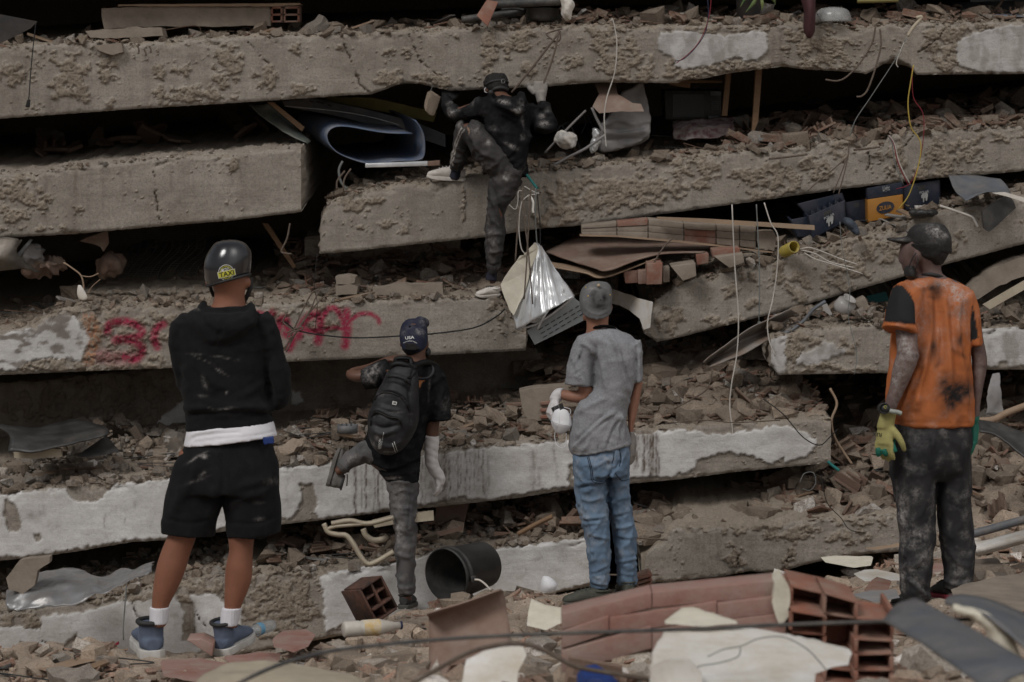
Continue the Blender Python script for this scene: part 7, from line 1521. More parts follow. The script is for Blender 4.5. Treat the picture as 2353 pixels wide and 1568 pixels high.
wm=thing('wire_mesh','curved wire mesh panel in the dark behind the helmet','mesh',WP('d5',950,330,15.9))
for i in range(13):line('mesh_wire','','','d5',[(690+i*52,20+i*1),(720+i*48+20,140),(660+i*44,250),(600+i*40+(i*8),330)],16.0,1.1,DARKMET,parent=wm,n=4)
for i in range(22):line('mesh_wire','','','d5',[(700-i*4,40+i*13),(950-i*2,46+i*13),(1290-i*6,52+i*13)],16.01,.9,DARKMET,parent=wm,n=4)
plate('wood_plank','reddish plank leaning in the dark left of the beam stub','plank','z4',[(1730,-10),(1770,-10),(1955,275),(1935,290)],15.9,.04,WOOD,0);line('rebar','bent rebar hook hanging left of the beam stub','rebar','z4',[(1915,-10),(1895,90),(1860,165),(1868,185),(1925,192)],15.4,4.4,REBAR)
GS2='slab pieces on the graffiti beam'
for nm,p,s in (('long thick grey slab piece on the graffiti beam below the climber',[(230,418),(400,395),(690,392),(702,462),(500,474),(240,462)],3),('upper tan slab piece at the left of the long one',[(-10,345),(60,330),(120,345),(108,388),(-10,392)],4),('lower tan slab piece at the left of the long one',[(-10,400),(80,394),(132,405),(124,456),(-10,462)],5)):plate('slab_piece',nm,'slab','z5',p,15.32,.22,MORTAR,2.5,seed=s,group=GS2)
# rebar tie and long cable on the graffiti beam
line('cable','dark cable sagging across the graffiti beam','cable','P',[(*Z('z4',(1880,640))[0],),*Z('z4',(1990,705),(2311,745)),*Z('z5',(400,735),(620,720),(900,680),(1050,605),(1105,555))],15.1,3.6,WIREK); 
for k,pts in enumerate(([(2110,425),(2060,450),(2000,560),(1940,690),(1880,830)],[(2115,430),(2085,480),(2050,560),(1960,700),(1890,840)],[(2170,470),(2120,490),(2030,600),(1950,720),(1870,820)])):line('rebar',('left','middle','right')[k]+' rod of the bundle tied in front of the red letters','rebar','z4',pts,15.08,3.4,REBAR)
line('wire_tie','coil of wire tying the rod bundle','wire','z4',[(1895,715),(1930,695),(1990,675),(1995,690),(1940,705),(1900,730),(1905,750),(1930,735)],15.05,3,REBAR);line('rebar','short bent rod left of the tied bundle','rebar','z4',[(1900,575),(1870,630),(1880,655),(1930,690)],15.08,3.4,REBAR);line('thin_wire','thin black wire hanging above the tied bundle','cable','z4',[(2095,190),(2075,400),(2095,520),(2082,690)],15.1,1.8,WIREK)
# --- hanging appliance panel
YP=14.9
hp=thing('appliance_panel','torn silver appliance panel with foam, hanging from wires','metal panel',WP('z5',1330,790,YP))
def corr(ctrl,nu,nv,amp,freq,mat,name,noise=.006,th=.004,seed=0):
    me=sheet_grid(ctrl,nu,nv,th,noise,7,seed);o=obj(name,me,mat,hp)
    V,N=vdata(o);px,py=PROJ(V);return o,V,N,px,py
ctrl=[[(*Z('z5',a)[0],YP+d) for a,d in r] for r in ([((1300,118),.12),((1322,122),.1),((1345,138),.13)],[((1200,290),.06),((1320,280),.0),((1445,300),.08)],[((1140,470),.02),((1310,430),-.08),((1520,405),.0)],[((1185,695),-.05),((1360,590),-.15),((1565,470),-.08)])]
o_,V,N,px,py=corr(ctrl,50,36,0,0,STEEL,'ribbed_sheet')
ax_,ay_=Z('z5',(1330,120))[0];an=np.arctan2(px-ax_,py-ay_+40);rr=np.hypot(px-ax_,py-ay_)
o_.data.vertices.foreach_set('co',(V+np.array([0,-1,0])*(.016*np.tanh(2.2*np.sin(an*34))*sstep(10,60,rr))[:,None]).astype(np.float32).ravel());o_.data.update()
fo=plate('foam_layer','','','z5',[(1305,116),(1330,152),(1300,230),(1268,300),(1262,355),(1240,430),(1200,520),(1165,595),(1135,560),(1105,485),(1080,392),(1130,310),(1205,205),(1225,200),(1270,150)],YP-.06,.035,FOAM,2.5,lambda x,y:abs(x-1200)*.0006,parent=hp,seed=4)
vp=plate('vent_sheet','','','z5',[(1250,700),(1400,605),(1560,480),(1600,512),(1645,622),(1450,720),(1302,792)],YP+.04,.012,fz((.3,.325,.33),(.24,.26,.265),name='grey_enamel',rough=.35,dust=.2),.3,parent=hp)
for r in range(3):
    for c in range(7):
        x,y=1330+c*40+r*14,690-c*24+r*26
        quadbox('slot',Z('z5',(x,y),(x+26,y-15),(x+27,y-10),(x+1,y+5)),YP+.032,.006,PLASTK,hp,bev=0)
line('bent_rim','','','z5',[(1190,690),(1300,660),(1400,600),(1480,540),(1560,472)],YP-.03,6,STEEL,parent=hp);obj('peeled_strip',sheet_grid([[(*Z('z5',(1320,690))[0],YP-.08),(*Z('z5',(1330,692))[0],YP-.07)],[(*Z('z5',(1350,620))[0],YP-.1),(*Z('z5',(1362,622))[0],YP-.09)],[(*Z('z5',(1395,545))[0],YP-.06),(*Z('z5',(1410,550))[0],YP-.05)]],4,12,.003,.004),STEEL,hp)
sc_=obj('crumpled_edge',sheet_grid([[(*Z('z5',(1180,650))[0],YP-.02),(*Z('z5',(1300,590))[0],YP-.1),(*Z('z5',(1500,440))[0],YP-.05)],[(*Z('z5',(1190,695))[0],YP-.02),(*Z('z5',(1320,625))[0],YP-.06),(*Z('z5',(1520,470))[0],YP-.03)]],40,8,.003,.03,14),STEEL,hp)
for nm,pts,mt,w in (('leftmost rusty rod hanging above the silver panel',[(1352,280),(1345,500),(1310,1005)],REBAR,4),('rusty rod crossing in front of the silver panel from the left',[(1405,40),(1415,280),(1450,620),(1490,950),(1538,1560)],REBAR,3.6),('rusty rod crossing in front of the silver panel from the right',[(1515,60),(1500,320),(1475,700),(1460,1000),(1425,1495)],REBAR,4)):line('rebar',nm,'rebar','c2',pts,14.78,w,mt)
for nm,pts,mt,w in (('white wire looping down beside the silver panel',[(1480,140),(1400,220),(1365,400),(1360,620),(1390,830),(1440,910),(1490,1040),(1545,1565)],WIREW,2.6),('grey wire holding the silver panel by its top',[(1580,40),(1572,300),(1578,500),(1590,720),(1612,790)],WIREG,3),('black cable beside the wire holding the silver panel',[(1595,90),(1615,300),(1632,520),(1640,790)],WIREK,2.6),('short white wire hook left of the rods',[(1400,75),(1350,90),(1345,220),(1310,320),(1230,260)],WIREW,2),('white wire kinked at the edge of the climbed beam',[(1430,20),(1560,95),(1615,112),(1470,140)],WIREW,2.4)):line('cable',nm,'cable','c2',pts,14.85,w,mt,'cables around the silver panel')
line('teal_strip','teal plastic strip beside the climber hip','strip','c1',[(1455,1400),(1510,1470),(1600,1590)],15.2,6,TEAL);line('tape_end','white tape end on the wires above the silver panel','tape','c2',[(1510,150),(1545,230),(1540,340),(1550,365)],14.85,5,FOAMW)
# --- collapsed brick wall, sheet and bricks on the sloping beam
bw=thing('brick_wall_section','collapsed plastered brick wall section wedged below the climbed beam at right','wall section',WP('d3',600,190,15.3))
_xs=[140,300,440,600,745,850,925]
def _tb(x):return np.interp(x,[140,440,600,925],[72,40,58,74]),np.interp(x,[140,300,640,925],[112,118,145,172])
for a,b in zip(_xs[:-1],_xs[1:]):
    (t0,b0),(t1,b1)=_tb(a+3),_tb(b-3)
    for r in range(3):
        f0,f1=r/3+.004,(r+1)/3-.006
        quadbox('brick',Z('d3',(a+1,t0+(b0-t0)*f0),(b-1,t1+(b1-t1)*f0),(b-3,t1+(b1-t1)*f1),(a+3,t0+(b0-t0)*f1)),15.22+rnd.uniform(-.006,.006),.14,BRICK if (a,r) in ((600,1),(600,2),(670,2),(300,0)) else MORTAR,bw,bev=.003)
plate('mortar_bed','','','d3',[(145,74),(440,44),(600,62),(920,80),(918,168),(640,142),(300,116),(145,110)],15.235,.1,MORTAR,.5,parent=bw)
plate('base_board','','','d3',[(135,112),(300,114),(640,143),(1000,188),(1000,194),(640,152),(300,122),(135,118)],15.2,.16,PALEWOOD,.4,parent=bw)
plate('wall_block','rounded brown wall block at the right end of the brick wall section','block','d3',[(930,95),(1000,92),(1015,120),(1005,185),(935,172),(925,130)],15.2,.16,MORTAR,2,seed=3)
plate('wood_plank','long pale plank above the brick wall section','plank','d3',[(480,32),(700,40),(1186,70),(1187,91),(700,58),(480,42)],15.12,.05,PALEWOOD,0)
bs=obj('bent_board',sheet_grid([[(*Z('d3',(-20,190))[0],15.5),(*Z('d3',(150,122))[0],15.7),(*Z('d3',(450,140))[0],15.7),(*Z('d3',(742,160))[0],15.5)],[(*Z('d3',(100,235))[0],15.25),(*Z('d3',(250,200))[0],15.35),(*Z('d3',(480,180))[0],15.4),(*Z('d3',(715,180))[0],15.35)],[(*Z('d3',(200,262))[0],15.05),(*Z('d3',(262,272))[0],15.0),(*Z('d3',(480,206))[0],15.1),(*Z('d3',(690,196))[0],15.15)]],24,16,.008,.006,4),BOARD);tag(bs,'bent brown board sagging under the brick wall section','board')
bs=obj('bent_board',sheet_grid([[(*Z('d3',(-20,235))[0],15.45),(*Z('d3',(150,255))[0],15.35),(*Z('d3',(300,262))[0],15.3),(*Z('d3',(500,215))[0],15.3)],[(*Z('d3',(-20,255))[0],15.15),(*Z('d3',(150,285))[0],15.08),(*Z('d3',(245,305))[0],15.05),(*Z('d3',(480,222))[0],15.1)]],20,8,.008,.004,4),PALEWOOD);tag(bs,'cream underside board below the bent brown board','board')
line('rebar','rusty rod sticking up beside the bent brown board','rebar','d3',[(465,240),(490,195),(520,155),(550,128)],14.98,3.6,REBAR)
GB='loose bricks under the wall section'
for nm,c4,Y in (('front brick standing on end under the bent board',[(434,240),(505,238),(502,334),(432,336)],14.95),('darker brick left of the front standing brick',[(394,274),(432,270),(432,332),(396,334)],15.02),('leftmost dim brick under the bent board',[(330,274),(392,272),(394,328),(338,330)],15.08),('brick between the front brick and the mortared one',[(506,262),(538,258),(536,324),(506,326)],15.03),('mortared brick with a rough face under the wall section',[(542,254),(652,238),(656,298),(596,320)],14.97),('tall dim brick under the wall section',[(655,202),(712,196),(712,240),(660,248)],15.1),('large mortared brick resting on the sloping beam',[(738,212),(866,196),(872,236),(806,262)],14.98),('broken brick under the right end of the wall section',[(725,178),(852,170),(852,204),(730,214)],15.08)):
    brick_obj('loose_brick',nm,'d3',c4,Y,.2,MORTAR if 'mortared' in nm else BRICK,group=GB)
# white painted end of the sloping beam
plate('plaster_flap','white plaster flap hanging at the broken end of the sloping beam','plaster','z5',[(1740,395),(1815,425),(1900,450),(2080,512),(2064,680),(2022,692),(1992,620),(1930,562),(1860,530),(1760,520)],15.0,.03,FOAMW,2.5,lambda x,y:(1490-x)*.006,4)
# --- crates
def crate(label,fr,c4,Y,mat,depth=.28,hole=True,group='drink crates under the climbed beam',cells=False):
    Y+=.28;r=thing('drink_crate',label,'crate',W(*Z(fr,c4[3])[0],Y),group);q=Z(fr,*c4)
    quadbox('front_panel',q,Y,.02,mat,r,bev=.003)
    A=[W(x,y,Y+.021) for x,y in q];dv=Vector((0,depth,depth*.08))
    for i,j in ((3,0),(1,2),(2,3)):
        me=mesh_np('side_panel',[tuple(A[i]),tuple(A[j]),tuple(A[j]+dv),tuple(A[i]+dv)],[[0,1,2,3]],smooth=False);s_=me
        o=obj('side_panel',me,mat,r);md=o.modifiers.new('t','SOLIDIFY');md.thickness=.012;md.offset=0
    if cells:
        for k in range(1,6):
            for m_ in range(3):
                t=k/6;p=A[0].lerp(A[1],t)+dv*(.2+.3*m_);obj('cell_wall',mesh_np('cell_wall',*box_vf(tuple(p-Vector((0,0,.03))),(.006,.07,.07))),mat,r)
    def bil(u,v): 
        a=np.array(q[0])*(1-u)+np.array(q[1])*u;b=np.array(q[3])*(1-u)+np.array(q[2])*u;return tuple(a*(1-v)+b*v)
    if hole:quadbox('hand_hole',[bil(.4,.12),bil(.62,.12),bil(.62,.3),bil(.4,.3)],Y-.002,.004,PLASTK,r,bev=0)
    return r,bil
def flat_text(name,body,fr_bil,u,v,w,h,Y,mat,parent,ang=0):
    V,Fc=text_tris(body,True);V=V-(V.max(0)+V.min(0))/2;V=V/(V.max(0)-V.min(0))*np.array([w,h])
    P=[tuple(W(*fr_bil(u+x,v-y),Y)) for x,y in V];return obj(name,mesh_np(name,P,Fc,smooth=False),mat,parent)
PRINTG=M('grey_white_print',(.3,.3,.29),None,12,.8,.1)
def emblem(r,bil,u,v,Y,s=1.0):      # pale bear-like emblem: head, body and legs as one flat print
    pts=[(-.10,-.06),(-.04,-.13),(.05,-.14),(.11,-.08),(.10,.0),(.07,.12),(.03,.12),(.03,.03),(-.01,.03),(-.02,.15),(-.06,.15),(-.06,.02),(-.11,.02)]
    P=[tuple(W(*bil(u+x*s,v+y*1.5*s),Y)) for x,y in pts];obj('emblem',mesh_np('emblem',P,[list(range(len(P)))],smooth=False),PRINTG,r)
c1,b1_=crate('tilted dark blue crate in front, its cells showing','d4',[(182,196),(374,112),(378,224),(204,318)],15.0,CRATEB,.3,cells=True);emblem(c1,b1_,.56,.62,15.265);flat_text('lettering','POLAR',b1_,.55,.4,.3,.12,15.265,PRINTG,c1)
c0,b0_=crate('dark blue crate lying behind and above the tilted one','d4',[(122,130),(360,70),(372,112),(180,196)],15.2,CRATEB,.3,False)
c5,b5_=crate('dark blue crate at the far left behind the tilted one','d4',[(86,215),(180,198),(200,312),(124,308)],15.08,CRATEB,.25,False)
c2_,b2_=crate('dark blue crate half hidden between the tilted and the yellow one','d4',[(378,122),(496,102),(496,226),(392,238)],15.25,CRATEB)
c3_,b3_=crate('yellow crate with a dark oval and lettering','d4',[(500,108),(686,80),(688,190),(504,228)],15.15,CRATEY,.3,False)
ov=[tuple(W(*b3_(.51+.26*math.cos(a),.48+.27*math.sin(a)),15.425)) for a in np.linspace(0,6.283,28)[:-1]];obj('oval',mesh_np('oval',ov,[list(range(27))],smooth=False),CRATEB,c3_);flat_text('lettering','ZULIA',b3_,.51,.49,.36,.2,15.420,CRATEY,c3_)
c4_,b4_=crate('dark blue crate on top of the yellow one','d4',[(496,46),(686,12),(688,78),(500,106)],15.17,CRATEB,.3,False);flat_text('lettering','Light',b4_,.55,.35,.2,.6,15.435,PRINTG,c4_)
c6_,b6_=crate('dark blue crate right of the yellow one','d4',[(690,30),(886,0),(890,132),(702,166)],15.2,CRATEB);emblem(c6_,b6_,.58,.6,15.465,.9);flat_text('lettering','POLAR',b6_,.58,.4,.26,.1,15.465,PRINTG,c6_)
solid('denim_cloth','dark denim cloth draped over a crate corner','cloth',14.98,[('d4',[(385,205,12,.03),(405,235,36,.05),(425,270,26,.04),(438,298,14,.03)])],DENIMD,noise=[(.012,(16,16,16))])
yp=lathe('yellow_pipe',[(.038,-.14),(.038,0),(.032,0),(.032,-.14)],WP('d4',104,362,14.95),rot(75,0,20),fz((.4,.31,.05),None,name='yellow_pvc',rough=.5,dust=.3));tag(yp,'yellow pipe end below the tilted crate','pipe')
for nm,pts in (('upper pale wire of the fan on the sloping beam',[(830,160),(900,152),(1000,185),(1100,225),(1210,262)]),('middle pale wire of the fan on the sloping beam',[(830,165),(930,190),(1030,245),(1190,284)]),('lower pale wire of the fan on the sloping beam',[(860,185),(930,225),(1050,262),(1245,323)])):line('cable',nm,'cable','z6',pts,15.0,3,WIREW)
gsx=obj('curved_sheet',sheet_grid([[(*Z('d4',(935,-20))[0],15.2),(*Z('d4',(1080,-20))[0],15.3),(*Z('d4',(1220,0))[0],15.2)],[(*Z('d4',(970,60))[0],15.0),(*Z('d4',(1090,40))[0],15.1),(*Z('d4',(1255,40))[0],15.1)],[(*Z('d4',(1030,118))[0],14.85),(*Z('d4',(1140,70))[0],14.9),(*Z('d4',(1275,78))[0],15.0)]],20,16,.005,.006),GREYMET);tag(gsx,'curved grey sheet at the right edge beside the crates','sheet')
plate('car_bumper','broken black bumper piece at the right edge','bumper','d4',[(1122,172),(1180,130),(1258,82),(1288,110),(1302,152),(1230,220),(1160,280),(1132,262)],14.85,.06,PLASTK,1);plate('white_band','white plastic band at the right edge','band','d4',[(1170,70),(1240,66),(1380,105),(1380,132),(1260,92)],14.8,.01,FOAMW,0,lambda x,y:(x-2300)*-.001)
line('hose','pale hose right of the crates','hose','d4',[(890,140),(980,170),(1060,200),(1080,225),(1096,256)],14.95,6,WIREW);solid('plastic_scrap','black and white plastic scraps below the right crate','scrap',15.05,[('d4',[(800,165,60,.08),(800,180,80,.1),(790,200,40,.06)])],PLASTK,noise=[(.02,(14,14,14))])
# hanging cords at the right
line('cable','long white cord hanging in front of the sloping beam','cable','P',[(1682,470),*Z('z6',(400,250),(425,600),(415,850),(380,1050),(368,1200),(386,1370),(360,1412))],14.6,3.2,WIREW,GW)
pc=thing('power_cord','grey power cord with a plug hanging in front of the sloping beam','cord',WP('z6',565,660,14.9));line('cord','','','P',[(1738,470),*Z('z6',(556,100),(566,350),(560,640))],14.9,3,WIREG,parent=pc);quadbox('plug',Z('z6',(554,640),(574,640),(580,668),(552,668)),14.89,.02,WIREG,pc);[line('plug_pin','','','z6',[(x,666),(x+1,684)],14.9,1.4,STEEL,parent=pc) for x in (558,570)]
pc=thing('power_cord','dark cord with a plug hanging over the topmost beam at the left edge','cord',W(63,246,15.4));line('cord','','','z1',[(238,145),(220,300),(205,450),(190,660)],15.42,2.6,WIREK,parent=pc);quadbox('plug',Z('z1',(178,660),(198,660),(194,712),(166,710)),15.4,.02,WIREK,pc)
line('cable','cream cord hanging to the metal channel','cable','P',[(1756,466),*Z('z6',(640,-10),(686,80),(680,300),(650,500),(618,640),(628,760),(668,868))],14.7,3,WIREW,GW)
line('cable','thin green cord hanging left of the man in orange','cable','z6',[(1095,-20),(1110,150),(1160,420),(1150,600),(1205,850),(1190,990)],14.6,1.8,WIREG,GW)
# --- metal channel, pot, right side
gt_=obj('metal_channel',sheet_grid([[(*Z('z6',(188,908))[0],14.75),(*Z('z6',(430,722))[0],14.8),(*Z('z6',(700,585))[0],14.85),(*Z('z6',(770,552))[0],14.9)],[(*Z('z6',(215,925))[0],14.9),(*Z('z6',(450,770))[0],14.95),(*Z('z6',(700,650))[0],15.0),(*Z('z6',(830,590))[0],15.05)],[(*Z('z6',(240,948))[0],14.75),(*Z('z6',(480,850))[0],14.8),(*Z('z6',(680,735))[0],14.85),(*Z('z6',(850,650))[0],14.9)]],30,12,.006,.01,5),fz((.2,.19,.18),(.13,.085,.06),name='rusted_grey_sheet',rough=.6,dust=.4));tag(gt_,'crumpled rusty metal channel under the sloping beam','channel')
line('metal_edge','bent metal edge strip above the metal channel','strip','z6',[(660,735),(760,705),(850,640),(920,560),(1000,505)],14.8,9,GREYMET,n=5)
jg=lathe('ceramic_jug',[(0,-.05),(.05,-.05),(.066,-.02),(.06,.03),(.035,.05),(.045,.062),(.04,.062),(.03,.05),(0,.03)],WP('z6',1128,535,14.95),rot(25,30,0),CERAM);tag(jg,'round grey ceramic jug on the level right beam','jug')
plate('ceramic_shard','white curved ceramic shard beside the jug','shard','z6',[(975,530),(1010,520),(1045,590),(1030,598),(990,565)],14.9,.012,CERAM,0);plate('teal_sheet','dark teal sheet in the gap behind the man in orange','panel','z6',[(1270,470),(1400,440),(1420,500),(1290,520)],15.3,.02,fz((.01,.07,.07),None,name='dark_teal'),0);brick_obj('hollow_block','pale ribbed block end near the jug','z6',[(1190,510),(1260,475),(1300,560),(1240,590)],15.0,.1,MORTAR)
plate('slab_arch','broken arching slab with pale paint at the right edge','slab','z6',[(1925,470),(1990,390),(2120,290),(2250,230),(2450,180),(2450,320),(2311,340),(2150,400),(2010,490),(1960,500)],15.0,.25,MORTAR,3,seed=8);plate('wood_plank','cream plank slanting at the right edge','plank','z6',[(2045,530),(2311,375),(2420,320),(2420,360),(2311,430),(2085,558)],14.85,.05,CREAMP,0)
wc=obj('white_cloth',sheet_grid([[(*Z('z6',(2100,985))[0],14.6),(*Z('z6',(2140,980))[0],14.6)],[(*Z('z6',(2075,1120))[0],14.55),(*Z('z6',(2165,1120))[0],14.58)],[(*Z('z6',(2052,1255))[0],14.55),(*Z('z6',(2178,1245))[0],14.58)]],12,14,.006,.014,12),GREYCLOTH);tag(wc,'limp grey white cloth hanging below the level beam at the right edge','cloth')
line('wooden_pole','wooden pole slanting at the right edge','pole','z6',[(2010,1295),(2110,1285),(2200,1240),(2360,1180)],14.3,16,PALEWOOD,n=10);tr=obj('black_liner',sheet_grid([[(*Z('z6',(2000,1295))[0],13.9),(*Z('z6',(2150,1320))[0],13.9),(*Z('z6',(2420,1430))[0],13.8)],[(*Z('z6',(2010,1370))[0],13.8),(*Z('z6',(2150,1420))[0],13.75),(*Z('z6',(2420,1620))[0],13.6)]],16,10,.01,.01),PLASTK);tag(tr,'curved black plastic liner at the right edge behind the man in orange','liner')
line('grey_pipe','grey pipe lying on the rubble at the right edge','pipe','z9',[(1960,592),(2150,540),(2420,462)],12.6,20,GREYMET,n=12);gu=obj('white_gutter',sheet_grid([[(*Z('z9',(1975,640))[0],12.3),(*Z('z9',(2060,640))[0],12.3),(*Z('z9',(2420,540))[0],12.3)],[(*Z('z9',(1985,690))[0],12.15),(*Z('z9',(2080,672))[0],12.15),(*Z('z9',(2420,585))[0],12.1)],[(*Z('z9',(1990,720))[0],12.2),(*Z('z9',(2090,700))[0],12.2),(*Z('z9',(2420,612))[0],12.2)]],16,10,.01,.004),FOAMW);tag(gu,'white gutter piece lying on the rubble at the right edge','gutter')
line('branch','pale forked branch in the hollow under the level beam','branch','z6',[(1030,1080),(1075,1180),(1040,1290),(1060,1400),(1120,1500),(1175,1580)],14.7,6,PALEWOOD);line('thin_wire','black wire curving off the white beam end','cable','z6',[(590,1150),(720,1250),(850,1400),(960,1455),(1030,1400),(1080,1350)],14.4,2.6,WIREK);line('rebar','long thin rod along the right part of the white beam','rebar','z6',[(-60,1310),(200,1290),(400,1305),(700,1290)],14.5,3,REBAR);line('rebar','curved rod rising from the brick heap','rebar','z6',[(0,1215),(120,1150),(220,1080),(255,955)],14.6,4,REBAR)
line('teal_strip','teal glass strip below the white beam end','strip','z9',[(1015,110),(1050,140),(1090,170)],14.1,7,TEAL);line('thin_wire','thin wire loop below the white beam end','cable','z9',[(830,250),(860,190),(920,185),(935,250),(900,300),(850,290)],14.2,1.8,WIREG);line('thin_wire','thin black wire on the slope above the lowest right beam','cable','z9',[(970,200),(1010,380),(1100,480),(1160,560),(1260,582)],14.0,2,WIREK)
hb2=thing('hollow_block_row','row of plastered hollow bricks on the white beam behind the man in jeans','brick',WP('z5',1320,1300,14.75));plate('block_face','','','z5',[(1205,1100),(1330,1075),(1520,1062),(1530,1120),(1420,1150),(1400,1290),(1270,1300),(1210,1200)],14.8,.2,MORTAR,3,parent=hb2,seed=2)
for y in (1170,1215,1260):quadbox('brick_web',Z('z5',(1340,y),(1420,y-6),(1420,y+16),(1340,y+22)),14.78,.1,BRICK,hb2)
for i_,(nm,fr,x,y,Y,sc_) in enumerate((('big grey rubble boulder behind the man in jeans','z5',1045,1270,14.85,.085),('grey boulder right of the big one','z5',1172,1250,14.95,.08),('small grey boulder left of the big one','z5',935,1300,14.8,.05),('tan boulder beside the helmet man hip','z4',1905,1500,14.75,.1))):
    o=bpy.data.objects.new('boulder',PMESH['chunk'][3+4*i_]);col.objects.link(o);o.location=WP(fr,x,y,Y);o.scale=(sc_,sc_,sc_*1.25);o.rotation_euler=(.3*i_,.5,i_*1.3);o.material_slots[0].link='OBJECT';o.material_slots[0].material=RUBBLE_LIT;tag(o,nm,'boulder')
bk=thing('plastic_basket','round grey plastic basket on the white beam left of the backpack','basket',WP('z5',65,1350,14.9));lathe('basket_wall',[(.06,-.05),(.062,.0),(.066,0),(.064,-.052),(.0,-.052)],WP('z5',65,1320,14.9),rot(0,0,0),GREYMET,bk);[quadbox('divider',Z('z5',(20+i*30,1325),(26+i*30,1325),(26+i*30,1355),(20+i*30,1355)),14.88,.1,GREYMET,bk) for i in range(3)]
dl=obj('black_tray',sheet_grid([[(-20,975,14.8),(80,985,15.0),(170,965,15.2)],[(20,1000,14.6),(120,1012,14.65),(245,985,14.8)],[(20,1040,14.5),(110,1036,14.5),(250,1000,14.7)]],16,10,.01,.01),PLASTK);tag(dl,'black plastic tray full of gravel on the white beam at left','tray')
plate('black_sheet','dark triangular sheet right of the black tray','sheet','z4',[(500,1530),(700,1390),(790,1500),(600,1535)],14.7,.01,PLASTK,0,lambda x,y:(1040-y)*.004);plate('cream_board','dirty cream board under the black tray','panel','z4',[(90,1490),(190,1465),(400,1480),(405,1530),(240,1545),(90,1540)],14.6,.05,CREAMP,1)
# --- under the white beam
ch=thing('broken_chair','broken cream plastic chair pieces under the white beam','chair',WP('z8',190,800,14.0))
for pts,w in (([(-90,520),(-60,575),(0,592),(60,600),(110,660),(150,730),(200,785),(260,770),(370,705)],13),([(-40,520),(80,500),(200,520),(370,480)],12),([(-75,560),(-20,540),(80,530),(220,520)],9)):line('chair_frame','','','z8',pts,14.1,w,CREAMP,parent=ch,n=4)
plate('chair_slat','','','z8',[(225,505),(360,470),(632,440),(636,500),(380,525),(245,548)],14.15,.05,CREAMP,.5,parent=ch);line('chair_ring','','','z8',[(170,555),(190,600),(240,630),(310,620),(330,600)],14.25,14,CREAMP,parent=ch)
line('wood_plank','dark plank slanting in the gap under the white beam','plank','z8',[(1190,590),(1300,530),(1420,470)],14.3,12,WOOD,n=4);plate('steel_plate','dim steel plate under the white beam','plate','z8',[(650,400),(870,390),(835,530),(800,545),(690,575),(640,560)],14.9,.02,RUST,.5);plate('tray_scrap','rusty tray piece under the white beam','tray','z8',[(650,580),(820,540),(830,560),(680,604)],14.4,.04,RUST,.5)
fs=obj('foil_sheet',sheet_grid([[(*Z('z7',(60,960))[0],13.9),(*Z('z7',(250,850))[0],14.1),(*Z('z7',(480,812))[0],14.2),(*Z('z7',(640,865))[0],14.15),(*Z('z7',(860,815))[0],14.2),(*Z('z7',(1022,775))[0],14.3)],[(*Z('z7',(40,1010))[0],13.75),(*Z('z7',(230,960))[0],13.8),(*Z('z7',(480,920))[0],13.85),(*Z('z7',(680,930))[0],13.9),(*Z('z7',(880,865))[0],14.0),(*Z('z7',(1010,805))[0],14.1)],[(*Z('z7',(60,1085))[0],13.7),(*Z('z7',(200,1092))[0],13.65),(*Z('z7',(480,1050))[0],13.7),(*Z('z7',(660,985))[0],13.75),(*Z('z7',(900,890))[0],13.9),(*Z('z7',(1000,830))[0],14.0)]],50,22,.003,.03,7),fz((.27,.27,.275),(.2,.2,.2),name='dull_foil',rough=.38,metal=.45,dust=.3));tag(fs,'crumpled silver foil sheet on the lowest beam at left','foil')
plate('foam_chunk','tan foam slab leaning on the silver foil','foam','z7',[(40,880),(105,790),(130,760),(330,740),(325,780),(250,830),(225,930),(150,985),(60,955)],13.75,.08,MORTAR,2);line('thin_wire','dark strap hanging over the lowest beam at left','strap','z7',[(835,930),(825,1060),(815,1200),(815,1290)],13.7,3.4,WIREG)
line('rebar','rebar bridging the crack beside the man in jeans','rebar','g3',[(1380,430),(1600,445),(1800,460)],14.1,4,REBAR);line('rebar','rusty rebar low beside the man in jeans','rebar','g3',[(1010,915),(1200,915),(1680,912)],14.1,4.4,REBAR)
stl=thing('tile_stack','stack of dark red broken tiles beside the man in jeans','tiles',WP('g3',1500,1130,13.4));[quadbox('tile',Z('g3',(1400,950+i*55),(1560+i*10,890+i*55),(1600,935+i*55),(1405,990+i*55)),13.4+.02*i,.12,BRICK,stl) for i in range(3)]
# --- bucket
_ax=Vector((.62,.77,.05)).normalized();_q=_ax.to_track_quat('Z','X').to_matrix()
bu=thing('bucket','large black bucket lying on its side with its mouth to the left','bucket',WP('z8',830,1060,13.45));bc=WP('z8',715,862,13.45)
lathe('bucket_wall',[(.15,.0),(.155,0),(.158,.02),(.153,.022),(.153,.045),(.158,.048),(.158,.06),(.15,.062),(.132,.335),(.125,.345),(0,.345),(0,.335),(.122,.33),(.148,.0)],bc,np.array(_q),PLASTK,bu,40)
for k in (.0,.022):pass
lg=np.array(_q) @ np.array([-.05,-.15,.07]);hp_=Vector(bc)+Vector(lg.tolist()); 
quadbox('handle_lug',Z('z8',(878,872),(912,868),(918,905),(884,912)),13.36,.03,PLASTK,bu);line('handle','','','z8',[(905,890),(940,895),(980,925),(1010,960)],13.35,5,FOAMW,parent=bu)
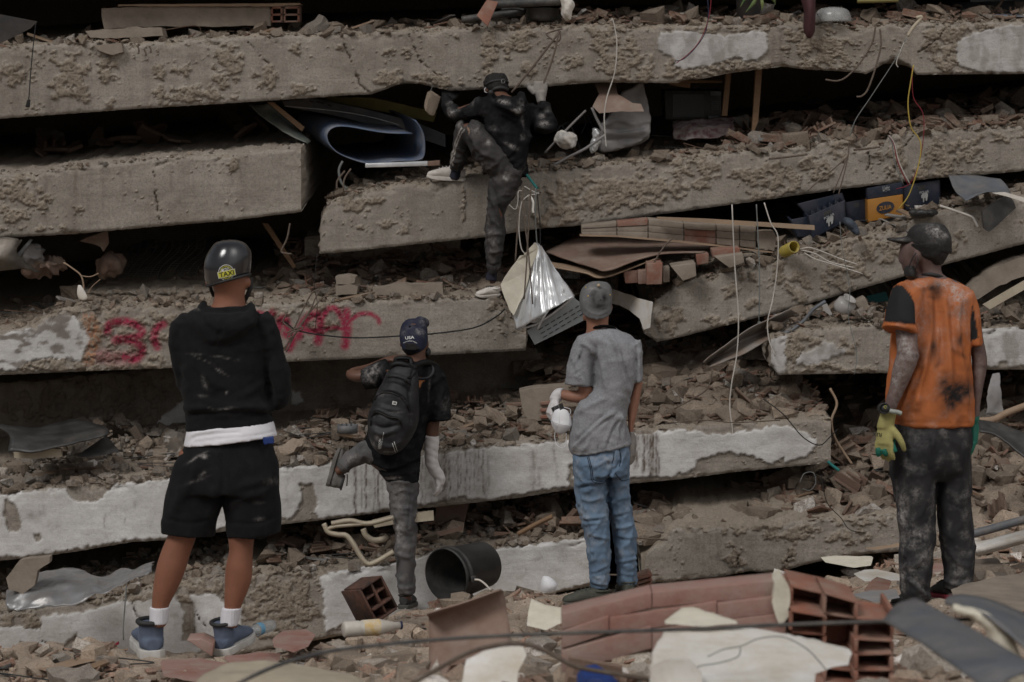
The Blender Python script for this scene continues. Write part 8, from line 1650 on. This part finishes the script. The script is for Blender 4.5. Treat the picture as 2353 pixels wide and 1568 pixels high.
# --- smaller things on the ground
def hollow(label,c,R,size,nx,nz,mat,th=.012,jag=0,group=None):
    r=thing('hollow_brick',label,'brick',tuple(c),group);sx,sy,sz=size;R=np.array(R)
    for i in range(nx+1):obj('web',bevelled(mesh_np('web',*box_vf(np.array(tuple(c))+R @ np.array([-sx/2+sx*i/nx,rnd.uniform(-jag,jag),0]),(th,sy,sz),R),smooth=False),.002,1),mat,r)
    for j in range(nz+1):obj('web',bevelled(mesh_np('web',*box_vf(np.array(tuple(c))+R @ np.array([0,rnd.uniform(-jag,jag),-sz/2+sz*j/nz]),(sx-th*.9,sy*.98,th*.9),R),smooth=False),.002,1),mat,r)
    return r
hollow('charred hollow brick standing in front of the backpack man',WP('z8',215,1020,12.5),rot(-12,-24,38),(.14,.2,.19),2,3,CHAR,.014,.01)
jb_=thing('juice_bottle','dirty white juice bottle with a yellow label lying on the ground','bottle',WP('e1',130,235,10.6))
ba=(WP('e1',245,215,10.7)-WP('e1',20,232,10.6));bq=np.array(ba.to_track_quat('Z','X').to_matrix());bl=ba.length;b0=WP('e1',22,230,10.6)
lathe('bottle_body',[(0,0),(.03,0),(.036,.006),(.036,bl*.26),(.033,bl*.29),(.036,bl*.32),(.036,bl*.62),(.033,bl*.66),(.02,bl*.85),(.017,bl*.86),(.017,bl*.97),(0,bl*.97)],b0,bq,fz((.5,.47,.42),(.4,.36,.31),name='milky_plastic',rough=.4,dust=.3),jb_,24)
lathe('label',[(.0366,bl*.33),(.0368,bl*.34),(.0368,bl*.6),(.0366,bl*.61)],b0,bq,fz((.55,.5,.42),(.5,.32,.08),name='label_print',scale=22),jb_,24);lathe('cap',[(.0,bl*.965),(.0185,bl*.965),(.0185,bl*1.0),(0,bl*1.0)],b0,bq,WIREN,jb_,16)
lb=bvh_of(jb_.children[1]);draped_text('lettering',lb,'Miranda',*Z('e1',(126,222))[0],34,12,82,WIREN,jb_,.001)
wb=thing('water_bottle','crushed clear water bottle by the right shoe of the helmet man','bottle',WP('a3',1700,1130,11.35));wa=WP('a3',1940,1040,11.5)-WP('a3',1660,1130,11.35);wq=np.array(wa.to_track_quat('Z','X').to_matrix());wl_=wa.length
lathe('bottle_body',[(0,0),(.012,0),(.028,.03),(.03,.06),(.03,wl_*.8),(.026,wl_*.95),(0,wl_)],WP('a3',1660,1130,11.35),wq,PLASTC,wb,18);lathe('label',[(.0305,.01+wl_*.15),(.0308,wl_*.4)],WP('a3',1660,1130,11.35),wq,fz((.2,.42,.6),None,name='blue_label'),wb,18)
ffp_mask('white cup respirator lying on the rubble between bucket and jeans',[(800,25,12,.02),(808,40,26,.04),(812,60,34,.05),(808,80,28,.04)],12.7,'e1',[])
cs=plate('cream_sheet','cream foam sheet lying in front of the jeans man shoe','foam','e1',[(728,215),(732,170),(745,115),(800,140),(890,155),(868,200),(800,232)],9.6,.03,FOAM,.8,lambda x,y:(1400-y)*.004)
rsx=thing('rusty_sheet','rusty folded metal sheet standing in front of the bucket','sheet',WP('e1',500,300,8.8));obj('sheet_face',sheet_grid([[(*Z('e1',(342,168))[0],8.75),(*Z('e1',(480,122))[0],8.78),(*Z('e1',(628,72))[0],8.8)],[(*Z('e1',(350,190))[0],8.85),(*Z('e1',(480,150))[0],8.86),(*Z('e1',(640,95))[0],8.86)],[(*Z('e1',(352,300))[0],8.8),(*Z('e1',(500,260))[0],8.8),(*Z('e1',(662,230))[0],8.8)],[(*Z('e1',(355,420))[0],8.6),(*Z('e1',(520,380))[0],8.6),(*Z('e1',(655,330))[0],8.6)]],16,24,.006,.005,5),RUST,rsx)
# --- blurred foreground
YF=7.0
fw=thing('fallen_brick_wall','fallen pink brick wall slab in the blurred foreground','wall section',W(1550,1500,YF))
def tq(x):return np.interp(x,[1285,1345,1500,1700,1812],[1412,1388,1360,1340,1330])
for r,(o0,o1) in enumerate(((2,37),(38.5,77),(78.5,130))):
    xs_=[1290,1498,1806] if r % 2==0 else [1290,1400,1648,1806]
    for a,b in zip(xs_[:-1],xs_[1:]):quadbox('brick',[(a+.8,tq(a)+o0+r*4),(b-.8,tq(b)+o0),(b-.8,tq(b)+o1),(a+.8,tq(a)+o1+r*4)],YF+rnd.uniform(-.004,.004)+r*-.012,.1,BRICKP,fw,bev=.002)
quadbox('mortar_bed',[(1293,1414),(1803,1336),(1803,1457),(1293,1528)],YF+.006,.08,MORTAR,fw);plate('mortar_end','','','P',[(1778,1336),(1800,1326),(1816,1345),(1814,1420),(1790,1436),(1776,1400)],YF-.03,.12,FOAM,6,parent=fw)
BRICKO=fz((.27,.11,.07),(.2,.085,.058),name='orange_clay',dust=.7,dustc=(.26,.19,.15),bump=.5)
hc=thing('hollow_block','large red hollow clay block with open cells in the blurred foreground','brick',W(1930,1545,YF))
cxs=[1818,1895,1968,2050]; 
def ry(x,r):return [1348,1400,1448,1490,1530,1566][r]+(x-1818)*[.2,.12,.1,.06,.05,.02][r]
for r in range(6):
    for a,b in zip(cxs[:-1],cxs[1:]):
        if (r,a) in ((0,1968),(2,1895),(4,1818)):continue
        j1,j2=rnd.uniform(-6,6),rnd.uniform(-6,6)
        quadbox('web',[(a,ry(a,r)+j1),(b,ry(b,r)+j2),(b,ry(b,r)+6+j2),(a,ry(a,r)+6+j1)],YF-.02+rnd.uniform(-.05,.06),.2,BRICKO,hc,bev=.002)
for a in cxs:
    for r in range(5):quadbox('web',[(a-4-r*.5,ry(a,r)+7),(a+5,ry(a,r)+7),(a+5-2,ry(a,r+1)),(a-5,ry(a,r+1))],YF-.02+rnd.uniform(-.05,.06),.2,BRICKO,hc,bev=.002)
quadbox('back_wall',[(1816,1352),(2048,1398),(2046,1570),(1816,1570)],YF+.14,.03,BRICKO,hc)
plate('insulation_board','large white broken insulation board in the blurred foreground','board','z9',[(-60,1260),(100,1232),(310,1230),(560,1240),(850,1290),(1180,1372),(1150,1452),(1042,1472),(940,1512),(915,1640),(-160,1660),(-140,1400)],6.2,.05,FOAMW,3,lambda x,y:(1520-y)*.0035,4);plate('insulation_board','smaller cream insulation piece above the large white board','board','z9',[(-60,1180),(0,1140),(60,1095),(130,1090),(260,1130),(420,1180),(200,1200)],6.5,.04,FOAM,2,lambda x,y:(1420-y)*.004,5)
plate('white_board','white chipped board at the bottom centre foreground','board','e1',[(470,470),(495,350),(560,318),(640,300),(712,296),(727,330),(692,395),(690,480)],6.6,.02,FOAMW,2,lambda x,y:(1520-y)*.002,7);plate('white_board','white curled board at the bottom edge right of centre','board','e1',[(1200,372),(1260,345),(1350,345),(1400,400),(1400,480),(1215,480)],6.0,.02,FOAMW,2,None,8)
gsh=obj('grey_sheet',sheet_grid([[(*Z('z9',(1385,1165))[0],5.6),(*Z('z9',(1470,1070))[0],5.75),(*Z('z9',(1600,1025))[0],5.9)],[(*Z('z9',(1700,1360))[0],5.2),(*Z('z9',(1830,1260))[0],5.3),(*Z('z9',(1950,1220))[0],5.4)],[(*Z('z9',(2080,1640))[0],4.8),(*Z('z9',(2250,1540))[0],4.85),(*Z('z9',(2420,1500))[0],4.95)]],12,12,.006,.002),GREYMET);tag(gsh,'long grey metal sheet slanting at the lower right corner','sheet')
g2=thing('foam_backed_sheet','grey sheet with torn yellow foam at the lower right corner','sheet',WP('z9',2200,1400,5.6));obj('sheet_face',sheet_grid([[(*Z('z9',(1790,1060))[0],5.9),(*Z('z9',(1830,1008))[0],6.0),(*Z('z9',(2050,1025))[0],6.0),(*Z('z9',(2400,1160))[0],6.0)],[(*Z('z9',(1850,1080))[0],5.8),(*Z('z9',(1950,1090))[0],5.75),(*Z('z9',(2100,1160))[0],5.7),(*Z('z9',(2400,1420))[0],5.6)]],16,8,.006,.004),GREYMET,g2)
ff=fuse('foam_layer',[L(5.75,[('z9',[(1830,1075,30,.02),(1980,1110,34,.03),(2090,1180,60,.04),(2170,1320,80,.05),(2230,1450,70,.05),(2270,1600,50,.04)])])],.009,2,FOAM,g2);wrinkle(ff,noise=[(.008,(16,16,16))],seed=4)
for nm,pts in (('upper',[(220,1400),(330,1350),(440,1330),(560,1280),(720,1270),(880,1350),(1000,1480)]),('lower',[(60,1568),(150,1470),(300,1440),(420,1400),(440,1340)])):line('thin_wire',nm+' thin grey wire lying over the large white board','cable','z9',pts,6.05,3,WIREG)
line('cable','long dark flat cable crossing the blurred foreground','cable','P',[(420,1640),(600,1545),(720,1505),(830,1487),(1010,1470),(1180,1460),(1320,1455),(1580,1446),(1800,1436),(2040,1428),(2200,1424),(2330,1420)],5.9,10,DARKMET,sub=8);line('bent_conduit','bent brown conduit arching in the blurred foreground','conduit','e1',[(230,470),(400,372),(520,312),(640,286),(720,286),(800,312),(920,372),(1100,405),(1300,440),(1500,490)],6.2,11,REBAR,n=8,sub=8)
solid('blue_plastic','crumpled blue plastic at the bottom edge','plastic',6.3,[('e1',[(960,388,20,.03),(985,405,50,.05),(1000,440,80,.07),(1000,480,80,.07)])],BLUEG,noise=[(.02,(14,14,14))]);solid('stone_block','smooth cream block at the bottom edge left of centre','stone',7.4,[('P',[(560,1535,60,.1),(590,1545,110,.14),(640,1565,190,.2),(650,1610,210,.22)])],CREAMP,noise=[(.01,(5,5,5))])
plate('wall_slab','large dusty wall slab at the right edge in front of the man in orange','slab','z9',[(1845,972),(1960,930),(2150,882),(2420,850),(2420,1130),(2230,1120),(2100,1075),(1960,1022),(1860,1012)],9.9,.06,MORTAR,2.5,lambda x,y:(1400-y)*.009,6)
for nm,p,Y,mt,th in (('white curved plate shard left of the man in orange',[(1190,856),(1260,830),(1340,822),(1490,858),(1490,895),(1260,902)],11.6,FOAMW,.02),('white torn board lying before the lowest right beam',[(655,870),(665,820),(770,850),(860,860),(865,915),(820,930),(780,880)],12.6,FOAMW,.02),('long white plastic film in front of the orange man shoes',[(1180,995),(1300,970),(1470,962),(1490,1010),(1330,1040)],10.9,GREYCLOTH,.03),('red tile shard left of the orange man shoes',[(1258,968),(1310,900),(1345,878),(1435,905),(1410,970)],11.2,BRICK,.03),('tan foam board behind the white plate shard',[(978,752),(1060,742),(1315,745),(1300,795),(1190,812),(1000,775)],12.6,FOAM,.05),('ribbed grey brick slab right of the orange man',[(1990,775),(2145,760),(2205,860),(2100,900),(2015,890)],12.0,MORTAR,.08),('pink plaster slab between the orange man shoes',[(1700,800),(1790,790),(1800,830),(1700,845)],12.2,BRICKP,.06),('long pale plank behind the orange man knees',[(1270,690),(1400,672),(1490,655),(1490,672),(1330,695)],12.9,PALEWOOD,.04)):
    plate('debris_slab',nm,'slab','z9',p,Y,th,mt,1.2,(lambda Yc:lambda x,y:(Yc-y)*.012)(np.mean([1022.5+.348*q[1] for q in p])),group='slabs lying around the man in orange')
plate('pink_tile','flat pink tile slab behind the right shoe of the helmet man','slab','a3',[(1930,1250),(2050,1150),(2350,1130),(2480,1200),(2400,1330),(2200,1400),(1950,1340)],11.0,.05,BRICKP,2,lambda x,y:(1470-y)*.012);plate('wood_strip','flat wooden slat left of the helmet man shoe','slat','z7',[(245,1480),(560,1395),(740,1370),(752,1412),(560,1440),(330,1500)],10.9,.02,PALEWOOD,1,lambda x,y:(1515-y)*.008);plate('red_tile','small red tile edge left of the helmet man shoe','tile','z7',[(678,1358),(780,1302),(784,1318),(700,1362)],11.4,.02,REDS,0)
brick_obj('loose_brick','dusty brick block between the helmet man shoes','z7',[(1232,1290),(1330,1282),(1410,1320),(1400,1400),(1270,1425)][:4],11.0,.12,BRICKP)
plate('brick_slab','long pink brick slab below the helmet man shoes','slab','z7',[(1060,1440),(1300,1425),(1420,1450),(1600,1470),(1560,1540),(1300,1568),(1080,1530)],10.5,.06,BRICKP,2,lambda x,y:(1545-y)*.01);plate('brick_slab','pink brick slab right of the right shoe of the helmet man','slab','z7',[(1480,1410),(1700,1385),(1850,1400),(1830,1440),(1520,1450)],10.8,.06,BRICKP,2,lambda x,y:(1512-y)*.01)
